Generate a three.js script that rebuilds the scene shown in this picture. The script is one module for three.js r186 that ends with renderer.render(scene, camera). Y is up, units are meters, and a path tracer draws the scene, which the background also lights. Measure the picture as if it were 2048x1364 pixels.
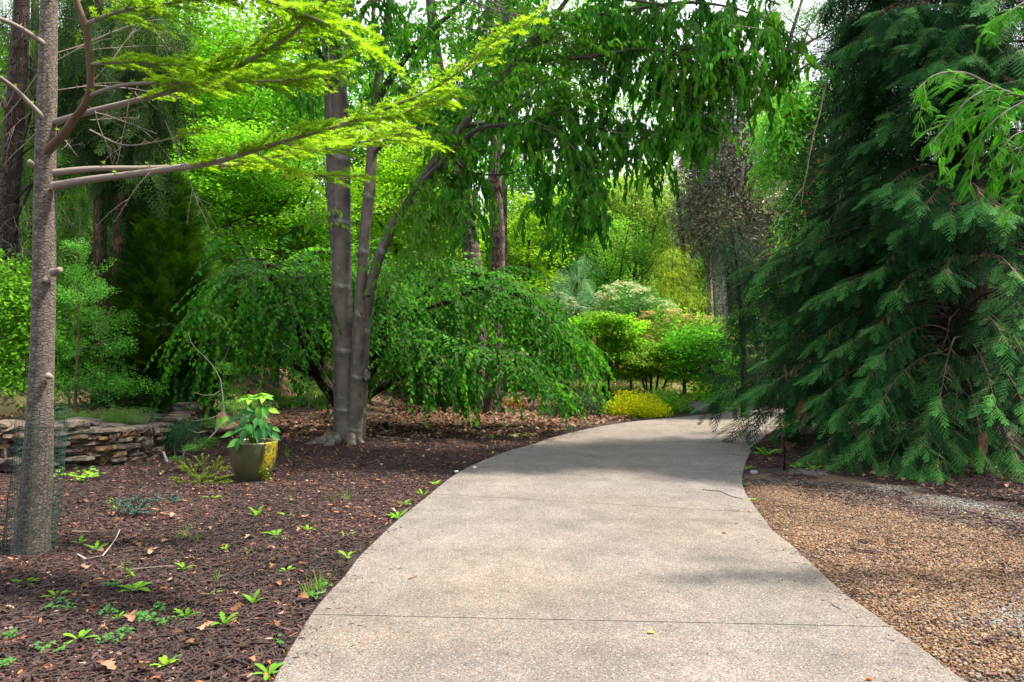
import * as THREE from 'three';
import { mergeGeometries, mergeVertices } from 'three/addons/utils/BufferGeometryUtils.js';

// ---------- camera, sky, sun, exposure ----------
const W = 1024, HH = 682, F = 1600, CX = 1024, CY = 682, EYE = 1.6;   // F, CX, CY: lens of the photograph in its own pixels
const scene = new THREE.Scene();
const camera = new THREE.PerspectiveCamera(2 * Math.atan(682 / F) * 180 / Math.PI, W / HH, 0.05, 600);
camera.position.set(0, EYE, 0);
camera.lookAt(0, EYE, -10);
scene.add(camera);
const renderer = new THREE.WebGLRenderer({ antialias: true });
renderer.setSize(W, HH);
renderer.toneMapping = THREE.LinearToneMapping;
renderer.toneMappingExposure = 2.75;
renderer.shadowMap.enabled = true;
renderer.shadowMap.type = THREE.PCFSoftShadowMap;

const sunDir = new THREE.Vector3(0.47, 0.85, -0.24).normalize();
{
  const w = 256, h = 128, data = new Float32Array(w * h * 4);
  for (let j = 0; j < h; j++) for (let i = 0; i < w; i++) {
    const el = ((j + 0.5) / h - 0.5) * Math.PI, az = i / w * Math.PI * 2;
    // thin bright overcast, a little unevenness in the cloud
    const c = 1 + 0.06 * Math.sin(az * 3 + el * 5) + 0.05 * Math.sin(az * 7 - el * 9 + 1.3) + 0.04 * Math.sin(az * 13 + el * 17);
    const L = 0.72 * c, o = (j * w + i) * 4;
    data[o] = L * 0.97; data[o + 1] = L; data[o + 2] = L * 1.05; data[o + 3] = 1;
  }
  const t = new THREE.DataTexture(data, w, h, THREE.RGBAFormat, THREE.FloatType);
  t.mapping = THREE.EquirectangularReflectionMapping; t.magFilter = THREE.LinearFilter; t.minFilter = THREE.LinearFilter;
  t.needsUpdate = true;
  scene.background = t; scene.environment = t;
}
const sun = new THREE.DirectionalLight(0xfff2de, 5.0);
sun.position.copy(sunDir).multiplyScalar(60); sun.target.position.set(0, 0, -12);
sun.castShadow = true; sun.shadow.radius = 7; sun.shadow.mapSize.set(4096, 4096);
Object.assign(sun.shadow.camera, { left: -35, right: 35, top: 35, bottom: -35, near: 1, far: 140 });
scene.add(sun, sun.target);

// ---------- helpers ----------
const V = (x, y, z) => new THREE.Vector3(x, y, z);
let seedState = 1;
const seed = (s) => { seedState = s >>> 0; };
const R = () => { seedState = (seedState + 0x6d2b79f5) | 0; let t = Math.imul(seedState ^ (seedState >>> 15), 1 | seedState); t = (t + Math.imul(t ^ (t >>> 7), 61 | t)) ^ t; return ((t ^ (t >>> 14)) >>> 0) / 4294967296; };
const rr = (a, b) => a + (b - a) * R();
const rs = (a) => (R() * 2 - 1) * a;
const pick = (a) => a[Math.floor(R() * a.length)];
const clamp = (x, a = 0, b = 1) => Math.min(b, Math.max(a, x));
const sstep = (a, b, x) => { const t = clamp((x - a) / (b - a)); return t * t * (3 - 2 * t); };
const lerp = (a, b, t) => a + (b - a) * t;
const hash3 = (x, y, z) => { let h = Math.imul(x, 374761393) ^ Math.imul(y, 668265263) ^ Math.imul(z, 2147483647 - 1274126177); h = Math.imul(h ^ (h >>> 13), 1274126177); h ^= h >>> 16; return (h >>> 0) / 4294967296; };
// value noise in -1..1; a period (per) makes it tile
function noise(x, y, z = 0, per = 0) {
  const xi = Math.floor(x), yi = Math.floor(y), zi = Math.floor(z), u = x - xi, v = y - yi, w = z - zi;
  const m = per ? (n) => ((n % per) + per) % per : (n) => n;
  const f = (t) => t * t * (3 - 2 * t), fu = f(u), fv = f(v), fw = f(w);
  const x0 = m(xi), x1 = m(xi + 1), y0 = m(yi), y1 = m(yi + 1);
  const a = lerp(lerp(hash3(x0, y0, zi), hash3(x1, y0, zi), fu), lerp(hash3(x0, y1, zi), hash3(x1, y1, zi), fu), fv);
  if (fw === 0) return a * 2 - 1;
  const b = lerp(lerp(hash3(x0, y0, zi + 1), hash3(x1, y0, zi + 1), fu), lerp(hash3(x0, y1, zi + 1), hash3(x1, y1, zi + 1), fu), fv);
  return lerp(a, b, fw) * 2 - 1;
}
const fbm = (x, y, z = 0, oct = 4, per = 0) => { let s = 0, a = 0.5, f = 1; for (let i = 0; i < oct; i++) { s += a * noise(x * f, y * f, z ? z * f : i * 7, per * f); a *= 0.5; f *= 2; } return s; };
// a point seen at pixel (x, y) of the photograph, d metres ahead; and the ground there
const P = (x, y, d) => V((x - CX) / F * d, EYE - (y - CY) / F * d, -d);
const G = (x, y, h = 0) => P(x, y, (EYE - h) * F / (y - CY));
const X = (px, d) => (px - CX) / F * d;

// terrain
function wallX(d) { return d < 10.6 ? -5.0 : -5.1; }
function hgt(x, z) {
  const d = -z;
  const left = sstep(-0.5, -3.5, x);
  const start = lerp(20.5, 15.0, left);
  let h = d > start ? 0.085 * (d - start) * sstep(0, 4, d - start) : 0;
  if (d > 60) h = h * 0.7 + 0.3 * 0.085 * 45;
  h += 0.48 * sstep(-5.15, -5.75, x) * sstep(10.35, 11.1, d + 0.22 * (x + 5.2));      // bed held up by the stone wall
  if (d > 2 && x < -1.2) h += 0.03 * fbm(x * 0.7, z * 0.7) * sstep(-1, -3, x);
  if (x > 5 && d > 8 && d < 14) h += 0.04 * fbm(x, z);
  return h;
}
const onG = (px, d, dy = 0) => { const x = X(px, d); return V(x, hgt(x, -d) + dy, -d); };

// naming and tagging
const used = {};
const numbered = (n) => { const k = used[n] = (used[n] ?? -1) + 1; return k ? `${n}_${String(k).padStart(3, '0')}` : n; };
const shadow = (o) => { o.traverse((m) => { if (m.isMesh) { m.castShadow = true; m.receiveShadow = true; } }); return o; };
function thing(name, label, category, pos = V(0, 0, 0), group) {
  const o = new THREE.Group(); o.name = numbered(name); o.position.copy(pos); scene.add(o);
  o.userData = { label, category }; if (group) o.userData.group = group;
  return o;
}
function tag(o, label, category, group) { o.userData.label = label; o.userData.category = category; if (group) o.userData.group = group; return o; }
function struct(name, geo, mat) { const m = new THREE.Mesh(geo, mat); m.name = numbered(name); m.userData.kind = 'structure'; scene.add(m); return shadow(m); }
function part(name, geo, mat, parent) { const m = new THREE.Mesh(geo, mat); m.name = name; parent.add(m); return shadow(m); }
// parts are written in world metres; this moves them under a thing that stands at pos
const local = (geo, pos) => geo.translate(-pos.x, -pos.y, -pos.z);

// ---------- textures ----------
function tex(w, h, fn, srgb = false) {
  const data = new Uint8Array(w * h * 4);
  for (let j = 0; j < h; j++) for (let i = 0; i < w; i++) {
    const c = fn(i / w, j / h), o = (j * w + i) * 4;
    for (let k = 0; k < 3; k++) {
      let v = Array.isArray(c) ? c[k] : c;
      v = clamp(v); if (srgb) v = v <= 0.0031308 ? v * 12.92 : 1.055 * Math.pow(v, 1 / 2.4) - 0.055;
      data[o + k] = Math.round(v * 255);
    }
    data[o + 3] = 255;
  }
  const t = new THREE.DataTexture(data, w, h); t.wrapS = t.wrapT = THREE.RepeatWrapping;
  t.magFilter = THREE.LinearFilter; t.minFilter = THREE.LinearMipmapLinearFilter; t.generateMipmaps = true;
  if (srgb) t.colorSpace = THREE.SRGBColorSpace; t.needsUpdate = true; return t;
}
// tiling cell noise: [nearest, second nearest, cell number]
function worley(x, y, per, jx = 0.9) {
  const xi = Math.floor(x), yi = Math.floor(y); let a = 9, b = 9, id = 0;
  for (let j = -1; j <= 1; j++) for (let i = -1; i <= 1; i++) {
    const cx = ((xi + i) % per + per) % per, cy = ((yi + j) % per + per) % per;
    const dx = xi + i + 0.5 + (hash3(cx, cy, 11) - 0.5) * jx - x, dy = yi + j + 0.5 + (hash3(cx, cy, 12) - 0.5) * jx - y;
    const d = Math.hypot(dx, dy); if (d < a) { b = a; a = d; id = hash3(cx, cy, 13); } else if (d < b) b = d;
  }
  return [a, b, id];
}
const mixc = (a, b, t) => [lerp(a[0], b[0], t), lerp(a[1], b[1], t), lerp(a[2], b[2], t)];
const scl = (a, s) => [a[0] * s, a[1] * s, a[2] * s];

// bark in plates (conifer trunk), 0.4 m a tile
const plateCell = (u, v) => { const w = 0.35 * noise(u * 6, v * 6, 3.5, 6), c = worley(u * 12 + w, v * 14 + w, 12 * 1, 0.95); return c; };
const plateAt = (u, v) => { const q = worley(u * 12 + 0.3 * noise(u * 12, v * 12, 0, 12), v * 12 + 0.3 * noise(u * 12, v * 12, 5, 12), 12); return q; };
const T = {};
T.plateBump = tex(256, 256, (u, v) => { const [a, b, id] = plateAt(u, v); return sstep(0.0, 0.16, b - a) * (0.6 + 0.35 * id) + 0.1 * fbm(u * 32, v * 32, 0, 2, 32); });
T.plate = tex(256, 256, (u, v) => { const [a, b, id] = plateAt(u, v); const n = fbm(u * 24, v * 24, 0, 3, 24); const e = sstep(0.02, 0.14, b - a); return scl(mixc([0.04, 0.024, 0.02], mixc([0.085, 0.066, 0.056], [0.15, 0.13, 0.118], id), e), 1 + 0.5 * n); }, true);
// smooth bark with cross lines and pale lichen (main tree)
T.smooth = tex(512, 512, (u, v) => { const l = fbm(u * 5, v * 60, 0, 3, 5), n = fbm(u * 8, v * 8, 0, 4, 8), li = sstep(0.08, 0.34, fbm(u * 7 + 3, v * 9, 0, 5, 7)); return scl(mixc([0.095, 0.078, 0.066], [0.20, 0.205, 0.18], li * 0.85), 1 + 0.16 * l + 0.75 * n); }, true);
T.smoothBump = tex(512, 512, (u, v) => 0.5 + 0.4 * fbm(u * 5, v * 60, 0, 3, 5) + 0.25 * fbm(u * 20, v * 20, 0, 3, 20));
// furrowed bark
T.furrow = tex(256, 256, (u, v) => { const q = Math.abs(noise(u * 14 + 1.2 * noise(u * 4, v * 4, 2, 4), v * 3, 0, 0)) , n = fbm(u * 16, v * 8, 0, 3, 8); return scl([0.12, 0.088, 0.07], 0.35 + 0.9 * sstep(0.05, 0.5, q) + 0.4 * n); }, true);
T.furrowBump = tex(256, 256, (u, v) => sstep(0.02, 0.5, Math.abs(noise(u * 14 + 1.2 * noise(u * 4, v * 4, 2, 4), v * 3, 0, 0))));
// exposed-aggregate concrete, 1 m a tile
T.concrete = tex(1024, 1024, (u, v) => {
  const [a, b, id] = worley(u * 130, v * 130, 130), g = hash3(Math.floor(u * 1024), Math.floor(v * 1024), 4);
  const big = fbm(u * 4, v * 4, 0, 4, 4);
  let c = mixc([0.142, 0.129, 0.123], [0.208, 0.195, 0.187], id);
  if (id > 0.78) c = [0.085, 0.07, 0.064]; else if (id < 0.08) c = [0.25, 0.155, 0.11]; else if (id < 0.16) c = [0.33, 0.31, 0.29];
  c = mixc([0.10, 0.085, 0.075], c, sstep(0.02, 0.25, b - a));
  return scl(c, (0.70 + 0.60 * g) * (1 + 0.22 * big));
}, true);
T.concreteBump = tex(1024, 1024, (u, v) => { const [a, b] = worley(u * 170, v * 170, 170); return sstep(0, 0.4, b - a) * 0.8 + 0.2 * hash3(Math.floor(u * 1024), Math.floor(v * 1024), 4); });
// worn and stained areas of the concrete, 6 m a tile (a second look-up through vertex colours)
T.soil = tex(512, 512, (u, v) => { const n = fbm(u * 12, v * 12, 0, 5, 12), m = noise(u * 90, v * 90, 0, 90); return scl(mixc([0.55, 0.5, 0.48], [1, 0.95, 0.9], clamp(0.5 + n)), 0.75 + 0.45 * m); }, true);
T.soilBump = tex(512, 512, (u, v) => 0.5 + 0.5 * fbm(u * 40, v * 40, 0, 4, 40));
T.rock = tex(256, 256, (u, v) => { const n = fbm(u * 6, v * 6, 0, 5, 6), l = sstep(0.2, 0.32, fbm(u * 9 + 5, v * 9, 0, 4, 9)); return mixc(scl([0.9, 0.86, 0.82], 0.75 + 0.9 * n), [1.0, 1.0, 0.95], l * 0.6); }, true);
T.rockBump = tex(256, 256, (u, v) => 0.5 + 0.6 * fbm(u * 8, v * 8, 0, 5, 8));

// ---------- materials ----------
const M = {};
M.plateBark = new THREE.MeshStandardMaterial({ map: T.plate, bumpMap: T.plateBump, bumpScale: 0.008, roughness: 0.95 });
M.smoothBark = new THREE.MeshStandardMaterial({ map: T.smooth, bumpMap: T.smoothBump, bumpScale: 0.0035, roughness: 0.9 });
M.furrowBark = new THREE.MeshStandardMaterial({ map: T.furrow, bumpMap: T.furrowBump, bumpScale: 0.02, roughness: 0.95 });
const barkTint = (r, g, b, base = M.furrowBark) => { const m = base.clone(); m.color.setRGB(r, g, b); return m; };
M.redBark = barkTint(0.85, 0.62, 0.52); M.darkBark = barkTint(0.34, 0.29, 0.27); M.greyBark = barkTint(1.35, 1.4, 1.4); M.paleBark = barkTint(3.2, 3.3, 3.5, M.smoothBark); M.midBark = barkTint(0.75, 0.7, 0.66); M.limbBark = barkTint(0.6, 0.6, 0.6, M.smoothBark);
M.twig = new THREE.MeshStandardMaterial({ color: new THREE.Color().setRGB(0.09, 0.07, 0.055), roughness: 0.9 });
M.paleTwig = new THREE.MeshStandardMaterial({ color: new THREE.Color().setRGB(0.16, 0.14, 0.125), roughness: 0.9 });
M.larchTwig = new THREE.MeshStandardMaterial({ color: new THREE.Color().setRGB(0.20, 0.17, 0.15), roughness: 0.9, bumpMap: T.rockBump, bumpScale: 0.002 });
M.boughBark = new THREE.MeshStandardMaterial({ color: new THREE.Color().setRGB(0.045, 0.03, 0.022), roughness: 0.95 });
M.brownTwig = new THREE.MeshStandardMaterial({ color: new THREE.Color().setRGB(0.10, 0.06, 0.035), roughness: 0.9 });
const leafMat = (trans, gloss = 0, rough = 0.9) => new THREE.MeshPhysicalMaterial({ vertexColors: true, side: THREE.DoubleSide, roughness: rough, transmission: trans, thickness: 0, specularIntensity: 0.18, clearcoat: gloss, clearcoatRoughness: 0.38 });
M.leafThin = leafMat(0.68); M.leaf = leafMat(0.5, 0.0); M.leafGloss = leafMat(0.58, 0.0); M.needle = leafMat(0.18); M.dry = leafMat(0.15); M.leafShiny = leafMat(0.12, 0.8);

// ---------- geometry builders ----------
// a bent, tapered round limb with uv in metres
function limb(pts, radii, { sides = 10, step = 0.12, rough = 0.06, flare = 0, tile = 0.5, caps = true } = {}) {
  const curve = new THREE.CatmullRomCurve3(pts, false, 'centripetal'), L = curve.getLength(), n = Math.max(2, Math.ceil(L / step));
  const pos = [], uv = [], idx = []; let prev = V(1, 0, 0.02);
  const rAt = (t) => { const f = t * (radii.length - 1), i = Math.min(radii.length - 2, Math.floor(f)); return lerp(radii[i], radii[i + 1], f - i); };
  for (let j = 0; j <= n; j++) {
    const t = j / n, c = curve.getPoint(t), d = curve.getTangent(t);
    const a = prev.clone().addScaledVector(d, -prev.dot(d)).normalize(), b = V().crossVectors(d, a); prev = a;
    const r0 = rAt(t), circ = Math.max(1, Math.round(2 * Math.PI * r0 / tile));
    for (let i = 0; i <= sides; i++) {
      const th = i / sides * Math.PI * 2, cs = Math.cos(th), sn = Math.sin(th);
      let r = r0 * (1 + rough * noise(cs * 1.6 + 7, sn * 1.6, t * L * 2 + 3.1));
      if (flare) { const k = Math.max(0, 1 - t * L / 0.45); r *= 1 + flare * k * k * (0.65 + 0.55 * Math.sin(th * 3 + 0.6) + 0.3 * Math.sin(th * 5 + 2)); }
      pos.push(c.x + (a.x * cs + b.x * sn) * r, c.y + (a.y * cs + b.y * sn) * r, c.z + (a.z * cs + b.z * sn) * r);
      uv.push(i / sides * circ, t * L / tile);
    }
  }
  for (let j = 0; j < n; j++) for (let i = 0; i < sides; i++) { const q = j * (sides + 1) + i, s = q + sides + 1; idx.push(q, q + 1, s, q + 1, s + 1, s); }
  if (caps) { const e = n * (sides + 1), c = curve.getPoint(1); pos.push(c.x, c.y, c.z); uv.push(0.5, L / tile); const k = pos.length / 3 - 1; for (let i = 0; i < sides; i++) idx.push(e + i, e + i + 1, k); }
  const g = new THREE.BufferGeometry();
  g.setAttribute('position', new THREE.Float32BufferAttribute(pos, 3)); g.setAttribute('uv', new THREE.Float32BufferAttribute(uv, 2)); g.setIndex(idx);
  g.computeVertexNormals();
  const nr = g.attributes.normal;                                  // close the seam
  for (let j = 0; j <= n; j++) { const q = j * (sides + 1), s = q + sides; const x = nr.getX(q) + nr.getX(s), y = nr.getY(q) + nr.getY(s), z = nr.getZ(q) + nr.getZ(s), l = Math.hypot(x, y, z) || 1; nr.setXYZ(q, x / l, y / l, z / l); nr.setXYZ(s, x / l, y / l, z / l); }
  return g;
}
// triangle soup with a colour per corner: leaves, needles, chips, thin twigs
class Soup {
  constructor() { this.p = new Float32Array(1 << 14); this.c = new Float32Array(1 << 14); this.n = 0; }
  room(k) { while (this.n + k > this.p.length) { const p = new Float32Array(this.p.length * 2), c = new Float32Array(p.length); p.set(this.p); c.set(this.c); this.p = p; this.c = c; } }
  vert(x, y, z, r, g, b) { const n = this.n; this.p[n] = x; this.p[n + 1] = y; this.p[n + 2] = z; this.c[n] = r; this.c[n + 1] = g; this.c[n + 2] = b; this.n += 3; }
  tri(a, b, c, k) { this.room(9); for (const v of [a, b, c]) this.vert(v.x, v.y, v.z, k[0], k[1], k[2]); }
  quad(a, b, c, d, k) { this.tri(a, b, c, k); this.tri(a, c, d, k); }
  // template t at o: its y axis along y, its face towards n
  add(t, o, y, n, s, k) {
    const yl = 1 / (Math.hypot(y.x, y.y, y.z) || 1), yx = y.x * yl, yy = y.y * yl, yz = y.z * yl;
    let d = n.x * yx + n.y * yy + n.z * yz, zx = n.x - d * yx, zy = n.y - d * yy, zz = n.z - d * yz, zl = Math.hypot(zx, zy, zz);
    if (zl < 1e-4) { zx = yy; zy = yz; zz = yx; d = zx * yx + zy * yy + zz * yz; zx -= d * yx; zy -= d * yy; zz -= d * yz; zl = Math.hypot(zx, zy, zz); }
    zx /= zl; zy /= zl; zz /= zl;
    const xx = yy * zz - yz * zy, xy = yz * zx - yx * zz, xz = yx * zy - yy * zx, p = t.p, c = t.c, N = t.n;
    this.room(N);
    for (let i = 0; i < N; i += 3) {
      const a = p[i] * s, b = p[i + 1] * s, e = p[i + 2] * s;
      this.vert(o.x + xx * a + yx * b + zx * e, o.y + xy * a + yy * b + zy * e, o.z + xz * a + yz * b + zz * e, c[i] * k[0], c[i + 1] * k[1], c[i + 2] * k[2]);
    }
  }
  // thin twig, three-sided
  rod(a, b, ra, rb, k = [1, 1, 1]) {
    const d = V().subVectors(b, a).normalize(), u = V(d.y, d.z, d.x).cross(d).normalize(), w = V().crossVectors(d, u), q = [], s = [];
    for (let i = 0; i < 3; i++) { const th = i * 2.094; const o = u.clone().multiplyScalar(Math.cos(th)).addScaledVector(w, Math.sin(th)); q.push(a.clone().addScaledVector(o, ra)); s.push(b.clone().addScaledVector(o, rb)); }
    for (let i = 0; i < 3; i++) { const j = (i + 1) % 3; this.quad(q[i], q[j], s[j], s[i], k); }
  }
  path(pts, r0, r1, k) { for (let i = 0; i < pts.length - 1; i++) this.rod(pts[i], pts[i + 1], lerp(r0, r1, i / (pts.length - 1)), lerp(r0, r1, (i + 1) / (pts.length - 1)), k); }
  geo() {
    const g = new THREE.BufferGeometry();
    g.setAttribute('position', new THREE.BufferAttribute(this.p.slice(0, this.n), 3)); g.setAttribute('color', new THREE.BufferAttribute(this.c.slice(0, this.n), 3));
    return g;
  }
  get empty() { return this.n === 0; }
}
// leaf: base at the origin, tip at y = 1; folded along the midrib and drooping
function leafT(w = 0.5, { fold = 0.15, droop = 0.15, fine = true, widest = 0.4, stalk = 0 } = {}) {
  const s = new Soup(), k = [1, 1, 1], m = (t) => V(0, stalk + t * (1 - stalk), -droop * t * t), e = (t, ww, sg) => V(sg * ww * w / 2, stalk + t * (1 - stalk), -droop * t * t + fold * ww * w / 2);
  for (const sg of [-1, 1]) {
    if (fine) {
      const a = m(0), b = m(widest), c = m(0.75), d = m(1), l1 = e(widest * 0.8, 1, sg), l2 = e(0.72, 0.66, sg);
      s.tri(a, l1, b, k); s.tri(b, l1, l2, k); s.tri(b, l2, c, k); s.tri(c, l2, d, k);
    } else { const l = e(widest, 1, sg); s.tri(m(0), l, m(1), k); }
  }
  return s;
}
const L = {
  ovate: leafT(0.52, { fold: 0.25, droop: 0.22 }), ovate2: leafT(0.46, { fold: 0.35, droop: 0.05, widest: 0.45 }), round: leafT(0.72, { fold: 0.2, droop: 0.2, widest: 0.5 }), round2: leafT(0.62, { fold: 0.1, droop: -0.08, widest: 0.5 }),
  curled: leafT(0.42, { fold: 0.55, droop: 0.4, widest: 0.38 }), flat: leafT(0.6, { fine: false, fold: 0.2, droop: 0.15 }), slim: leafT(0.26, { fine: false, fold: 0.2, droop: 0.1, widest: 0.45 }), wide: leafT(0.85, { fold: 0.15, droop: 0.25, widest: 0.5 }),
};
// a needle rosette on a short spur
function tuftT(n, spread) {
  const s = new Soup();
  for (let i = 0; i < n; i++) {
    const a = i / n * Math.PI * 2 + rs(0.3), el = spread + rs(0.25), d = V(Math.cos(a) * Math.cos(el), Math.sin(el), Math.sin(a) * Math.cos(el)), side = V(-Math.sin(a), rs(0.5), Math.cos(a)).multiplyScalar(0.085);
    const t = rr(0.85, 1.1); s.tri(side, side.clone().negate(), d.multiplyScalar(rr(0.75, 1.05)), [t, t, t]);
  }
  return s;
}
// flat fern-like frond of a cypress
function frondT({ n = 15, leaflets = 5, width = 0.42, curl = 0.1, pw = 0.012, lw = 0.022, tip = 1.5, bare = 0.1, ang = 0.9, ll0 = 0.30, dr = [0.08, 0.35] } = {}) {
  const s = new Soup();
  const ax = (t) => V(0.04 * Math.sin(t * 5), t, -curl * t * t);
  s.quad(V(-0.006, 0, 0), V(0.006, 0, 0), ax(0.5).add(V(0.004, 0, 0)), ax(0.5).add(V(-0.004, 0, 0)), [1.2, 0.9, 0.8]);
  for (let i = 0; i < n * 2; i++) {
    const t = bare + (1 - bare) * (i + 0.5) / (n * 2), sg = i % 2 ? 1 : -1, o = ax(t), ln = width * (Math.pow(1 - t, 0.75) * 0.85 + 0.16) * sstep(0, bare + 0.22, t + 0.06) * rr(0.85, 1.1), a = ang * (1 - 0.35 * t) + rs(0.08);
    const d = V(sg * Math.sin(a), Math.cos(a), -rr(...dr)), q = V(d.y, -d.x, 0).normalize();
    const at = (u) => o.clone().addScaledVector(d, u * ln).add(V(0, 0, -0.10 * u * u * ln));
    const k0 = rr(0.8, 1.1), e = at(1);
    s.tri(o.clone().addScaledVector(q, pw * 0.5), o.clone().addScaledVector(q, -pw * 0.5), e, [k0, k0, k0]);
    for (let j = 0; j < leaflets * 2; j++) {
      const u = (j + 0.7) / (leaflets * 2), s2 = j % 2 ? 1 : -1, b = at(u), ll = (ll0 > 0.2 ? ln * ll0 : ll0) * (1 - 0.6 * u), f = d.clone().multiplyScalar(0.8).addScaledVector(q, s2 * 0.75).add(V(0, 0, rs(0.15)));
      const k = lerp(k0, k0 * tip, u * u);
      s.tri(b.clone().addScaledVector(d, -lw * 0.5), b.clone().addScaledVector(d, lw * 0.6), b.clone().addScaledVector(f, ll), [k, k, k * 0.95]);
    }
  }
  return s;
}
// leafy twig: leaves in two ranks along y
function sprayT({ n = 10, leaf = L.flat, size = 0.3, jitter = 0.25, droop = 0.3, k = 0.2, ang = 0.9 } = {}) {
  const s = new Soup();
  for (let i = 0; i < n; i++) {
    const t = (i + 0.6) / n, sg = i % 2 ? 1 : -1, a = ang * (1 - 0.6 * t), o = V(0, t * 0.85, -droop * t * t * 0.5), v = 1 + rs(k);
    s.add(leaf, o, V(sg * Math.sin(a) + rs(jitter), Math.cos(a) + rs(jitter), -droop + rs(jitter)), V(rs(0.35), rs(0.35) + 0.1, 1), size * rr(0.75, 1.1), [v, v, v]);
  }
  return s;
}
// loose clump of leafy twigs about 1 m wide, for crowns farther away
function clumpT({ n = 60, leaf = L.flat, size = 0.1, flat = 0.55, up = 0.7, hang = 0, k = 0.4 } = {}) {
  const s = new Soup();
  for (let i = 0; i < n; i++) {
    const a = rr(0, 6.283), r = Math.pow(R(), 0.6) * 0.5, y = rs(0.5) * flat, o = V(Math.cos(a) * r, y, Math.sin(a) * r), v = 1 + rs(k);
    s.add(leaf, o, V(Math.cos(a) + rs(0.8), rs(0.5) - hang, Math.sin(a) + rs(0.8)), V(rs(1 - up) * 3, up, rs(1 - up) * 3), size * rr(0.7, 1.15), [v, v, v]);
  }
  return s;
}
const tint = (c, v = 0.18, warm = 0.1) => { const s = 1 + rs(v), w = rs(warm); return [c[0] * s * (1 + w), c[1] * s, c[2] * s * (1 - w)]; };
const up = V(0, 1, 0);
// a shoot that bends under gravity; leaf(pos, dir, i) is called along it
function shoot(o, dir, len, ds, grav, wob, cb) {
  const pts = [o.clone()], v = dir.clone().normalize(), p = o.clone(), n = Math.max(2, Math.round(len / ds));
  for (let i = 0; i < n; i++) { v.x += rs(wob); v.y += rs(wob) - grav * ds; v.z += rs(wob); v.normalize(); p.addScaledVector(v, ds); pts.push(p.clone()); if (cb(p, v, i / n, i) === false) break; }
  return pts;
}
const inBall = () => { for (;;) { const v = V(rs(1), rs(1), rs(1)); if (v.lengthSq() <= 1) return v; } };
// instanced crown: clumps in ellipsoids, each [px, py, rx, ry, n, depth?, rz?] in photo pixels at depth d
function crownInst(parent, origin, d, blobs, tpls, mat, color, { size = 1, tilt = 0.5, v = 0.22, warm = 0.12, orient = 'rand', shell = 0.5, name = 'crown', dens = 0.8 } = {}) {
  const mats = tpls.map(() => []), cols = tpls.map(() => []);
  const q = new THREE.Quaternion(), e = new THREE.Euler(), m = new THREE.Matrix4();
  for (const [px, py, rx, ry, n, dd = d, rz] of blobs) {
    const c = P(px, py, dd), ax = rx / F * dd, ay = ry / F * dd, az = rz ?? ax * 0.9, kb = 1 + rs(0.22);
    for (let i = 0; i < n * dens; i++) {
      const b = inBall(), l = b.length() || 1; b.multiplyScalar(Math.pow(l, shell) / l);
      const p = V(c.x + b.x * ax, c.y + b.y * ay, c.z + b.z * az);
      if (orient === 'out') { const o = V(b.x * ax, 0.3 * ay + b.y * ay * 0.6, b.z * az).add(V(rs(0.3), rs(0.2), rs(0.3))).normalize(); q.setFromUnitVectors(up, o); q.multiply(new THREE.Quaternion().setFromAxisAngle(up, rr(0, 6.283))); }
      else if (orient === 'hang') { e.set(Math.PI + rs(tilt), rr(0, 6.283), rs(tilt)); q.setFromEuler(e); }
      else { e.set(rs(tilt), rr(0, 6.283), rs(tilt)); q.setFromEuler(e); }
      const s = size * rr(0.65, 1.25), t = Math.floor(R() * tpls.length);
      m.compose(p.sub(origin), q, V(s, s, s)); mats[t].push(m.clone()); const k = tint(color, v, warm); cols[t].push(new THREE.Color().setRGB(k[0] * kb, k[1] * kb, k[2] * kb));
    }
  }
  tpls.forEach((g, t) => instPart(name, g, mat, mats[t], cols[t], parent));
}
function instPart(name, geo, mat, mats, cols, parent) {
  if (!mats.length) return null;
  const im = new THREE.InstancedMesh(geo, mat, mats.length); im.name = name; im.userData.kind = 'stuff'; im.castShadow = im.receiveShadow = true;
  mats.forEach((x, i) => { im.setMatrixAt(i, x); if (cols) im.setColorAt(i, cols[i]); });
  (parent || scene).add(im); return im;
}
// trunk and limbs from photo pixels: [[px, py, d], ...] and radii
const pxs = (a) => a.map(([x, y, d]) => P(x, y, d));

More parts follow.
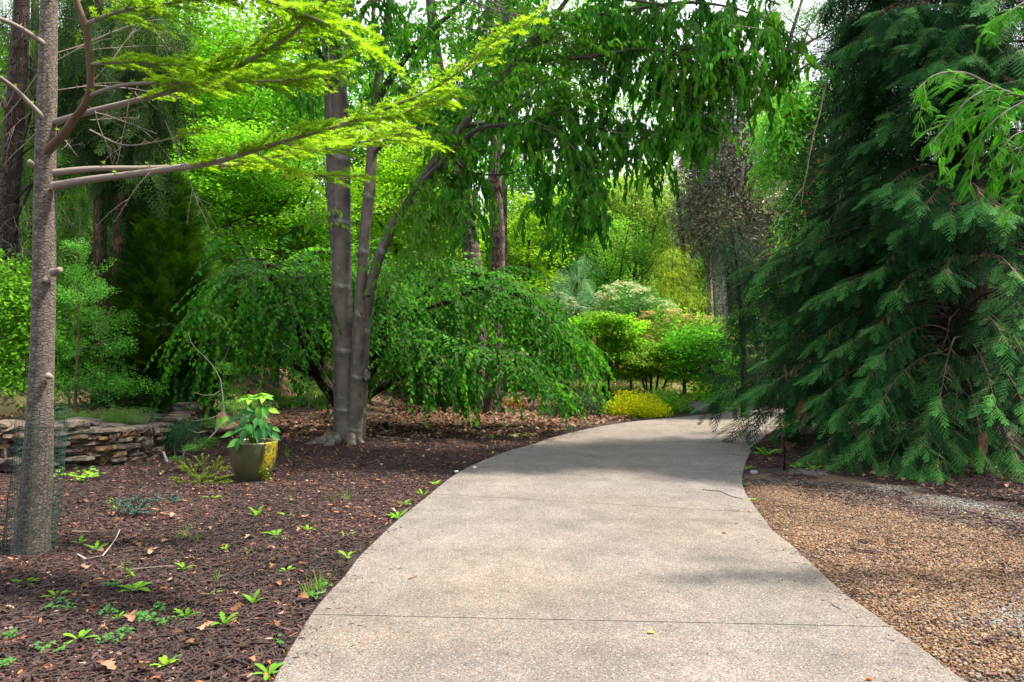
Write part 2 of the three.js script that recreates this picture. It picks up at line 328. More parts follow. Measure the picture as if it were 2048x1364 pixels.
// =================== ground ===================
{
  // grid, finer near the camera; colour by what covers the soil there (bark mulch, leaf litter, grass)
  const xs = [], zs = [];
  for (let x = -120; x <= 120;) { xs.push(x); x += Math.abs(x) < 14 ? 0.25 : Math.abs(x) < 30 ? 1.5 : 8; }
  for (let z = 12; z >= -200;) { zs.push(z); z -= z > -26 ? 0.25 : z > -60 ? 1.5 : 10; }
  const pos = [], col = [], uv = [], idx = [];
  for (const z of zs) for (const x of xs) {
    const d = -z; pos.push(x, hgt(x, z), z); uv.push(x / 1.1, z / 1.1);
    let c = [0.030, 0.016, 0.014];                                                        // dark bark mulch
    const lit = sstep(12.8, 15, d + 0.7 * fbm(x * 0.6, z * 0.6)) * sstep(2.5, 0.5, x);     // fallen leaves
    c = mixc(c, [0.12, 0.066, 0.045], lit);
    const gr = (1 - 0.85 * sstep(-4.5, -3.2, x) * sstep(24, 21, d)) * sstep(17.5, 20.5, d + 2 * fbm(x * 0.4 + 9, z * 0.4)) * (0.55 + 0.9 * fbm(x * 0.5, z * 0.5, 0, 3));
    c = mixc(c, [0.10, 0.12, 0.035], clamp(gr) * 0.8);
    c = mixc(c, [0.23, 0.20, 0.08], sstep(20, 23, d) * sstep(2, 5, x) * 0.75);           // dry grass slope on the right
    c = mixc(c, [0.08, 0.07, 0.04], sstep(-5.2, -5.8, x) * sstep(10.3, 11, d) * 0.7);
    c = mixc(c, [0.05, 0.035, 0.025], sstep(3, 4.5, x) * sstep(8.6, 9.6, d) * sstep(15, 14, d));
    col.push(...c);
  }
  const nx = xs.length;
  for (let j = 0; j < zs.length - 1; j++) for (let i = 0; i < nx - 1; i++) { const q = j * nx + i; idx.push(q, q + 1, q + nx, q + 1, q + nx + 1, q + nx); }
  const g = new THREE.BufferGeometry(); g.setAttribute('position', new THREE.Float32BufferAttribute(pos, 3)); g.setAttribute('color', new THREE.Float32BufferAttribute(col, 3)); g.setAttribute('uv', new THREE.Float32BufferAttribute(uv, 2)); g.setIndex(idx); g.computeVertexNormals();
  struct('ground', g, new THREE.MeshStandardMaterial({ map: T.soil, bumpMap: T.soilBump, bumpScale: 0.02, vertexColors: true, roughness: 1 }));
}

// =================== path of concrete slabs ===================
const PATH_H = 0.035;
const gp = (x, y) => { const v = G(x, y, PATH_H); return [v.x, v.z]; };
const leftPx = [[548, 1364], [559, 1331], [597, 1267], [618, 1232], [661, 1179], [685, 1155], [717, 1113], [752, 1079], [782, 1050], [850, 995], [909, 949], [955, 925], [1018, 901], [1069, 887], [1100, 876], [1182, 856], [1272, 842], [1358, 834], [1436, 826], [1490, 821.5]];
const rightPx = [[1939, 1364], [1875, 1318], [1834, 1288], [1792, 1259], [1741, 1221], [1703, 1196], [1671, 1170], [1628, 1130], [1580, 1086], [1545, 1059], [1532, 1041], [1508, 1009], [1492, 985], [1484.5, 964], [1487.5, 938], [1499, 908], [1511, 890], [1529, 872], [1547, 860], [1568, 853]];
const pathL = leftPx.map(([x, y]) => gp(x, y)), pathR = rightPx.map(([x, y]) => gp(x, y));
pathL.unshift([-1.55, 1.5], [-1.42, -2.2]); pathR.unshift([3.1, 1.5], [2.62, -2.2]);
pathL.push([8, -18.9], [14, -18.4]); pathR.push([8.5, -15.4], [14, -15.0]);
const curve2 = (a) => { const c = new THREE.CatmullRomCurve3(a.map(([x, z]) => V(x, 0, z)), false, 'centripetal'); return c.getSpacedPoints(160).map((v) => [v.x, v.z]); };
const CL = curve2(pathL), CR = curve2(pathR);
const rightEdgeX = (z) => { for (let i = 0; i < CR.length - 1; i++) if (CR[i][1] >= z && CR[i + 1][1] < z) return lerp(CR[i][0], CR[i + 1][0], (z - CR[i][1]) / (CR[i + 1][1] - CR[i][1])); return z > 0 ? 3 : 99; };
const leftEdgeX = (z) => { for (let i = 0; i < CL.length - 1; i++) if (CL[i][1] >= z && CL[i + 1][1] < z) return lerp(CL[i][0], CL[i + 1][0], (z - CL[i][1]) / (CL[i + 1][1] - CL[i][1])); return z > 0 ? -1.5 : 99; };
{
  const path = new THREE.Group(); path.name = 'path'; path.userData.kind = 'structure'; path.userData.label = 'curving path of exposed aggregate concrete slabs'; scene.add(path);
  const near = (C, p) => { let b = 0, e = 1e9; C.forEach((q, i) => { const k = Math.hypot(q[0] - p[0], q[1] - p[1]); if (k < e) { e = k; b = i; } }); return b; };
  const jl = [[618, 1232], [862, 988], [1062, 889]].map(([x, y]) => near(CL, gp(x, y))), jr = [[1792, 1259], [1519, 1027], [1494, 918]].map(([x, y]) => near(CR, gp(x, y)));
  jl.push(near(CL, gp(1300, 838)), near(CL, [7.6, -18.8])); jr.push(near(CR, gp(1556, 857)), near(CR, [8.2, -15.4]));
  jl.unshift(near(CL, [-1.47, -1.1])); jr.unshift(near(CR, [2.8, -1.1]));
  const li = [0, ...jl, CL.length - 1], ri = [0, ...jr, CR.length - 1];
  const m = new THREE.MeshStandardMaterial({ map: T.concrete, bumpMap: T.concreteBump, bumpScale: 0.0025, roughness: 0.92, vertexColors: true });
  for (let k = 0; k < li.length - 1; k++) {
    const a = CL.slice(li[k], li[k + 1] + 1), b = CR.slice(ri[k], ri[k + 1] + 1).reverse();
    const gap = 0.0045, dir = (p, q) => { const l = Math.hypot(q[0] - p[0], q[1] - p[1]); return [(q[0] - p[0]) / l * gap, (q[1] - p[1]) / l * gap]; };
    // shrink at the joints so that a narrow groove stays open
    let t = dir(a[0], a[1]); a[0] = [a[0][0] + t[0], a[0][1] + t[1]]; t = dir(a.at(-1), a.at(-2)); a[a.length - 1] = [a.at(-1)[0] + t[0], a.at(-1)[1] + t[1]];
    t = dir(b[0], b[1]); b[0] = [b[0][0] + t[0], b[0][1] + t[1]]; t = dir(b.at(-1), b.at(-2)); b[b.length - 1] = [b.at(-1)[0] + t[0], b.at(-1)[1] + t[1]];
    b.reverse();
    // one slab: a grid between its two edges, rounded arris, sides 16 cm deep
    const rows = Math.max(a.length, b.length) * 3, cols = 60, pos = [], uv = [], col = [], idx = [];
    const sample = (E, u) => { const f = u * (E.length - 1), i = Math.min(E.length - 2, Math.floor(f)); return [lerp(E[i][0], E[i + 1][0], f - i), lerp(E[i][1], E[i + 1][1], f - i)]; };
    const ins = [0, 0, 0.004, 0.012], ys = [-0.12, PATH_H - 0.012, PATH_H - 0.003, PATH_H];
    const wid = 4, N = cols + 1, ws = [];
    for (let i = 0; i < 4; i++) ws.push([0, ins[i], ys[i]]);
    for (let i = 1; i < cols; i++) ws.push([i / cols, 0, PATH_H]);
    for (let i = 3; i >= 0; i--) ws.push([1, -ins[i], ys[i]]);
    for (let j = 0; j <= rows; j++) {
      const p = sample(a, j / rows), q = sample(b, j / rows), l = Math.hypot(q[0] - p[0], q[1] - p[1]);
      for (const [u, off, y] of ws) {
        const f = u + off / l, x = lerp(p[0], q[0], f), z = lerp(p[1], q[1], f);
        pos.push(x, y, z); uv.push(x, z);
        const st = fbm(x * 0.9 + 5, z * 0.9, 0, 4), st2 = fbm(x * 4, z * 2.2 + 3, 0, 3), w = 1 + 0.14 * st + 0.2 * st2 + 0.24 * fbm(x * 11, z * 8, 0, 3), o = 0.07 * fbm(x * 0.7, z * 0.7 + 20, 0, 3);
        col.push(w * (1 + o), w, w * (1 - o * 1.2));
      }
    }
    const n = ws.length;
    for (let j = 0; j < rows; j++) for (let i = 0; i < n - 1; i++) { const s = j * n + i; idx.push(s, s + 1, s + n, s + 1, s + n + 1, s + n); }
    for (const [base, flip] of [[0, 1], [rows * n, 0]]) for (let i = 0; i < n - 1; i++) {   // end faces
      const s = base + i, e = pos.length / 3; for (const v of [s, s + 1]) { pos.push(pos[v * 3], pos[v * 3 + 1], pos[v * 3 + 2]); uv.push(uv[v * 2], uv[v * 2 + 1]); col.push(0.8, 0.8, 0.8); }
      for (const v of [s, s + 1]) { pos.push(pos[v * 3], -0.12, pos[v * 3 + 2]); uv.push(uv[v * 2], uv[v * 2 + 1] + 0.1); col.push(0.8, 0.8, 0.8); }
      flip ? idx.push(e, e + 2, e + 1, e + 1, e + 2, e + 3) : idx.push(e, e + 1, e + 2, e + 1, e + 3, e + 2);
    }
    const g = new THREE.BufferGeometry(); g.setAttribute('position', new THREE.Float32BufferAttribute(pos, 3)); g.setAttribute('uv', new THREE.Float32BufferAttribute(uv, 2)); g.setAttribute('color', new THREE.Float32BufferAttribute(col, 3)); g.setIndex(idx);
    g.computeVertexNormals();
    part('slab', g, m, path);
  }
}

// =================== gravel and mulch ===================
const inGravel = (x, d) => Math.min((3.75 + 0.4 * (9.73 - d) - x) * 0.93, 9.8 - d);   // metres inside the far edge of the stony strip
{
  seed(11);
  const sh = new THREE.Shape(); sh.moveTo(2.55, 3); for (let i = 0; i < CR.length; i++) { const [x, z] = CR[i]; if (z < -1.5 && z > -9.6) sh.lineTo(x + 0.02, z); }
  sh.lineTo(3.6, -9.8); sh.lineTo(3.8, -9.6); sh.lineTo(6.0, -4.1); sh.lineTo(8.4, 1.9); sh.lineTo(8.4, 3);
  const g = new THREE.ShapeGeometry(sh); const p = g.attributes.position, uv = g.attributes.uv;
  for (let i = 0; i < p.count; i++) { const x = p.getX(i), z = p.getY(i); p.setXYZ(i, x, 0.006 + Math.max(0, hgt(x, z)), z); uv.setXY(i, x * 2, z * 2); }
  const ix = g.index; for (let i = 0; i < ix.count; i += 3) { const a = ix.getX(i); ix.setX(i, ix.getX(i + 1)); ix.setX(i + 1, a); }
  g.computeVertexNormals();
  struct('gravel_bed', g, new THREE.MeshStandardMaterial({ color: new THREE.Color().setRGB(0.13, 0.08, 0.05), map: T.soil, bumpMap: T.soilBump, bumpScale: 0.012, roughness: 1 }));
  // pebbles: patches of loose stones, each stone a squashed faceted lump
  const ico = new THREE.IcosahedronGeometry(1, 0).attributes.position;
  const pebbles = (n, cols, r0, r1, rad) => {
    const s = new Soup();
    for (let i = 0; i < n; i++) {
      const a = rr(0, 6.283), q = Math.sqrt(R()) * rad, c = V(Math.cos(a) * q, rr(0.0, 0.014), Math.sin(a) * q), r = rr(r0, r1) * (R() < 0.1 ? 1.35 : 1), k = scl(pick(cols), rr(0.75, 1.2));
      const e = new THREE.Euler(rs(0.5), rr(0, 6.3), rs(0.5)), sx = rr(0.8, 1.35) * r, sy = rr(0.4, 0.75) * r, sz = rr(0.7, 1.0) * r, vs = [];
      const jit = [...Array(12)].map(() => rr(0.85, 1.12)), keys = [];
      for (let j = 0; j < ico.count; j++) {
        const v = V(ico.getX(j), ico.getY(j), ico.getZ(j)); const key = v.toArray().map((t) => t.toFixed(2)).join(); let w = keys.indexOf(key); if (w < 0) { keys.push(key); w = keys.length - 1; }
        vs.push(v.multiplyScalar(jit[w % 12]).multiply(V(sx, sy, sz)).applyEuler(e).add(c));
      }
      for (let j = 0; j < vs.length; j += 3) s.tri(vs[j], vs[j + 1], vs[j + 2], k);
    }
    return s.geo();
  };
  const tan = [[0.1791, 0.0829, 0.0285], [0.2035, 0.1145, 0.0491], [0.1302, 0.0592, 0.0238], [0.2116, 0.1343, 0.0713], [0.0692, 0.0371, 0.0238], [0.2198, 0.1659, 0.1188], [0.0448, 0.0284, 0.0221], [0.0977, 0.0829, 0.0776], [0.1628, 0.0790, 0.0317], [0.0814, 0.0411, 0.0238]];
  const grey = [[0.122, 0.130, 0.136], [0.170, 0.170, 0.170], [0.082, 0.089, 0.095], [0.204, 0.197, 0.187], [0.142, 0.136, 0.130], [0.170, 0.130, 0.074]];
  const m = new THREE.MeshStandardMaterial({ vertexColors: true, roughness: 0.75 });
  const sets = [pebbles(400, tan, 0.0045, 0.0105, 0.24), pebbles(380, tan, 0.0045, 0.0105, 0.24), pebbles(330, tan.concat(grey, grey), 0.005, 0.012, 0.23), pebbles(330, grey, 0.006, 0.012, 0.24)], put = sets.map(() => []), cols = sets.map(() => []);
  const e = new THREE.Euler(), q = new THREE.Quaternion();
  for (let z = -2.6; z > -10; z -= 0.2) for (let x = 1.2; x < 8.6; x += 0.2) {
    const px = x + rs(0.1), pz = z + rs(0.1), ins = inGravel(px, -pz), edge = px - rightEdgeX(pz);   
    if (edge < 0.06 || ins < 0.1 || px > -pz * 0.68 + 1.2) continue;
    const n = fbm(px * 1.1, pz * 1.1, 0, 3), band = ins + 0.15 * n;
    let k = n > 0.42 ? 2 : R() < 0.5 ? 0 : 1, t = 1 + 0.3 * fbm(px * 0.8 + 4, pz * 0.8, 0, 3);
    if (band < 0.28 && px > 3.2) k = 3;
    else if (band < 0.95) { if (R() < 0.72) continue; k = 2; t *= 0.7; }
    e.set(0, rr(0, 6.283), 0); put[k].push(new THREE.Matrix4().compose(V(px, 0.006 + Math.max(0, hgt(px, pz)), pz), q.setFromEuler(e), V(1, 1, 1))); cols[k].push(new THREE.Color(t, t, t));
  }
  const gv = new THREE.Group(); gv.name = 'gravel'; gv.userData = { kind: 'stuff', label: 'tan and grey pea gravel beside the path' }; scene.add(gv);
  sets.forEach((g2, i) => instPart('gravel_stones', g2, m, put[i], cols[i], gv));
}
{
  seed(12);
  // shredded bark: patches of splinters lying in all directions
  const chip = (s, c, len, w, h, yaw, pitch, k) => {
    const d = V(Math.cos(yaw) * Math.cos(pitch), Math.sin(pitch), Math.sin(yaw) * Math.cos(pitch)), sd = V(-Math.sin(yaw), rs(0.4), Math.cos(yaw)).normalize(), u = V().crossVectors(sd, d), bend = rs(0.15) * len;
    const a = c.clone().addScaledVector(d, -len / 2), b = c.clone().addScaledVector(d, len / 2), mid = c.clone().addScaledVector(sd, bend).addScaledVector(u, h);
    const m1 = mid.clone().addScaledVector(sd, w / 2), m2 = mid.clone().addScaledVector(sd, -w / 2), a1 = a.clone().addScaledVector(sd, w * 0.3), a2 = a.clone().addScaledVector(sd, -w * 0.3), b1 = b.clone().addScaledVector(sd, w * 0.22), b2 = b.clone().addScaledVector(sd, -w * 0.22);
    const lo = (v) => v.clone().addScaledVector(u, -h);
    s.quad(a2, m2, m1, a1, k); s.quad(m2, b2, b1, m1, k);
    s.quad(a1, m1, lo(m1), lo(a1), k); s.quad(m1, b1, lo(b1), lo(m1), k); s.quad(m2, a2, lo(a2), lo(m2), k); s.quad(b2, m2, lo(m2), lo(b2), k);
    s.quad(a1, lo(a1), lo(a2), a2, k); s.quad(b2, lo(b2), lo(b1), b1, k);
  };
  const cols = [[0.0371, 0.0174, 0.0168], [0.0275, 0.0135, 0.0137], [0.0495, 0.0253, 0.0249], [0.0199, 0.0107, 0.0112], [0.0646, 0.0342, 0.0336], [0.0344, 0.0151, 0.0137], [0.0839, 0.0404, 0.0311], [0.0296, 0.0163, 0.0168]];
  const patch = (n, rad) => { const s = new Soup(); for (let i = 0; i < n; i++) { const a = rr(0, 6.283), q = Math.sqrt(R()) * rad, big = R() < 0.12; chip(s, V(Math.cos(a) * q, rr(0.002, 0.026), Math.sin(a) * q), big ? rr(0.07, 0.14) : rr(0.025, 0.08), big ? rr(0.010, 0.022) : rr(0.004, 0.013), rr(0.002, 0.006), rr(0, 6.283), rs(0.3), R() < 0.012 ? [0.3, 0.12, 0.04] : R() < 0.012 ? [0.36, 0.27, 0.2] : scl(pick(cols), rr(0.7, 1.3))); } return s.geo(); };
  const sets = [patch(260, 0.27), patch(260, 0.27), patch(240, 0.27)], put = sets.map(() => []), tc = sets.map(() => []);
  const q = new THREE.Quaternion(), e = new THREE.Euler();
  const lay = (x, z, f = 1) => { const k = Math.floor(R() * 3), t = f * (1 + 0.75 * fbm(x * 0.9, z * 0.9 + 8, 0, 3) + rs(0.12)); e.set(0, rr(0, 6.283), 0); put[k].push(new THREE.Matrix4().compose(V(x, hgt(x, z) - 0.002, z), q.setFromEuler(e), V(1, 1, 1))); tc[k].push(new THREE.Color(t, t * 0.98, t * 0.96)); };
  for (let d = 3; d < 15; d += d < 9 ? 0.25 : 0.32) for (let x = -8.5; x < 6; x += d < 9 ? 0.25 : 0.32) {
    const px = x + rs(0.12), pz = -d + rs(0.12);
    if (px < -d * 0.66 - 0.4 || px > leftEdgeX(pz) - 0.06) continue;
    if (px < -5.1 && d > 10.2) continue;
    lay(px, pz);
  }
  // dark strip of mulch between the gravel and the conifer, and the soil beside the path bend
  for (let d = 6.5; d < 15; d += 0.3) for (let x = 2; x < 7; x += 0.3) {
    const px = x + rs(0.12), pz = -d + rs(0.12), ins = inGravel(px, -pz);
    if (px - rightEdgeX(pz) < 0.08 || px > d * 0.68) continue;
    if (ins < -0.25 || (ins > 0.4 && ins < 1.0 && R() < 0.55)) lay(px, pz, ins < 0 ? 0.8 : 1);
  }
  const sp2 = [[], []];
  const sparse = [patch(26, 0.3), patch(18, 0.3)], sp = sparse.map(() => []), sc2 = sparse.map(() => []);
  for (let d = 3; d < 9.6; d += 0.3) for (let x = 1.5; x < 7; x += 0.3) { const px = x + rs(0.14), pz = -d + rs(0.14), ins = inGravel(px, -pz); if (px - rightEdgeX(pz) < 0.2 || px > d * 0.68 + 0.3 || ins < 0.3) continue; if (R() < 0.25 + 1.1 * fbm(px * 0.9 + 3, pz * 1.4, 0, 3)) { const k = R() < 0.5 ? 0 : 1; e.set(0, rr(0, 6.283), 0); sp[k].push(new THREE.Matrix4().compose(V(px, 0.012 + Math.max(0, hgt(px, pz)), pz), q.setFromEuler(e), V(1, 1, 1))); sc2[k].push(new THREE.Color(1, 1, 1)); } }
  // crumbs of bark that lie on the margins of the slabs
  const crumb = [patch(5, 0.12), patch(3, 0.1)];
  for (let i = 0; i < 620; i++) { const left = R() < 0.6, E = left ? CL : CR, k = Math.floor(R() * (E.length - 1)), [x, z] = E[k]; if (z > -3 || z < -18) continue; const off = Math.pow(R(), 2.2) * 0.35, px = x + (left ? off : -off), w = R() < 0.5 ? 0 : 1; sp2[w].push(new THREE.Matrix4().compose(V(px, PATH_H - 0.004, z + rs(0.1)), q.setFromEuler(new THREE.Euler(0, rr(0, 6.28), 0)), V(1, 0.5, 1).multiplyScalar(rr(0.5, 0.8)))); }
  const mu = new THREE.Group(); mu.name = 'mulch'; mu.userData = { kind: 'stuff', label: 'dark shredded bark mulch covering the planting bed' }; scene.add(mu);
  const m = new THREE.MeshStandardMaterial({ vertexColors: true, roughness: 0.9 });
  sets.forEach((g, i) => instPart('mulch_chips', g, m, put[i], tc[i], mu));
  crumb.forEach((g, i) => instPart('path_crumbs', g, m, sp2[i], null, mu));
  sparse.forEach((g, i) => instPart('scattered_chips', g.geo ? g.geo() : g, m, sp[i], sc2[i], mu));
}
// fallen leaves: lobed, curled. Many small ones farther back, the larger near ones singly
const dryLeaf = (curl, cols) => {
  const s = new Soup(), n = 9, mid = [], k = pick(cols);
  const prof = [0, 0.22, 0.13, 0.36, 0.2, 0.44, 0.24, 0.3, 0.0].map((w) => w * rr(0.8, 1.15)), m = (t) => V(rs(0.02), curl * Math.sin(t * 3.1) * 0.25, t - 0.5);
  for (let i = 0; i < n; i++) mid.push(m(i / (n - 1)));
  for (const sg of [-1, 1]) { let pr = mid[0]; for (let i = 0; i < n - 1; i++) { const e = mid[i + 1].clone().add(V(sg * prof[i + 1], curl * 1.6 * prof[i + 1] * prof[i + 1] * (sg > 0 ? 1 : 0.5) + rs(0.03), rs(0.03))); const t = scl(k, rr(0.85, 1.15)); s.tri(mid[i], mid[i + 1], e, t); if (i) s.tri(mid[i], e, pr, t); pr = e; } }
  return s.geo();
};
{
  seed(13);
  const cols = [[0.207, 0.115, 0.069], [0.259, 0.162, 0.104], [0.155, 0.081, 0.052], [0.288, 0.207, 0.155], [0.190, 0.115, 0.086]];
  const gs = [0.6, -0.5, 1.0, 0.9, 0.3].map((c) => dryLeaf(c, cols)), put = gs.map(() => []), tc = gs.map(() => []);
  const q = new THREE.Quaternion(), e = new THREE.Euler();
  const lay = (x, z, s) => { const k = Math.floor(R() * gs.length), t = rr(0.5, 1.15); e.set(rs(0.4), rr(0, 6.28), rs(0.4)); put[k].push(new THREE.Matrix4().compose(V(x, hgt(x, z) + rr(0.015, 0.045), z), q.setFromEuler(e), V(s, s, s))); tc[k].push(new THREE.Color(t, t * rr(0.9, 1.05), t * rr(0.85, 1.05))); };
  for (let i = 0; i < 1500; i++) { const d = rr(4, 14), x = rr(-d * 0.68, 0.5 + d * 0.1); if (x > leftEdgeX(-d) - 0.1) continue; const dens = 0.22 + 0.5 * sstep(0.0, 0.3, fbm(x * 0.8, d * 0.8, 0, 3)) + (d > 8.5 && x < -3 ? 0.25 : 0); if (R() < dens) lay(x, -d, rr(0.03, 0.075)); }
  for (let i = 0; i < 9000; i++) { const d = rr(12.8, 24), x = rr(-d * 0.42, d * 0.16); if (x > leftEdgeX(-d) - 0.3 && d < 20) continue; if (x < -5 && d < 16) continue; if (R() < 0.35 + 0.65 * sstep(13, 15, d)) lay(x, -d, rr(0.06, 0.12)); }
  for (let i = 0; i < 500; i++) { const d = rr(8, 14), x = rr(3, d * 0.66); if (x < rightEdgeX(-d) + 0.1 || inGravel(x, d) > -0.1) continue; lay(x, -d, rr(0.03, 0.08)); }
  for (let i = 0; i < 1200; i++) { const d = rr(10.8, 16), x = rr(-d * 0.7, -5.4); lay(x, -d, rr(0.05, 0.1)); }
  const lg = new THREE.Group(); lg.name = 'leaf_litter'; lg.userData = { kind: 'stuff', label: 'small dry brown leaves scattered over the beds' }; scene.add(lg);
  gs.forEach((g, i) => instPart('litter_leaves', g, M.dry, put[i], tc[i], lg));
  // single larger leaves
  const big = [0.7, -0.6, 1.1, 0.5].map((c) => dryLeaf(c, [[0.26, 0.14, 0.09], [0.33, 0.21, 0.14]]));
  const spots = [[500, 1075, .1], [385, 1112, .09], [300, 1100, .06], [165, 1008, .13], [640, 985, .06], [285, 1112, .06], [258, 1240, .09], [212, 1335, .13], [285, 1343, .1], [405, 1252, .07], [470, 1252, .06], [420, 1250, .06], [180, 1132, .08], [610, 1030, .07], [600, 1063, .08], [585, 1000, .06], [545, 1096, .05], [100, 1005, .09], [230, 1032, .07], [330, 1080, .06], [470, 1188, .05], [560, 1225, .05], [205, 1262, .06], [505, 1320, .05]];
  spots.forEach(([x, y, s], i) => {
    const p = G(x, y, 0.03); p.y = hgt(p.x, p.z) + 0.035;
    const o = new THREE.Mesh(big[i % 4], M.dry); o.name = numbered('fallen_leaf'); o.position.copy(p); o.rotation.set(rs(0.3), rr(0, 6.28), rs(0.3)); o.scale.setScalar(s * 0.95); scene.add(shadow(o));
    const own = { 7: 'large pale brown lobed leaf on the mulch nearest the bottom frame edge', 6: 'pale brown lobed dead leaf lying among the clover patches', 3: 'flat tan oak leaf on the mulch between the wire guard and the blue spruce', 0: 'curled tan leaf on the mulch left of the wide flat dandelion', 1: 'curled pink-tan leaf on the mulch right of the long pale twig', 13: 'tan leaf on the mulch behind the wide flat dandelion', 17: 'tan leaf lying close beside the wire guard', 8: 'folded brown leaf beside the large one nearest the bottom edge' }[i];
    own ? tag(o, own, 'leaf') : tag(o, 'small dry brown leaf lying curled on the dark mulch', 'leaf', 'small dry leaves lying on the near mulch');
  });
}

// =================== stone wall ===================
{
  seed(21);
  const wall = thing('stone_wall', 'low dry-stacked wall of brown fieldstones behind the caged trunk', 'wall', V(-5.6, 0, -10.4));
  const stoneT = [...Array(9)].map(() => {
    let g = mergeVertices(new THREE.BoxGeometry(1, 1, 1, 3, 2, 2).deleteAttribute('normal').deleteAttribute('uv')); const p = g.attributes.position;
    const sx = rs(0.2), sk = rs(0.25);
    for (let i = 0; i < p.count; i++) { let x = p.getX(i) * 2, y = p.getY(i) * 2, z = p.getZ(i) * 2; const r = Math.pow(Math.abs(x) ** 5 + Math.abs(y) ** 5 + Math.abs(z) ** 5, 1 / 5); x /= r; y /= r; z /= r; x += sk * y + rs(0.1); y += sx * x * 0.5 + rs(0.14); z += rs(0.14); p.setXYZ(i, x / 2, y / 2, z / 2); }
    g = g.toNonIndexed(); const q = g.attributes.position, uv = []; for (let i = 0; i < q.count; i++) uv.push(q.getX(i) * 0.9 + q.getZ(i) * 0.4, q.getY(i) * 0.5 + q.getZ(i) * 0.3); g.setAttribute('uv', new THREE.Float32BufferAttribute(uv, 2)); g.computeVertexNormals(); return g;
  });
  const mats = [[0.129, 0.093, 0.071], [0.112, 0.084, 0.078], [0.151, 0.095, 0.050], [0.095, 0.076, 0.076], [0.162, 0.129, 0.101], [0.185, 0.106, 0.043], [0.084, 0.067, 0.062], [0.140, 0.121, 0.101]].map((c) => new THREE.MeshStandardMaterial({ color: new THREE.Color().setRGB(...c), map: T.rock, bumpMap: T.rockBump, bumpScale: 0.02, roughness: 0.95 }));
  // line of the wall's face seen from above, and its top
  const line = new THREE.CatmullRomCurve3([V(-8.6, 0, -9.5), V(-7.2, 0, -9.75), V(-6.2, 0, -10.05), V(-5.6, 0, -10.3), V(-5.15, 0, -10.65), V(-5.02, 0, -11.4), V(-5.1, 0, -12.2), V(-5.2, 0, -13.2)]), len = line.getLength();
  const top = (t) => 0.54 + 0.05 * Math.sin(t * 9) + (t > 0.85 ? 0.08 : 0) - 0.03 * sstep(0.4, 0.5, t);
  let y = -0.04;
  for (let course = 0; course < 9; course++) {
    const big = course === 8, h0 = rr(0.055, 0.085);
    for (let s = rs(0.1); s < len;) {
      const w = rr(0.14, 0.36) * (s < 3 ? 1.25 : 1), t = (s + w / 2) / len; s += w * 0.93;
      if (t >= 1) break;
      if (y > top(t) - 0.03) continue;
      const c = line.getPoint(t), d = line.getTangent(t), h = h0 * rr(0.85, 1.35) * (R() < 0.12 ? 1.5 : 1), o = new THREE.Mesh(pick(stoneT), pick(mats));
      o.name = 'stone'; o.position.set(c.x + d.z * (0.16 + rs(0.035)) * -1, y + h / 2 + rs(0.012), c.z + d.x * (0.16 + rs(0.035))).sub(wall.position);
      o.position.x += 0; o.rotation.set(rs(0.06), Math.atan2(-d.z, d.x) + rs(0.14), rs(0.07)); o.scale.set(w * 1.04, h * 1.12, rr(0.26, 0.4)); wall.add(shadow(o));
    }
    y += h0 * 1.02;
  }
  // big cap stones and end boulders
  for (const [px, py, d, w, h, k] of [[362, 822, 12.9, 0.5, 0.3, 4], [315, 838, 12.2, 0.5, 0.16, 3], [285, 842, 11.7, 0.5, 0.12, 4], [170, 846, 10.5, 0.42, 0.1, 3], [232, 858, 10.65, 0.4, 0.14, 1], [30, 860, 10.0, 0.42, 0.25, 4], [5, 880, 9.8, 0.3, 0.3, 0], [20, 910, 9.8, 0.3, 0.22, 3], [25, 925, 9.7, 0.32, 0.16, 6], [95, 850, 10.15, 0.35, 0.1, 7]]) {
    const o = new THREE.Mesh(pick(stoneT), mats[k]); o.name = 'stone'; o.position.copy(P(px, py, d + 0.1)).sub(wall.position); o.rotation.set(rs(0.1), rs(0.3), rs(0.12)); o.scale.set(w, h, 0.42); wall.add(shadow(o));
  }
  const core = part('wall_core', new THREE.TubeGeometry(new THREE.CatmullRomCurve3([V(-8.6, 0.1, -9.95), V(-7.2, 0.1, -10.2), V(-6.1, 0.1, -10.5), V(-5.45, 0.1, -11), V(-5.3, 0.1, -12), V(-5.4, 0.1, -13.1)]), 30, 0.2, 6), new THREE.MeshStandardMaterial({ color: new THREE.Color().setRGB(0.05, 0.035, 0.028), roughness: 1 }), wall);
  core.geometry.translate(5.6, 0, 10.4);
  // mossy bank stone farther left
  const bank = thing('mossy_boulder', 'large dark mossy boulder behind the wall beside the left frame edge', 'boulder', onG(12, 12.2));
  const bs = new THREE.IcosahedronGeometry(0.62, 3), bp = bs.attributes.position; for (let i = 0; i < bp.count; i++) { const v = V(bp.getX(i), bp.getY(i), bp.getZ(i)), n = 1 + 0.35 * fbm(v.x * 1.7 + 5, v.y * 1.7, v.z * 1.7 + 2, 4); bp.setXYZ(i, v.x * n * 1.1, v.y * n * 0.7, v.z * n); } bs.computeVertexNormals();
  part('rock', bs, new THREE.MeshStandardMaterial({ color: new THREE.Color().setRGB(0.09, 0.08, 0.035), map: T.rock, bumpMap: T.rockBump, bumpScale: 0.04, roughness: 1 }), bank);
  const rk = thing('grey_rock', 'low grey rock at the far path edge beside the green spreading shrub', 'rock', onG(1392, 18.1));
  const rg = new THREE.IcosahedronGeometry(0.3, 3), rp = rg.attributes.position; for (let i = 0; i < rp.count; i++) { const v = V(rp.getX(i), rp.getY(i), rp.getZ(i)), n = 1 + 0.4 * fbm(v.x * 3 + 1, v.y * 3, v.z * 3 + 2, 3); rp.setXYZ(i, v.x * n * 1.25, v.y * n * 0.75 + 0.05, v.z * n); } rg.computeVertexNormals();
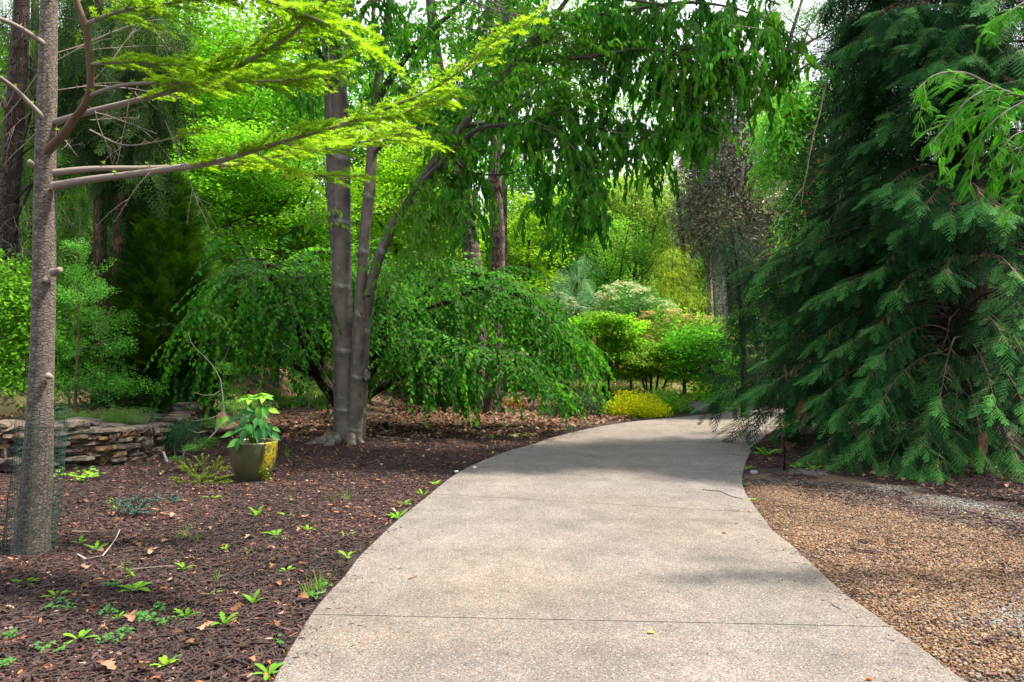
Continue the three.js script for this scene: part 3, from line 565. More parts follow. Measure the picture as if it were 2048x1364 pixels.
  part('rock_body', rg, new THREE.MeshStandardMaterial({ color: new THREE.Color().setRGB(0.2, 0.2, 0.2), map: T.rock, bumpMap: T.rockBump, bumpScale: 0.03, roughness: 0.95 }), rk);
}

// =================== larch on the left ===================
const soupPart = (name, s, mat, parent, pos, stuff) => { if (s.empty) return null; const g = s.geo(); local(g, pos); const m = part(name, g, mat, parent); if (stuff) m.userData.kind = 'stuff'; return m; };
const limbPart = (name, a, radii, mat, parent, pos, o) => part(name, local(limb(Array.isArray(a[0]) ? pxs(a) : a, radii, o), pos), mat, parent);
const plainTwig = new THREE.MeshStandardMaterial({ vertexColors: true, roughness: 0.9 });
{
  seed(31);
  const base = V(X(64, 6.1), 0, -6.1);
  const t = thing('larch_tree', 'slim grey-brown larch with lime green needles, its trunk foot in a wire guard', 'tree', base);
  const tr = [[62, 1135, 6.08], [64, 1085, 6.08], [74, 940, 6.07], [80, 800, 6.05], [85, 690, 6.05], [88, 560, 6.05], [89, 420, 6.05], [91, 300, 6.05], [95, 150, 6.05], [98, 0, 6.05], [100, -300, 6.05], [102, -900, 6.05]];
  limbPart('trunk', tr, [0.143, 0.128, 0.106, 0.089, 0.083, 0.081, 0.079, 0.074, 0.066, 0.060, 0.05, 0.03], M.plateBark, t, base, { sides: 28, step: 0.025, rough: 0.05, tile: 0.4 });
  // pruned branch stubs
  for (const [x, y, dx, dy, r, l] of [[106, 545, 14, -6, 0.022, 0.05], [93, 560, 2, 2, 0.018, 0.05], [96, 752, 6, 2, 0.017, 0.03], [66, 330, -8, -8, 0.017, 0.045]]) { const a = P(x, y, 5.99), b = P(x + dx, y + dy, 5.95); limbPart('branch_stub', [a, a.clone().lerp(b, 0.5), b], [r * 1.5, r * 1.1, r], M.larchTwig, t, base, { sides: 10, step: 0.02, rough: 0.12 }); }
  const G1 = [0.36, 0.60, 0.012], tufts = [tuftT(10, 0.45), tuftT(12, 0.6), tuftT(9, 0.3)];
  const br = [
    { p: [[108, 372, 6.0], [160, 362, 5.95], [250, 350, 5.9], [340, 338, 5.8], [420, 326, 5.7], [490, 306, 5.6], [560, 284, 5.5], [640, 262, 5.4], [710, 240, 5.3], [790, 210, 5.2], [860, 180, 5.1], [930, 135, 5.0], [985, 85, 4.95], [1065, 42, 4.9]], r: [0.034, 0.027, 0.024, 0.023, 0.021, 0.019, 0.016, 0.014, 0.012, 0.01, 0.008, 0.006, 0.004, 0.002], from: 0.3, len: 0.42 },
    { p: [[108, 345, 6.05], [180, 338, 6.1], [300, 336, 6.2], [400, 330, 6.3], [480, 328, 6.35], [560, 310, 6.4], [640, 282, 6.45], [740, 276, 6.5], [860, 288, 6.5]], r: [0.026, 0.021, 0.019, 0.017, 0.015, 0.012, 0.009, 0.006, 0.002], from: 0.34, len: 0.45 },
    { p: [[96, 300, 5.97], [120, 275, 5.9], [150, 235, 5.82], [172, 205, 5.75], [181, 170, 5.7], [178, 110, 5.65], [171, 55, 5.6], [152, 0, 5.55], [140, -60, 5.5]], r: [0.036, 0.03, 0.027, 0.026, 0.025, 0.024, 0.023, 0.022, 0.02], from: 2, mat: 'brown' },
    { p: [[112, 244, 6.05], [170, 226, 5.95], [260, 204, 5.85], [340, 182, 5.75], [440, 150, 5.6], [520, 108, 5.5], [580, 70, 5.4], [640, 15, 5.3], [700, -50, 5.2]], r: [0.026, 0.022, 0.021, 0.019, 0.017, 0.015, 0.013, 0.011, 0.006], from: 0.3, len: 0.5 },
    { p: [[180, 190, 5.72], [230, 173, 5.65], [290, 166, 5.55], [380, 166, 5.4], [480, 163, 5.3], [580, 160, 5.2], [660, 150, 5.1]], r: [0.014, 0.013, 0.012, 0.01, 0.008, 0.006, 0.003], from: 0.25, len: 0.42 },
    { p: [[177, 46, 5.6], [235, 24, 5.5], [310, 12, 5.4], [400, -4, 5.3], [500, -20, 5.2]], r: [0.015, 0.013, 0.011, 0.009, 0.006], from: 0.05, len: 0.5 },
    { p: [[181, 128, 5.66], [270, 124, 5.6], [350, 130, 5.55], [450, 118, 5.5], [560, 60, 5.4], [650, 40, 5.3], [730, 60, 5.25]], r: [0.012, 0.01, 0.008, 0.007, 0.005, 0.004, 0.002], from: 0.0, len: 0.42 },
    { p: [[100, -20, 6.0], [250, -40, 5.7], [420, -30, 5.4], [560, 10, 5.2], [680, 60, 5.1], [740, 100, 5.05]], r: [0.02, 0.017, 0.013, 0.01, 0.006, 0.002], from: 0.2, len: 0.55 },
    { p: [[430, 148, 5.6], [520, 150, 5.45], [620, 140, 5.35], [740, 100, 5.3]], r: [0.008, 0.006, 0.004, 0.002], from: 0.0, len: 0.4 },
    { p: [[500, 300, 5.55], [580, 340, 5.4], [640, 350, 5.3], [720, 352, 5.25]], r: [0.006, 0.005, 0.003, 0.002], from: 0.15, len: 0.32 },
    { p: [[560, 284, 5.5], [620, 300, 5.2], [700, 290, 5.0], [800, 268, 4.9], [850, 270, 4.85]], r: [0.007, 0.006, 0.005, 0.003, 0.002], from: 0.2, len: 0.34 },
    { p: [[700, 245, 5.3], [790, 230, 5.15], [860, 205, 5.05], [910, 195, 5.0]], r: [0.006, 0.004, 0.003, 0.002], from: 0.1, len: 0.34 },
    { p: [[88, 88, 6.0], [60, 68, 5.9], [30, 50, 5.8], [-20, 30, 5.6]], r: [0.022, 0.018, 0.016, 0.014], from: 2 },
    { p: [[86, 236, 6.0], [60, 208, 5.9], [30, 178, 5.8], [-10, 148, 5.6]], r: [0.022, 0.017, 0.015, 0.013], from: 2 },
    { p: [[180, 260, 6.0], [250, 290, 5.8], [330, 280, 5.7], [420, 255, 5.6]], r: [0.006, 0.005, 0.004, 0.002], from: 0.7, len: 0.3 },
  ];
  for (const b of br) {
    const pts = pxs(b.p), cv = new THREE.CatmullRomCurve3(pts, false, 'centripetal'), Ln = cv.getLength(), m = b.mat ? M.brownTwig : M.larchTwig;
    const o = part('branch', local(limb(pts, b.r, { sides: 9, step: 0.04, rough: 0.1, tile: 0.2 }), base), m, t);
    const tw = new Soup(), fo = new Soup();
    const place = (p, v, sc) => { fo.add(pick(tufts), p.clone().add(V(rs(0.008), rs(0.006), rs(0.008))), V(rs(0.35) + v.x * 0.35, 1, rs(0.35) + v.z * 0.35), V(rs(1), 0.1, rs(1)), sc * rr(0.8, 1.2), tint(G1, 0.14, 0.14)); };
    if (b.from < 1) for (let s = b.from * Ln; s < Ln; s += 0.026) {
      const u = s / Ln, p = cv.getPointAt(u), d = cv.getTangentAt(u), sideDir = V(-d.z, 0, d.x).normalize().multiplyScalar(R() < 0.5 ? 1 : -1);
      if (R() < 0.6) place(p, d, 0.03);
      const len = b.len * rr(0.3, 1.05) * (1 - 0.55 * u * u) * sstep(b.from - 0.05, b.from + 0.2, u + 0.05);
      if (len < 0.06) continue;
      const v = d.clone().multiplyScalar(0.9).addScaledVector(sideDir, rr(0.5, 1)).add(V(0, rr(-0.12, 0.22), 0));
      const q = shoot(p, v, len, 0.021, 0.9, 0.06, (pp, vv) => { place(pp, vv, rr(0.026, 0.036)); place(pp.clone().add(V(rs(0.02), rs(0.012), rs(0.02))), vv, 0.03); });
      tw.path(q, 0.0035, 0.0012, [0.22, 0.15, 0.1]);
      if (len > 0.22) for (const sg of [-1, 1]) if (R() < 0.8) { const i = Math.floor(q.length * rr(0.25, 0.6)), v2 = q[i + 1].clone().sub(q[i]).normalize(), s2 = V(-v2.z, -0.05, v2.x).multiplyScalar(sg * 0.9).add(v2); const q2 = shoot(q[i], s2, len * rr(0.3, 0.55), 0.021, 1.0, 0.06, (pp, vv) => place(pp, vv, rr(0.026, 0.036))); tw.path(q2, 0.0025, 0.001, [0.22, 0.15, 0.1]); }
    } else {}
    // bare short spurs on the leafless inner wood
    for (let s = 0.12 * Ln; s < Math.min(1, b.from) * Ln; s += 0.05) { const p = cv.getPointAt(s / Ln); if (R() < 0.5) { const e = p.clone().add(V(rs(0.05), rr(0.015, 0.05), rs(0.05))); tw.rod(p, e, 0.004, 0.003, [0.24, 0.17, 0.12]); if (R() < 0.5) place(e, up, 0.028); } }
    soupPart('twigs', tw, plainTwig, o, base, 1); soupPart('needles', fo, M.leafThin, o, base, 1);
  }
  // thin dead side twigs near the trunk, grey
  const dead = new Soup();
  for (const [x, y, d, x2, y2] of [[115, 105, 6, 330, 95], [115, 120, 6, 260, 75], [180, 130, 5.7, 330, 260], [115, 180, 6, 330, 200], [260, 190, 5.8, 230, 320], [190, 225, 5.8, 300, 265], [180, 170, 5.7, 290, 60], [180, 100, 5.7, 340, 108], [190, 222, 5.8, 210, 315], [340, 100, 5.6, 290, 40], [180, 240, 5.8, 270, 250], [330, 240, 5.6, 390, 420], [110, 270, 6, 180, 330], [300, 345, 5.8, 230, 440], [115, 200, 6, 0, 260], [80, 140, 6, 0, 300], [85, 250, 6, 20, 330]]) {
    const a = P(x, y, d), b = P(x2, y2, d + rs(0.3)), ln = a.distanceTo(b);
    const q = shoot(a, b.clone().sub(a).add(V(0, ln * 0.2, 0)), ln * 1.05, 0.03, 0.5, 0.07, (p, v, u) => { if (R() < 0.75) { const e = p.clone().add(V(rs(0.02), rr(-0.01, 0.03), rs(0.02))); dead.rod(p, e, 0.0022, 0.0015, [0.2, 0.16, 0.14]); } if (R() < 0.09) { const q2 = shoot(p, v.clone().add(V(rs(1), rs(0.7), rs(1))), rr(0.1, 0.35), 0.03, 0.4, 0.09, (p2) => { if (R() < 0.7) dead.rod(p2, p2.clone().add(V(rs(0.018), rs(0.02), rs(0.018))), 0.002, 0.0014, [0.2, 0.16, 0.14]); }); dead.path(q2, 0.0025, 0.001, [0.24, 0.19, 0.17]); } });
    dead.path(q, 0.0042, 0.0014, [0.25, 0.2, 0.18]);
  }
  soupPart('dead_twigs', dead, plainTwig, t, base, 1);

  // wire guard: a bent cylinder of green welded mesh
  const gb = V(X(58, 6.08), 0, -6.08), cage = thing('wire_tree_guard', 'green wire mesh guard bent round the foot of the larch trunk', 'tree guard', gb), ws = new Soup(), k = [0.014, 0.07, 0.056];
  const gr = (y, a) => { const f = 1 + 0.07 * Math.sin(a * 2 + 1) + 0.05 * Math.sin(a * 3 + y * 4), lean = 0.085 * y; return V(Math.cos(a) * 0.175 * f * (1 - 0.02 * y) + lean + 0.006, y, Math.sin(a) * 0.17 * f); };
  const hTop = (a) => 1.02 + 0.05 * Math.sin(a * 2.2) + 0.12 * sstep(0.2, 1, Math.cos(a - 0.4));
  const NA = 34;
  for (let i = 0; i < NA; i++) { const a = i / NA * 6.2832, T2 = hTop(a), pt = []; for (let y = 0; y <= T2; y += 0.1) { const v = gr(y, a); v.x += 0.004 * Math.sin(y * 23 + i); pt.push(v); } ws.path(pt, 0.0017, 0.0017, k); }
  for (let y = 0.02; y < 1.16; y += 0.036) for (let i = 0; i < NA; i++) { const a = i / NA * 6.2832, b = (i + 1) / NA * 6.2832; if (y < hTop(a)) ws.rod(gr(y, a), gr(y, b), 0.0014, 0.0014, k); }
  const wm = part('wire_mesh', ws.geo(), new THREE.MeshStandardMaterial({ vertexColors: true, roughness: 0.5, metalness: 0.2 }), cage);
}

// =================== main tree with three stems ===================
// leafy hanging shoots used by the main tree and the weeping tree
function leafShoot(fo, tw, o, dir, len, { ds = 0.05, grav = 1.4, wob = 0.08, leaf, size, color, twig = [0.1, 0.075, 0.05], r = 0.003, hang = 0.9, v = 0.2, warm = 0.15, floor = -9, pair = false, face = null }) {
  const q = shoot(o, dir, len, ds, grav, wob, (p, d, u, i) => {
    if (p.y < floor) return false;
    for (const sg of pair ? [-1, 1] : [i % 2 ? 1 : -1]) {
      const side = V(-d.z, 0, d.x); const l = side.length(); if (l < 0.2) side.set(rs(1), 0, rs(1)); side.normalize().multiplyScalar(sg * rr(0.5, 1));
      const ld = d.clone().multiplyScalar(0.7).add(side).add(V(rs(0.3), -hang, rs(0.3)));
      const n = face ? face.clone().add(V(rs(0.7), rs(0.5), rs(0.7))) : V(rs(0.8) + side.x * 0.5, 0.9, rs(0.8) + 0.25 + side.z * 0.5);
      fo.add(typeof leaf === 'function' ? leaf() : leaf, p, ld, n, size * rr(0.7, 1.15), tint(color, v, warm));
    }
  });
  tw.path(q, r, r * 0.4, twig);
  return q;
}
{
  seed(41);
  const base = onG(692, 12.5), t = thing('shade_tree', 'tall smooth-barked tree with three stems and long drooping leafy shoots over the path', 'tree', base);
  const st = (name, a, r, o = {}, mat = M.smoothBark) => limbPart(name, a, r, mat, t, base, { sides: 18, step: 0.06, rough: 0.05, tile: 1.3, ...o });
  st('trunk', [[694, 900, 12.55], [692, 860, 12.55], [690, 800, 12.55], [687, 700, 12.55], [684, 600, 12.55], [683, 500, 12.55], [682, 400, 12.55], [682, 300, 12.55], [676, 150, 12.6], [670, 0, 12.6], [664, -220, 12.7], [650, -500, 12.8]], [0.23, 0.20, 0.178, 0.165, 0.158, 0.153, 0.15, 0.142, 0.125, 0.107, 0.08, 0.035], { flare: 0.45, sides: 26, step: 0.04 });
  st('stem', [[706, 885, 12.5], [710, 830, 12.44], [713, 760, 12.4], [716, 690, 12.36], [721, 600, 12.36], [726, 520, 12.38], [731, 450, 12.42], [739, 380, 12.45], [744, 300, 12.5], [752, 200, 12.5], [772, 60, 12.5], [795, -120, 12.5], [830, -380, 12.5]], [0.135, 0.125, 0.106, 0.093, 0.088, 0.086, 0.088, 0.09, 0.084, 0.075, 0.062, 0.045, 0.02]);
  st('stem', [[716, 880, 12.62], [722, 800, 12.55], [726, 740, 12.5], [730, 660, 12.45], [737, 600, 12.4], [756, 520, 12.3], [788, 450, 12.2], [822, 395, 12.05], [852, 348, 11.9], [884, 300, 11.75], [925, 252, 11.6], [985, 178, 11.4], [1045, 108, 11.2], [1105, 38, 11.0], [1160, -40, 10.8], [1230, -160, 10.6]], [0.11, 0.10, 0.08, 0.08, 0.088, 0.082, 0.074, 0.068, 0.063, 0.058, 0.053, 0.047, 0.042, 0.035, 0.027, 0.012]);
  st('stem', [[682, 560, 12.75], [668, 470, 12.8], [664, 380, 12.8], [660, 250, 12.85], [650, 60, 12.9], [630, -150, 13]], [0.07, 0.08, 0.085, 0.08, 0.07, 0.05]);
  // burls and healed scars
  for (const [x, y, d, r] of [[736, 585, 12.3, 0.055], [728, 640, 12.38, 0.05], [733, 752, 12.36, 0.075], [672, 425, 12.42, 0.07], [724, 625, 12.3, 0.05], [714, 508, 12.3, 0.03]]) {
    const g = new THREE.IcosahedronGeometry(r, 2), p = g.attributes.position; for (let i = 0; i < p.count; i++) { const v = V(p.getX(i), p.getY(i), p.getZ(i)), n = 1 + 0.35 * fbm(v.x * 25, v.y * 25, v.z * 25 + x, 3); p.setXYZ(i, v.x * n * 0.8, v.y * n * 1.25, v.z * n); } g.computeVertexNormals();
    g.translate(...P(x, y, d).toArray()); part('burl', local(g, base), M.smoothBark, t);
  }
  // surface roots
  for (const [dx, dz, l] of [[-1, 0.35, 0.55], [-0.6, 0.9, 0.4], [0.5, 0.8, 0.35], [0.95, 0.2, 0.3]]) { const a = base.clone().add(V(dx * 0.16, 0.10, dz * 0.16)), b = base.clone().add(V(dx * l * 0.75, 0.03, dz * l * 0.75)), c = base.clone().add(V(dx * l * 1.25, -0.05, dz * l * 1.25)); limbPart('root', [a, b, c], [0.11, 0.06, 0.025], M.smoothBark, t, base, { sides: 10, step: 0.05, rough: 0.2 }); }
  const limbs = [
    [[[800, 432, 12.15], [848, 362, 12.3], [900, 312, 12.4], [960, 268, 12.4], [1015, 250, 12.3], [1090, 250, 12.1], [1190, 226, 11.9]], [0.06, 0.05, 0.042, 0.035, 0.03, 0.022, 0.008]],
    [[[845, 365, 11.9], [900, 310, 11.5], [950, 262, 11.2], [1000, 250, 10.9], [1080, 255, 10.6], [1150, 300, 10.4], [1180, 360, 10.3]], [0.05, 0.042, 0.035, 0.028, 0.02, 0.014, 0.006]],
    [[[925, 252, 11.6], [990, 240, 11.9], [1050, 205, 12.1], [1110, 165, 12.3], [1180, 130, 12.5], [1260, 110, 12.6], [1380, 70, 12.8]], [0.04, 0.034, 0.03, 0.026, 0.02, 0.014, 0.006]],
    [[[1035, 120, 11.2], [1110, 118, 10.9], [1190, 112, 10.6], [1290, 98, 10.3], [1380, 120, 10.1], [1450, 170, 10.0]], [0.035, 0.03, 0.026, 0.02, 0.012, 0.005]],
    [[[1080, 65, 11.1], [1150, 40, 10.9], [1260, 20, 10.6], [1380, 5, 10.4], [1480, 20, 10.3], [1560, 60, 10.3]], [0.04, 0.034, 0.027, 0.02, 0.012, 0.005]],
    [[[752, 200, 12.5], [800, 130, 12.2], [850, 70, 12.0], [910, 20, 11.8], [960, -40, 11.6]], [0.06, 0.05, 0.04, 0.034, 0.02]],
    [[[676, 200, 12.6], [640, 110, 12.2], [600, 40, 11.9], [560, -30, 11.6]], [0.06, 0.045, 0.035, 0.02]],
    [[[676, 190, 12.6], [700, 90, 12.9], [740, 0, 13.2], [790, -80, 13.4]], [0.05, 0.04, 0.03, 0.02]],
    [[[744, 310, 12.5], [790, 265, 12.1], [830, 255, 11.7], [880, 280, 11.4], [930, 330, 11.2]], [0.04, 0.032, 0.025, 0.016, 0.006]],
    [[[668, 0, 12.6], [760, -60, 12], [900, -70, 11.4], [1060, -40, 10.8], [1200, -10, 10.4], [1330, 10, 10.2]], [0.07, 0.06, 0.05, 0.04, 0.03, 0.01]],
    [[[664, -200, 12.7], [800, -260, 11.8], [1000, -230, 11], [1200, -150, 10.4], [1400, -60, 10.2], [1560, 10, 10.2]], [0.07, 0.06, 0.05, 0.04, 0.03, 0.01]],
    [[[900, 315, 12.4], [935, 340, 12.3], [980, 350, 12.2], [1040, 340, 12.1], [1070, 300, 12]], [0.025, 0.02, 0.016, 0.01, 0.005]],
    [[[960, 268, 12.4], [1020, 215, 12.6], [1080, 170, 12.8], [1150, 150, 13]], [0.03, 0.025, 0.02, 0.01]],
    [[[668, 30, 12.6], [600, 20, 12.2], [540, 50, 11.9], [500, 110, 11.7]], [0.04, 0.03, 0.02, 0.008]],
  ];
  for (const [a, r] of limbs) st('limb', a, r, { sides: 9, step: 0.08, rough: 0.1 }, M.limbBark);
  // hanging shoots. [px, py, rx, ry, depth, depth spread, count, length, lightness]
  const fo = new Soup(), tw = new Soup(), C1 = [0.026, 0.175, 0.013], C2 = [0.14, 0.44, 0.016];
  const zones = [
    [640, 20, 110, 50, 11.9, 0.6, 46, 0.7], [560, 100, 60, 60, 11.7, 0.5, 20, 0.6], [610, 170, 60, 70, 11.9, 0.5, 26, 0.6], [680, 150, 50, 90, 12.2, 0.4, 26, 0.7],
    [780, 40, 80, 60, 12.2, 0.7, 40, 0.7], [770, 160, 60, 60, 12.0, 0.5, 24, 0.6], [840, 180, 60, 70, 11.6, 0.5, 32, 0.7], [860, 60, 50, 50, 12, 0.6, 16, 0.6],
    [900, 260, 70, 60, 11.3, 0.5, 40, 0.7], [880, 200, 60, 40, 11.0, 0.4, 22, 0.6], [960, 230, 60, 50, 11.2, 0.6, 34, 0.7], [1000, 130, 70, 50, 12.2, 0.7, 46, 0.6], [1010, 40, 80, 50, 11.6, 0.7, 54, 0.6], [920, 120, 60, 60, 12.4, 0.6, 34, 0.6], [1080, 150, 60, 50, 12.2, 0.6, 40, 0.6], [1180, 90, 80, 50, 11.8, 0.6, 44, 0.6],
    [1050, 240, 70, 50, 11.2, 0.7, 38, 0.7], [1130, 260, 70, 50, 10.9, 0.7, 42, 0.8], [1150, 200, 70, 45, 11.6, 0.7, 34, 0.7], [1180, 330, 35, 50, 10.4, 0.3, 22, 0.7], [1120, 320, 50, 40, 10.8, 0.4, 24, 0.8],
    [1000, 300, 60, 40, 11.6, 0.5, 26, 0.7], [940, 340, 40, 40, 11.3, 0.4, 22, 0.8], [930, 420, 22, 40, 11.2, 0.25, 15, 0.7],
    [1230, 120, 80, 50, 11.4, 0.8, 30, 0.6], [1210, 40, 90, 50, 10.9, 0.7, 36, 0.6], [1120, 40, 60, 40, 11, 0.5, 18, 0.6], [1290, 140, 60, 60, 10.6, 0.6, 34, 0.7], [1330, 80, 70, 60, 10.4, 0.6, 40, 0.8],
    [1370, 170, 45, 60, 10.2, 0.4, 36, 0.8], [1380, 250, 30, 50, 10.2, 0.3, 22, 0.7], [1300, 260, 30, 60, 10.5, 0.3, 15, 0.6], [1310, 330, 10, 20, 10.4, 0.1, 6, 0.5], [1250, 250, 40, 40, 10.8, 0.4, 20, 0.7],
    [1440, 60, 60, 60, 10.2, 0.5, 40, 0.7], [1470, 130, 50, 60, 10.1, 0.4, 28, 0.7], [1540, 50, 60, 60, 10.3, 0.5, 34, 0.7], [1580, 110, 40, 40, 10.3, 0.3, 16, 0.5], [1530, 190, 25, 40, 10.2, 0.3, 8, 0.5], [1330, 10, 150, 30, 10.3, 0.5, 50, 0.6],
    [1070, 410, 12, 40, 10.8, 0.1, 6, 0.7], [1110, 470, 10, 20, 10.7, 0.1, 6, 0.45], [1160, 410, 30, 30, 10.4, 0.2, 14, 0.6], [1180, 450, 20, 20, 10.4, 0.15, 9, 0.4], [1090, 350, 20, 30, 10.8, 0.2, 8, 0.6],
    [880, 330, 40, 40, 11.2, 0.4, 16, 0.7], [900, 380, 30, 40, 11.3, 0.3, 12, 0.6],
    [1400, 240, 30, 50, 10.2, 0.3, 18, 0.7], [1420, 110, 40, 50, 10.2, 0.3, 20, 0.7], [1290, 310, 25, 30, 10.4, 0.2, 10, 0.6], [1570, 110, 40, 50, 10.3, 0.3, 14, 0.6], [1200, 250, 50, 40, 10.8, 0.4, 20, 0.7],
    // above the frame: the crown that shades the rest
    [1450, -150, 190, 100, 10.9, 1.1, 80, 0.7], [1620, -320, 220, 130, 11.2, 1.3, 70, 0.7],
    [800, -200, 300, 110, 12, 2, 90, 0.7], [1200, -160, 280, 100, 10.8, 1.2, 90, 0.7], [1000, -420, 350, 120, 11.5, 2.2, 70, 0.7],
  ];
  for (const [px, py, rx, ry, d0, rd, n, len] of zones) for (let i = 0; i < n * (py < -50 ? 1.1 : px > 1090 ? 0.52 : 0.5); i++) {
    const d = px < 1010 && py > 80 && py < 420 ? d0 + 1.3 : d0, b = inBall(), o = P(px + b.x * rx, py + b.y * ry, d + b.z * rd), side = V(rs(1), rr(-0.1, 0.5), rs(1)), L2 = len * rr(0.55, 1.25);
    const k = R() < 0.16 ? C2 : mixc(C1, C2, rr(0, 0.3)), m = 2 + Math.floor(R() * 2.5);
    for (let j = 0; j < m; j++) leafShoot(fo, tw, o.clone().add(V(rs(0.05), rs(0.04), rs(0.05))), side.clone().add(V(rs(0.35), rs(0.2), rs(0.35))), L2 * rr(0.6, 1.1), { ds: 0.04, grav: 5, wob: 0.12, leaf: pick([L.ovate, L.ovate2, L.curled]), size: 0.112, color: mixc(k, C2, rr(0, 0.25)), hang: rr(0.9, 2.0), v: 0.3 });
    const far = o.clone().addScaledVector(side.normalize(), -rr(0.2, 0.6)).add(V(0, 0.1, 0)); tw.rod(far, o, 0.007, 0.003, [0.1, 0.085, 0.07]);
  }
  // finer leafy twigs spread in layers over the limbs of the upper middle
  for (const [px, py, rx, ry, d, n] of [[960, 190, 60, 50, 10.9, 60], [1040, 110, 60, 50, 10.7, 60], [900, 270, 40, 40, 11.2, 36], [1090, 60, 70, 50, 10.6, 60], [1000, 60, 70, 50, 11.2, 50], [880, 60, 70, 60, 11.4, 50], [1180, 60, 80, 50, 10.5, 54], [780, 120, 60, 70, 11.6, 50], [840, 240, 40, 40, 11.4, 26], [1120, 180, 70, 40, 10.6, 44], [620, 90, 90, 70, 11.5, 60]])
    for (let i = 0; i < n; i++) { const b = inBall(); leafShoot(fo, tw, P(px + b.x * rx, py + b.y * ry, d + b.z * 0.6), V(rs(1), rr(-0.2, 0.3), rs(1)), rr(0.3, 0.65), { ds: 0.055, grav: 0.9, wob: 0.12, leaf: pick([L.ovate, L.ovate2, L.curled]), size: rr(0.075, 0.11), color: mixc([0.035, 0.21, 0.012], [0.17, 0.48, 0.012], R()), hang: 0.6, v: 0.3 }); }
  // lighter, sunlit shoots low on the leaning stem
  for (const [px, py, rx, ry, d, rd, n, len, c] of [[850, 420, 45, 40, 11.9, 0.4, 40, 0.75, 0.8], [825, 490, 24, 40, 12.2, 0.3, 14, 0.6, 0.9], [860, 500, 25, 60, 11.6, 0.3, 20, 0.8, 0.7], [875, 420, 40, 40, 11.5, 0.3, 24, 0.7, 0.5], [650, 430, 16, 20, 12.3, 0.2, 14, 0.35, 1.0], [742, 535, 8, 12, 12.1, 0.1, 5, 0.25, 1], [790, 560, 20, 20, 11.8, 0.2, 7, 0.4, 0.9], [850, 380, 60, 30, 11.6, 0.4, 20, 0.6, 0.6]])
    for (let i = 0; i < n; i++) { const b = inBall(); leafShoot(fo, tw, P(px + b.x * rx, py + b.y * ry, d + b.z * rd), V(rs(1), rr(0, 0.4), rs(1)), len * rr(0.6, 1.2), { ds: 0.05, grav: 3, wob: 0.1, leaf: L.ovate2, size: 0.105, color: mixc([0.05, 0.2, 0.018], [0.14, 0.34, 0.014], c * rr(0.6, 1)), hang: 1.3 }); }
  // bare bundled twigs crossing the upper middle
  for (let i = 0; i < 26; i++) { const a = P(rr(900, 1010), rr(-10, 60), rr(10.6, 11.2)), b = P(rr(1150, 1290), rr(120, 190), rr(10.4, 11)); const ln = a.distanceTo(b); const q = shoot(a, b.clone().sub(a).add(V(0, ln * 0.1, 0)), ln * rr(0.7, 1.05), 0.1, 0.1, 0.035, (p, v) => { if (R() < 0.12) tw.path(shoot(p, v.clone().add(V(rs(0.6), rs(0.4), rs(0.6))), rr(0.2, 0.5), 0.1, 0.2, 0.05, () => {}), 0.004, 0.0015, [0.1, 0.085, 0.075]); }); tw.path(q, rr(0.006, 0.011), 0.002, [0.1, 0.085, 0.075]); }
  soupPart('twigs', tw, plainTwig, t, base, 1);
  soupPart('crown', fo, M.leafGloss, t, base, 1);
}

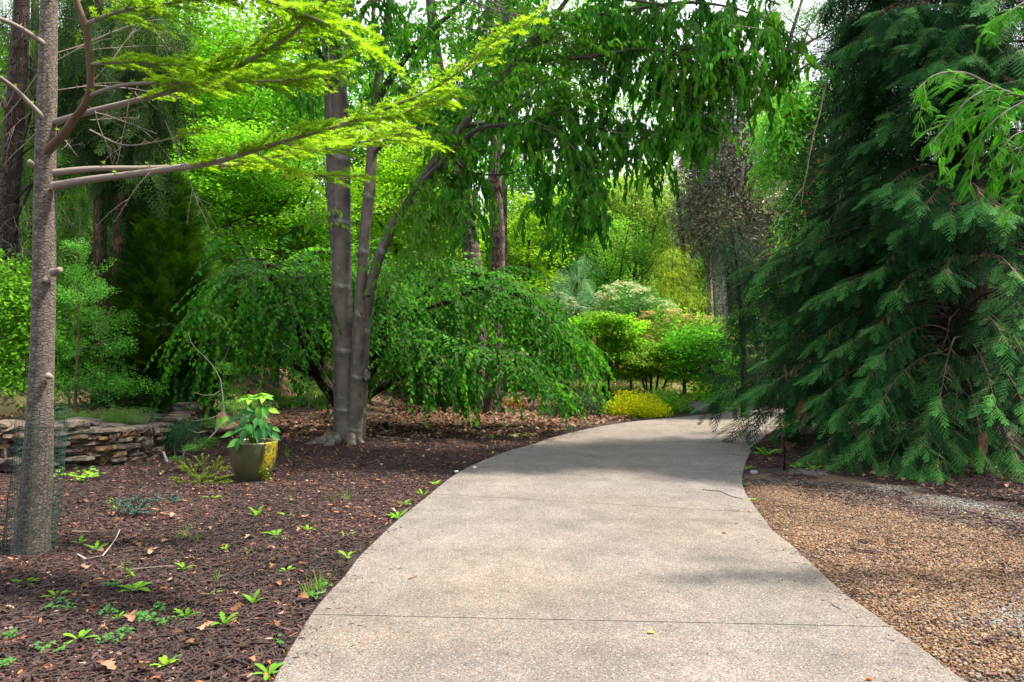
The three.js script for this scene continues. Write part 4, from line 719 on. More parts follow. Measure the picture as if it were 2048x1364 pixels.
// =================== weeping tree behind it ===================
{
  seed(51);
  const base = onG(695, 15.6), t = thing('weeping_tree', 'broad weeping tree with dark arching limbs and glossy leaf curtains behind the three-stemmed tree', 'tree', base);
  const A = [
    [[[700, 850, 15.6], [672, 800, 15.3], [640, 755, 15.0], [612, 690, 14.3], [575, 610, 13.4], [535, 548, 12.6], [480, 556, 12.0], [430, 610, 11.7]], [0.15, 0.13, 0.11, 0.085, 0.06, 0.045, 0.03, 0.01]],
    [[[645, 765, 15], [625, 690, 14.7], [600, 620, 14.2], [565, 540, 13.6], [510, 535, 13.1], [450, 580, 12.7], [405, 650, 12.5]], [0.07, 0.06, 0.05, 0.04, 0.03, 0.02, 0.008]],
    [[[640, 750, 15], [648, 640, 14.5], [625, 560, 13.6], [590, 560, 12.7], [570, 620, 12.1]], [0.06, 0.05, 0.04, 0.025, 0.008]],
    [[[698, 845, 15.6], [722, 775, 15.7], [742, 700, 15.7], [782, 640, 15.4], [850, 618, 15.0], [905, 600, 14.6], [965, 575, 14.2], [1045, 595, 13.9], [1112, 655, 13.7], [1165, 730, 13.6]], [0.12, 0.10, 0.085, 0.075, 0.06, 0.05, 0.042, 0.032, 0.02, 0.008]],
    [[[725, 780, 15.7], [768, 690, 15.8], [830, 605, 15.6], [900, 548, 15.4], [985, 556, 15.2], [1065, 600, 15.0], [1135, 668, 14.8]], [0.08, 0.07, 0.055, 0.045, 0.035, 0.022, 0.008]],
    [[[735, 755, 15.6], [785, 700, 15.2], [830, 655, 14.9], [862, 668, 14.5], [878, 700, 14.2], [900, 760, 14]], [0.06, 0.055, 0.05, 0.04, 0.025, 0.008]],
    [[[725, 800, 15.5], [780, 765, 14.8], [840, 735, 14.1], [900, 715, 13.6], [970, 705, 13.2], [1045, 728, 13.0], [1095, 780, 12.9]], [0.07, 0.06, 0.05, 0.04, 0.03, 0.02, 0.008]],
    [[[700, 800, 15.5], [735, 730, 14.6], [775, 690, 14.0], [830, 690, 13.5], [880, 730, 13.2]], [0.05, 0.045, 0.035, 0.025, 0.008]],
    [[[740, 700, 15.7], [770, 600, 16.2], [800, 540, 16.5], [860, 520, 16.6], [930, 560, 16.6]], [0.06, 0.05, 0.04, 0.03, 0.008]],
    [[[640, 755, 15], [560, 720, 14], [500, 690, 13.2], [450, 700, 12.6]], [0.05, 0.04, 0.025, 0.008]],
    [[[690, 600, 15.6], [720, 560, 14.8], [760, 560, 14.2], [790, 600, 13.8]], [0.04, 0.03, 0.02, 0.008]],
  ];
  const fo = new Soup(), tw = new Soup(), C1 = [0.018, 0.145, 0.006], C2 = [0.12, 0.42, 0.008];
  A.forEach(([a, r], li) => {
    limbPart('limb', a, r, M.darkBark, t, base, { sides: 9, step: 0.08, rough: 0.12 });
    const cv = new THREE.CatmullRomCurve3(pxs(a), false, 'centripetal'), n = Math.round(cv.getLength() * (li < 3 || li === 9 ? 19 : 26));
    for (let i = 0; i < n; i++) {
      const u = Math.pow(R(), 0.75); if (u < 0.3) continue;
      const p = cv.getPointAt(u), d = cv.getTangentAt(u);
      const v = d.clone().multiplyScalar(0.8).add(V(rs(1.1), rr(0.0, 0.7), rs(1.1)));
      const sun2 = sstep(2.0, 3.4, p.x + 14.6 + p.z * 0) ;
      const k = mixc(C1, C2, clamp(R() * R() * 1.1));
      const q = leafShoot(fo, tw, p, v, rr(0.6, 2.0), { ds: 0.055, grav: 1.5, wob: 0.09, leaf: R() < 0.6 ? L.round2 : L.round, size: rr(0.075, 0.11), color: k, hang: 0.75, floor: hgt(p.x, p.z) + rr(0.22, 0.75), r: 0.004, twig: [0.06, 0.05, 0.035], v: 0.32 });
      if (q.length > 10 && R() < 0.5) { const j = Math.floor(q.length * 0.35); leafShoot(fo, tw, q[j], V(rs(1), rr(0, 0.4), rs(1)), rr(0.4, 1.1), { ds: 0.055, grav: 2, wob: 0.09, leaf: L.round2, size: 0.08, color: k, hang: 0.75, floor: hgt(p.x, p.z) + rr(0.25, 0.7) }); }
    }
  });
  soupPart('twigs', tw, plainTwig, t, base, 1);
  soupPart('crown', fo, M.leafGloss, t, base, 1);
}

// =================== big conifer on the right ===================
{
  seed(61);
  const base = V(6.35, 0, -11.3); base.y = hgt(base.x, base.z);
  const t = thing('cypress_tree', 'huge dark green cypress with fern-like sprays sweeping down to the gravel', 'tree', base);
  limbPart('trunk', [base.clone().add(V(0, -0.1, 0)), base.clone().add(V(0.03, 2, 0)), base.clone().add(V(-0.02, 6, 0)), base.clone().add(V(0, 13, 0))], [0.42, 0.32, 0.25, 0.04], barkTint(0.3, 0.22, 0.19), t, base, { sides: 18, step: 0.15, flare: 0.4 });
  const cf = { leaflets: 4, ll0: 0.055, lw: 0.028, pw: 0.022, dr: [0.0, 0.22], tip: 1.7, ang: 0.8 }, fr = [frondT({ n: 8, width: 0.42, curl: 0.1, ...cf }), frondT({ n: 10, width: 0.36, curl: 0.05, ...cf }), frondT({ n: 7, width: 0.5, curl: 0.22, ...cf })].map((s) => s.geo());
  const put = fr.map(() => []), cols = fr.map(() => []), q = new THREE.Quaternion(), mx = new THREE.Matrix4(), tw = new Soup();
  const C1 = [0.010, 0.047, 0.015], C2 = [0.052, 0.19, 0.042], DRY = [0.15, 0.09, 0.06];
  const frond = (o, y, n, s, k) => { const Y = y.clone().normalize(), Z = n.clone().addScaledVector(Y, -n.dot(Y)).normalize(), Xx = V().crossVectors(Y, Z); mx.makeBasis(Xx.multiplyScalar(s), Y.multiplyScalar(s), Z.multiplyScalar(s)).setPosition(o.x - base.x, o.y - base.y, o.z - base.z); const i = Math.floor(R() * 3); put[i].push(mx.clone()); cols[i].push(new THREE.Color().setRGB(...k)); };
  // a bough: a line of points; fronds on both sides hang and sweep forward
  const bough = (pts, r0, dens = 1, fs = 0.42, kk = 0.3, from = 0.22, dk = 1) => {
    const cv = new THREE.CatmullRomCurve3(pts, false, 'centripetal'), Ln = cv.getLength();
    limbPart('bough', pts, [r0, r0 * 0.6, r0 * 0.35, r0 * 0.12], M.boughBark, t, base, { sides: 6, step: 0.15, rough: 0.1 });
    for (let s = from * Ln; s < Ln; s += 0.05 / dens) {
      const u = s / Ln, p = cv.getPointAt(u), d = cv.getTangentAt(u), sd = V(-d.z, 0, d.x).normalize().multiplyScalar(R() < 0.5 ? 1 : -1);
      const y = d.clone().multiplyScalar(rr(0.5, 1.0)).addScaledVector(sd, rr(0.35, 1.0)).add(V(0, -rr(0.0, 1.2), 0)), sc = fs * rr(0.45, 1.4) * (1 - 0.25 * u), k = scl(tint(mixc(C1, C2, R() * kk + 0.15 * u), 0.25, 0.15), dk);
      const n = V(rs(0.6) + sd.x * 0.3, rr(0.4, 1), rs(0.6) + 0.35); const L2 = rr(0, 0.14), o = p.clone().addScaledVector(y.clone().normalize(), L2); if (L2 > 0.05) tw.rod(p, o, 0.005, 0.003, [0.17, 0.1, 0.055]);
      frond(o, y, n, sc, R() < 0.004 ? DRY : k);
      // hanging second row
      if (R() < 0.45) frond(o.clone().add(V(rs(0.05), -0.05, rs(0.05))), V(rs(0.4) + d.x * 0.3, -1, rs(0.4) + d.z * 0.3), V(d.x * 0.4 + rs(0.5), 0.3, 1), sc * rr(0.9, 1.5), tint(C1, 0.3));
    }
    for (let i = 0; i < 4; i++) { const e = cv.getPointAt(1 - 0.03 * i), d = cv.getTangentAt(1); frond(e, d.clone().add(V(rs(0.5), rs(0.25) - 0.1, rs(0.5))), V(rs(0.3), 1, 0.3), fs * 0.9, tint(C2, 0.15)); }
  };
  const trunkAt = (y) => V(base.x, y, base.z);
  const to = (px, py, d, sag = 0.25, lift = 0.0) => { const e = P(px, py, d), a = trunkAt(Math.max(0.4, e.y + lift)), m1 = a.clone().lerp(e, 0.4).add(V(0, sag, 0)), m2 = a.clone().lerp(e, 0.75).add(V(0, sag * 0.8, 0)); return [a, m1, m2, e]; };
  // boughs that the photograph shows one by one (tips)
  const tips = [
    [1645, 60, 11.6], [1660, 110, 10.9], [1620, 20, 12.2], [1760, 30, 10.0], [1900, 20, 9.4], [2000, 60, 9.2], [1800, 110, 9.7], [1950, 130, 9.0], [1690, 170, 11.2], [1660, 200, 12], [2040, 180, 8.9],
    [1860, 60, 9.5], [1820, 20, 9.7], [1930, 70, 9.2], [1880, 130, 9.3], [1990, 10, 9.0], [1840, 150, 9.6], [1760, 80, 10.2], [2050, 120, 8.8],
    [1650, 250, 11.6], [1640, 330, 11.3], [1700, 300, 10.6], [1770, 250, 10.2], [1850, 200, 9.6], [1680, 400, 11.2], [1720, 360, 10.6], [1700, 430, 11.9], [1640, 290, 12.2],
    [1770, 390, 9.7], [1740, 420, 10.0], [1830, 400, 9.2], [1960, 410, 8.9], [1900, 450, 8.9], [2030, 440, 8.6], [1800, 470, 9.6], [1700, 480, 10.6],
    [1580, 490, 11.6], [1530, 520, 12.0], [1500, 545, 12.2], [1560, 560, 11.0], [1620, 520, 11.0], [1500, 600, 11.8], [1480, 650, 12.0], [1520, 640, 11.2], [1600, 600, 10.4], [1660, 580, 10.2], [1720, 560, 10.0],
    [1480, 700, 11.6], [1465, 750, 11.8], [1500, 760, 11.2], [1530, 700, 10.8], [1560, 760, 10.4], [1480, 835, 11.6], [1500, 850, 11.3], [1550, 830, 10.8], [1600, 800, 10.2], [1640, 840, 9.9], [1590, 900, 10.1], [1660, 900, 9.7],
    [1730, 930, 9.4], [1770, 960, 9.25], [1800, 920, 9.2], [1840, 880, 9.1], [1690, 780, 9.9], [1760, 740, 9.5], [1650, 700, 10.3], [1720, 660, 10.0], [1760, 830, 9.2], [1880, 830, 9.0], [2000, 830, 8.9], [1830, 950, 9.0], [1700, 860, 9.5],
    [2040, 560, 8.4], [2020, 700, 8.5], [1900, 560, 9.0], [1790, 590, 9.6], [2060, 650, 8.5], [1870, 930, 9.1], [1900, 880, 9.6], [1960, 900, 9.4], [2030, 910, 9.0], [2070, 760, 8.8], [2050, 840, 8.6],
  ];
  for (const [px, py, d] of tips) { const e = P(px, py, d), far = Math.hypot(e.x - base.x, e.z - base.z); bough(to(px + rs(8) + (px < 1760 ? 34 : 0) + (px < 1560 && py > 540 ? 26 : 0) + (px < 1570 && py > 640 ? 40 : 0), py + rs(8) - 12 + (py > 850 ? 26 : 0), d, 0.12 + 0.06 * far, py > 740 ? rr(0.3, 0.9) : rr(-0.1, 0.5)), 0.022, 1.05, py < 420 ? 0.43 : 0.38, 0.5, py > 450 && px > 1750 ? 0.5 : 0.3); }
  // the rest of the crown, behind and above the frame
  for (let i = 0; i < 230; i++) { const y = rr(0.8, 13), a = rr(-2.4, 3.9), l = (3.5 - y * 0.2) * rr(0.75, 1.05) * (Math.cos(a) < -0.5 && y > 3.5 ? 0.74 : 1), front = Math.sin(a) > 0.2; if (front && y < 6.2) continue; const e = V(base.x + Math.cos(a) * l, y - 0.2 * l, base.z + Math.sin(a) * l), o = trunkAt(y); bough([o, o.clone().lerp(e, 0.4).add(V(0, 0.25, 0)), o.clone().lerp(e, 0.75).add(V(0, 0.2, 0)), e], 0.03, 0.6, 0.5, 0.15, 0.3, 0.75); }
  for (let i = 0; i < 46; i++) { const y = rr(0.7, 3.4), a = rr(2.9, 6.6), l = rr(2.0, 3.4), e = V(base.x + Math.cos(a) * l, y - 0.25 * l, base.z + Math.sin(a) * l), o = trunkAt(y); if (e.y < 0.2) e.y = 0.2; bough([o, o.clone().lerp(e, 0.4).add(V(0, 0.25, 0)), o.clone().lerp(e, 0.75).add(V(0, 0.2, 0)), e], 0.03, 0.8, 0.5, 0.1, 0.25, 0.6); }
  for (const [px, py, d] of tips) if (py < 430) { const e = P(px + rr(10, 70), py + rs(40), d + rr(-0.1, 0.6)), far = Math.hypot(e.x - base.x, e.z - base.z), o = trunkAt(e.y + rr(0, 0.5)); bough([o, o.clone().lerp(e, 0.4).add(V(0, 0.1 * far, 0)), o.clone().lerp(e, 0.75).add(V(0, 0.08 * far, 0)), e], 0.02, 1, 0.42, 0.35, 0.25); }
  // shaded sprays deep inside the crown
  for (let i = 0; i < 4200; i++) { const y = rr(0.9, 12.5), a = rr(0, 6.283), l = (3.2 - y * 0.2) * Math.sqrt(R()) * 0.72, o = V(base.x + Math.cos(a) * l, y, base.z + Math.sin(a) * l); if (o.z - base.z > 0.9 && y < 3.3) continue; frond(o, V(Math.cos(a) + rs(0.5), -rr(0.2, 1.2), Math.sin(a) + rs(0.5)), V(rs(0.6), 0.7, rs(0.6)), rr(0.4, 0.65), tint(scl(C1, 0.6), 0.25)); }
  // dead inner twigs and dry hanging sprays
  for (let i = 0; i < 120; i++) { const y = rr(0.5, 4.6), a = rr(0.2, 3.6), o = trunkAt(y), ln = rr(0.7, 2.0); tw.path(shoot(o, V(Math.cos(a), rs(0.4), Math.sin(a)), ln, 0.15, 0.25, 0.12, (p, v) => { if (R() < 0.4) tw.path(shoot(p, v.clone().add(V(rs(1), rs(0.6), rs(1))), rr(0.2, 0.6), 0.12, 0.4, 0.12, () => {}), 0.004, 0.002, [0.05, 0.032, 0.024]); }), 0.009, 0.003, [0.05, 0.032, 0.024]); }
  for (const [px, py, d, s, n] of [[1575, 890, 9.9, 0.16, 4], [1605, 815, 10.1, 0.2, 5], [1965, 880, 8.7, 0.2, 7], [1575, 745, 10.5, 0.16, 3]]) for (let i = 0; i < n; i++) frond(P(px + rs(12), py - 8 + rs(14), d + rs(0.1)), V(rs(0.3), -1, rs(0.3)), V(rs(1), 0.2, 1), s * rr(0.7, 1.2), tint(DRY, 0.25));
  soupPart('twigs', tw, plainTwig, t, base, 1);
  fr.forEach((g, i) => instPart('foliage', g, M.needle, put[i], cols[i], t));
}

// =================== soft feathery bough entering at the upper right ===================
{
  seed(71);
  const base = V(6.6, 0, -5.6), t = thing('feathery_tree', 'bright green feathery bough reaching in at the upper right frame edge', 'tree', base);
  limbPart('trunk', [V(6.6, -0.1, -5.6), V(6.55, 2, -5.6), V(6.6, 5, -5.6), V(6.6, 9, -5.6)], [0.2, 0.15, 0.1, 0.03], M.redBark, t, base, { flare: 0.3 });
  const feather = new Soup(); for (let i = 0; i < 34; i++) { const u = 0.05 + 0.95 * i / 34, sg = i % 2 ? 1 : -1; feather.add(L.slim, V(0, u, -0.15 * u * u), V(sg, 0.75, -0.2 + rs(0.15)), V(rs(0.3), rs(0.3), 1), 0.24 * (1.1 - 0.55 * u), [1, 1, 1]); }
  const fo = new Soup(), tw = new Soup(), K = [0.07, 0.32, 0.010];
  const br = [
    [[[2700, 220, 5.6], [2300, 215, 5.6], [2060, 196, 5.6], [1985, 172, 5.55], [1930, 146, 5.5], [1870, 150, 5.45], [1835, 178, 5.4]], [0.05, 0.025, 0.012, 0.01, 0.008, 0.005, 0.002]],
    [[[1985, 172, 5.55], [1930, 205, 5.4], [1895, 250, 5.35], [1860, 290, 5.3]], [0.007, 0.006, 0.004, 0.002]],
    [[[2060, 196, 5.6], [1990, 240, 5.4], [1955, 290, 5.35], [1940, 370, 5.3]], [0.007, 0.006, 0.004, 0.002]],
    [[[2300, 300, 5.6], [2100, 260, 5.5], [2030, 270, 5.45], [1990, 320, 5.4]], [0.02, 0.01, 0.006, 0.002]],
    [[[2060, 196, 5.6], [2030, 215, 5.7], [1990, 218, 5.8], [1930, 240, 5.9], [1880, 230, 5.9]], [0.007, 0.006, 0.005, 0.004, 0.002]],
    [[[2120, 210, 5.6], [2060, 270, 5.4], [2030, 320, 5.35], [2020, 350, 5.3]], [0.008, 0.006, 0.004, 0.002]],
    [[[2300, 360, 5.5], [2120, 340, 5.4], [2050, 370, 5.35]], [0.012, 0.006, 0.002]],
    [[[2300, -40, 5.6], [2120, 0, 5.5], [2050, 5, 5.45], [2010, 30, 5.4]], [0.012, 0.008, 0.006, 0.002]],
  ];
  for (const [a, r] of br) {
    limbPart('branch', a, r, M.paleTwig, t, base, { sides: 6, step: 0.06 });
    const cv = new THREE.CatmullRomCurve3(pxs(a), false, 'centripetal'), Ln = cv.getLength(), s0 = a[0][0] > 2200 ? 0.45 : 0.1;
    for (let s = s0 * Ln; s < Ln; s += 0.03) { const u = s / Ln, p = cv.getPointAt(u), d = cv.getTangentAt(u), sd = V(-d.z, 0, d.x).normalize().multiplyScalar(R() < 0.5 ? 1 : -1); if (R() < 0.2) continue; fo.add(feather, p, d.clone().multiplyScalar(0.6).addScaledVector(sd, 0.5).add(V(0, rr(-0.9, 0.15), 0)), V(rs(0.4), 0.7, 0.5 + rs(0.4)), rr(0.09, 0.17), tint(K, 0.18)); }
    for (let i = 0; i < Ln * 5; i++) { const u = rr(s0, 1), p = cv.getPointAt(u), d = cv.getTangentAt(u); tw.path(shoot(p, d.clone().add(V(rs(0.8), -0.3, rs(0.8))), rr(0.15, 0.4), 0.03, 2.0, 0.06, (pp, v) => { if (R() < 0.85) fo.add(feather, pp, v.clone().multiplyScalar(0.7).add(V(rs(0.9), rs(0.4) - 0.2, rs(0.9))), V(rs(0.4), 0.7, 0.5 + rs(0.4)), rr(0.07, 0.13), tint(K, 0.18)); }), 0.003, 0.0012, [0.2, 0.17, 0.07]); }
  }
  soupPart('twigs', tw, plainTwig, t, base, 1); soupPart('foliage', fo, M.leafThin, t, base, 1);
}

// =================== other trees and shrubs ===================
seed(80);
const CLUMP = {
  small: clumpT({ n: 150, size: 0.075, leaf: L.flat }).geo(), med: clumpT({ n: 110, size: 0.1, leaf: L.flat }).geo(), big: clumpT({ n: 90, size: 0.15, leaf: L.flat }).geo(),
  layer: clumpT({ n: 150, size: 0.085, leaf: L.flat, flat: 0.16, up: 0.9 }).geo(), lace: clumpT({ n: 330, size: 0.085, leaf: L.slim, flat: 0.14, up: 0.75, hang: 0.25 }).geo(),
  tiny: clumpT({ n: 330, size: 0.045, leaf: L.flat, flat: 0.6, up: 0.6 }).geo(), gloss: clumpT({ n: 90, size: 0.14, leaf: L.slim, flat: 0.8, up: 0.5 }).geo(),
  round: clumpT({ n: 120, size: 0.07, leaf: L.wide, flat: 0.2, up: 0.9 }).geo(), far: clumpT({ n: 130, size: 0.13, leaf: L.flat, flat: 0.7, up: 0.6 }).geo(),
};
const hangT = (n, leaf, size, len, sp = 0.25) => { const s = new Soup(); for (let j = 0; j < n; j++) { const o = V(rs(sp), 0, rs(sp)), p = o.clone(), v = V(rs(0.6), 0.5, rs(0.6)); shoot(p, v, len * rr(0.6, 1.1), 0.05, 3.5, 0.1, (q, d, u, i) => { const m = 1 + rs(0.25); s.add(leaf, q, V(d.x + rs(1), d.y - 0.4, d.z + rs(1)), V(rs(1), 0.6, rs(1)), size * rr(0.7, 1.1), [m, m, m]); }); } return s.geo(); };
CLUMP.knob = clumpT({ n: 60, size: 0.12, leaf: L.round2, flat: 0.8, up: 0.6 }).geo(); CLUMP.lace = clumpT({ n: 85, size: 0.13, leaf: L.flat, flat: 0.22, up: 0.7, hang: 0.3, k: 0.35 }).geo();
const HANG = { leaf: hangT(9, L.flat, 0.1, 0.9), fine: hangT(14, L.slim, 0.07, 0.9, 0.3), needle: hangT(16, L.slim, 0.05, 0.8, 0.22) };
const FROND = { a: frondT({ n: 12, leaflets: 3, lw: 0.03, tip: 1.7 }).geo(), b: frondT({ n: 10, leaflets: 3, width: 0.5, lw: 0.03, tip: 1.7 }).geo(), fine: frondT({ n: 14, leaflets: 3, width: 0.3, lw: 0.02, tip: 1.2 }).geo() };
const DEFR = [0.12, 0.1, 0.08, 0.06, 0.03];
// a tree: trunks and limbs as pixel lines [pts, radii], crown as clumps in ellipses
function tree({ name = 'tree', label, cat = 'tree', group, px, d, trunks = [], bark = M.midBark, blobs, tpl, mat = M.leafThin, color, opt = {}, sides = 8, extra }) {
  const base = onG(px, d), t = thing(name, label, cat, base, group);
  trunks.forEach(([a, r], i) => limbPart(i ? 'limb' : 'trunk', a, r, bark, t, base, { sides: i ? 7 : Math.max(10, sides), step: 0.15, rough: 0.1, flare: i ? 0 : 0.25 }));
  if (blobs) crownInst(t, base, d, blobs, Array.isArray(tpl) ? tpl : [tpl], mat, color, opt);
  if (blobs && trunks.length && mat !== M.needle && tpl !== HANG.leaf && d > 16 && cat === 'tree') {
    const tw = new Soup(), A = pxs(trunks[0][0]); for (let i = 0; i < 12; i++) { const b = pick(blobs), u = rr(0.35, 0.95), k = Math.min(A.length - 2, Math.floor(u * (A.length - 1))), o = A[k].clone().lerp(A[k + 1], u * (A.length - 1) - k), e = P(b[0] + rs(b[2]), b[1] + rs(b[3]), d - rr(0, 0.9)), ln = o.distanceTo(e); if (ln > 6 || ln < 0.5) continue; const q = shoot(o, e.clone().sub(o).add(V(0, ln * 0.25, 0)), ln, ln / 10, 0.25 / ln, 0.09, (p, v, w) => { if (w > 0.25 && R() < 0.5) tw.path(shoot(p, v.clone().add(V(rs(1), rs(0.6), rs(1))), ln * rr(0.12, 0.3), 0.18, 0.2, 0.1, () => {}), 0.012, 0.004, [0.06, 0.05, 0.045]); }); tw.path(q, 0.035, 0.008, [0.06, 0.05, 0.045]); }
    soupPart('branches', tw, plainTwig, t, base, 1);
  }
  if (extra) extra(t, base);
  return t;
}
const gy = (px, d) => { const g = onG(px, d, -0.08); return [px, CY + (EYE - g.y) * F / d, d]; };   // the pixel where something at px, d meets the ground

// ----- left side -----
tree({ name: 'bare_tree', label: 'dark rough-barked tree with bare lower twigs at the left frame edge', px: 2, d: 13.0, bark: M.darkBark, trunks: [
  [[gy(2, 13.0), [8, 600, 13.0], [16, 430, 13.0], [26, 280, 13.0], [38, 110, 13.0], [46, -60, 13.0], [50, -400, 13.0]], [0.22, 0.19, 0.165, 0.15, 0.135, 0.11, 0.06]],
  [[[30, 350, 13.0], [55, 250, 12.8], [70, 200, 12.6], [110, 150, 12.4]], [0.03, 0.024, 0.018, 0.006]], [[[14, 420, 13.0], [60, 370, 12.8], [130, 330, 12.6], [230, 320, 12.6]], [0.025, 0.018, 0.012, 0.004]], [[[30, 250, 13.0], [0, 200, 12.8], [-40, 170, 12.8]], [0.03, 0.02, 0.01]], [[[22, 330, 13.0], [70, 290, 13.1], [150, 270, 13.2], [260, 200, 13.2]], [0.02, 0.015, 0.01, 0.003]], [[[14, 470, 13.0], [50, 400, 12.9], [80, 330, 12.9], [105, 250, 12.9]], [0.025, 0.02, 0.014, 0.005]], [[[20, 380, 13.0], [-20, 300, 12.8], [-60, 260, 12.8]], [0.02, 0.015, 0.006]]],
  extra: (t, base) => { seed(81); const s = new Soup(); for (let i = 0; i < 90; i++) { const o = P(rr(0, 50), rr(-20, 520), 13.0), v = V(rs(1), rs(0.5) + 0.1, rs(1)); s.path(shoot(o, v, rr(0.4, 1.6), 0.1, 0.35, 0.16, (p, w) => { if (R() < 0.35) s.path(shoot(p, w.clone().add(V(rs(1), rs(0.6), rs(1))), rr(0.15, 0.6), 0.08, 0.5, 0.16, () => {}), 0.0035, 0.0012, [0.12, 0.1, 0.09]); }), 0.007, 0.002, [0.1, 0.08, 0.07]); } soupPart('twigs', s, plainTwig, t, base, 1); } });

tree({ name: 'twin_trunk_conifer', label: 'reddish twin-trunked conifer with dark drooping sprays left of the golden cypress', px: 205, d: 13.2, bark: M.redBark, sides: 12, trunks: [
  [[gy(208, 13.2), [208, 740, 13.2], [207, 660, 13.2], [202, 560, 13.2], [199, 450, 13.2], [198, 330, 13.2], [198, 120, 13.2], [200, -150, 13.2]], [0.19, 0.16, 0.14, 0.11, 0.10, 0.09, 0.08, 0.05]],
  [[[214, 690, 13.2], [226, 610, 13.2], [236, 500, 13.15], [243, 400, 13.1], [250, 260, 13.1], [258, 60, 13.1], [262, -150, 13.1]], [0.10, 0.11, 0.1, 0.1, 0.085, 0.07, 0.04]]],
  extra: (t, base) => { seed(82); crownInst(t, base, 13.1, [[240, 60, 110, 90, 170], [240, 200, 90, 90, 220], [300, 150, 60, 90, 100], [180, 200, 70, 110, 120], [270, 320, 70, 50, 110], [150, 60, 70, 90, 70], [200, -120, 130, 120, 70], [205, 520, 30, 60, 14], [235, 380, 40, 40, 16]], [FROND.fine, FROND.a], M.needle, [0.022, 0.052, 0.012], { size: 0.8, tilt: 0.6, orient: 'hang', v: 0.3 }); } });

tree({ name: 'golden_cypress', label: 'dense cone-shaped golden green cypress between the twin trunks and the weeping tree', px: 330, d: 13.6, bark: M.redBark, trunks: [[[gy(330, 13.6), [332, 600, 13.6], [335, 410, 13.6]], [0.12, 0.09, 0.02]]],
  extra: (t, base) => {
    seed(83); const cx = X(330, 13.6), y0 = base.y, hgtT = P(0, 380, 13.6).y - y0, put = [[], []], cols = [[], []], q = new THREE.Quaternion(), m = new THREE.Matrix4();
    for (let i = 0; i < 6500; i++) {
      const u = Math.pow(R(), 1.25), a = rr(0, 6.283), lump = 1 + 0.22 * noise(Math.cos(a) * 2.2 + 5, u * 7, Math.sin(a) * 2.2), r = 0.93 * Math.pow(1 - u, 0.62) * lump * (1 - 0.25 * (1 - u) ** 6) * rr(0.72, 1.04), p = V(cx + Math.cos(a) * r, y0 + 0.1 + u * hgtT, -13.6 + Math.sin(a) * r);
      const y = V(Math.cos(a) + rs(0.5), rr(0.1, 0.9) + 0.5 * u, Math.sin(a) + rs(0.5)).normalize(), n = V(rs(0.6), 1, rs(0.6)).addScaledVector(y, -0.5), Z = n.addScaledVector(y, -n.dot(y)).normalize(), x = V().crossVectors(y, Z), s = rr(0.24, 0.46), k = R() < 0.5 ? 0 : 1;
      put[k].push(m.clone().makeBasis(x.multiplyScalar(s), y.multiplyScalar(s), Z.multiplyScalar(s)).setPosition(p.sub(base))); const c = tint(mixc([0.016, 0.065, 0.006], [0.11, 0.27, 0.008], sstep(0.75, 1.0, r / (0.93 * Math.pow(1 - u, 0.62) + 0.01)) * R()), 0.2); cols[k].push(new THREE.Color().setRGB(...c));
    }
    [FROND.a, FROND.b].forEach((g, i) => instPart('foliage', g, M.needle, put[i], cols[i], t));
  } });
tree({ name: 'sapling', label: 'slender sapling with layered round leaves between the larch and the twin trunks', px: 152, d: 11.4, bark: M.brownTwig, color: [0.10, 0.34, 0.03], tpl: CLUMP.round, opt: { size: 0.38, tilt: 0.9, dens: 0.55 },
  trunks: [[[gy(150, 11.4), [152, 760, 11.4], [158, 650, 11.4], [154, 560, 11.4], [152, 480, 11.4]], [0.022, 0.019, 0.015, 0.01, 0.004]], [[[155, 700, 11.4], [190, 690, 11.3], [240, 680, 11.2]], [0.008, 0.005, 0.002]], [[[155, 770, 11.4], [200, 790, 11.2], [270, 760, 11.1]], [0.008, 0.005, 0.002]], [[[158, 650, 11.4], [120, 620, 11.5]], [0.007, 0.002]]],
  blobs: [[152, 520, 30, 40, 16], [160, 590, 50, 30, 22], [190, 560, 40, 40, 14], [200, 640, 60, 20, 20], [160, 680, 60, 40, 24], [230, 690, 40, 20, 12], [210, 755, 60, 22, 24], [250, 780, 50, 16, 18], [140, 760, 40, 30, 16]] });
tree({ name: 'lime_shrub', label: 'bright lime green shrub at the left edge above the stone wall', cat: 'shrub', px: 20, d: 12.2, bark: M.twig, color: [0.17, 0.44, 0.025], tpl: CLUMP.knob, opt: { size: 0.62, tilt: 1 }, trunks: [[[gy(22, 12.2), [20, 740, 12.2], [10, 640, 12.2]], [0.02, 0.015, 0.006]], [[gy(40, 12.2), [45, 730, 12.2], [50, 660, 12.2]], [0.015, 0.012, 0.004]]],
  blobs: [[10, 570, 50, 40, 36], [20, 650, 70, 40, 50], [10, 720, 60, 40, 36], [50, 620, 30, 40, 16], [40, 780, 50, 20, 14]] });
tree({ name: 'leafy_shrub', label: 'light green small-leaved shrub just right of the larch trunk', cat: 'shrub', px: 150, d: 13.0, bark: M.twig, color: [0.12, 0.36, 0.03], tpl: CLUMP.knob, opt: { size: 0.55, tilt: 1 }, trunks: [[[gy(140, 13), [135, 740, 13], [130, 640, 13]], [0.018, 0.012, 0.004]]],
  blobs: [[130, 630, 45, 40, 30], [150, 700, 50, 40, 32], [130, 760, 40, 30, 16], [180, 740, 40, 30, 16], [120, 560, 25, 40, 10]] });
tree({ name: 'low_shrub', label: 'low dark green shrub spreading at the foot of the golden cypress', cat: 'shrub', px: 290, d: 12.9, bark: M.twig, color: [0.035, 0.12, 0.02], tpl: CLUMP.tiny, opt: { size: 0.5 }, blobs: [[260, 800, 60, 22, 40], [340, 800, 60, 25, 40], [220, 800, 40, 20, 18], [400, 790, 40, 30, 22], [300, 760, 60, 30, 30]], trunks: [[[gy(300, 12.9), [298, 800, 12.9], [290, 770, 12.9]], [0.02, 0.015, 0.005]]] });
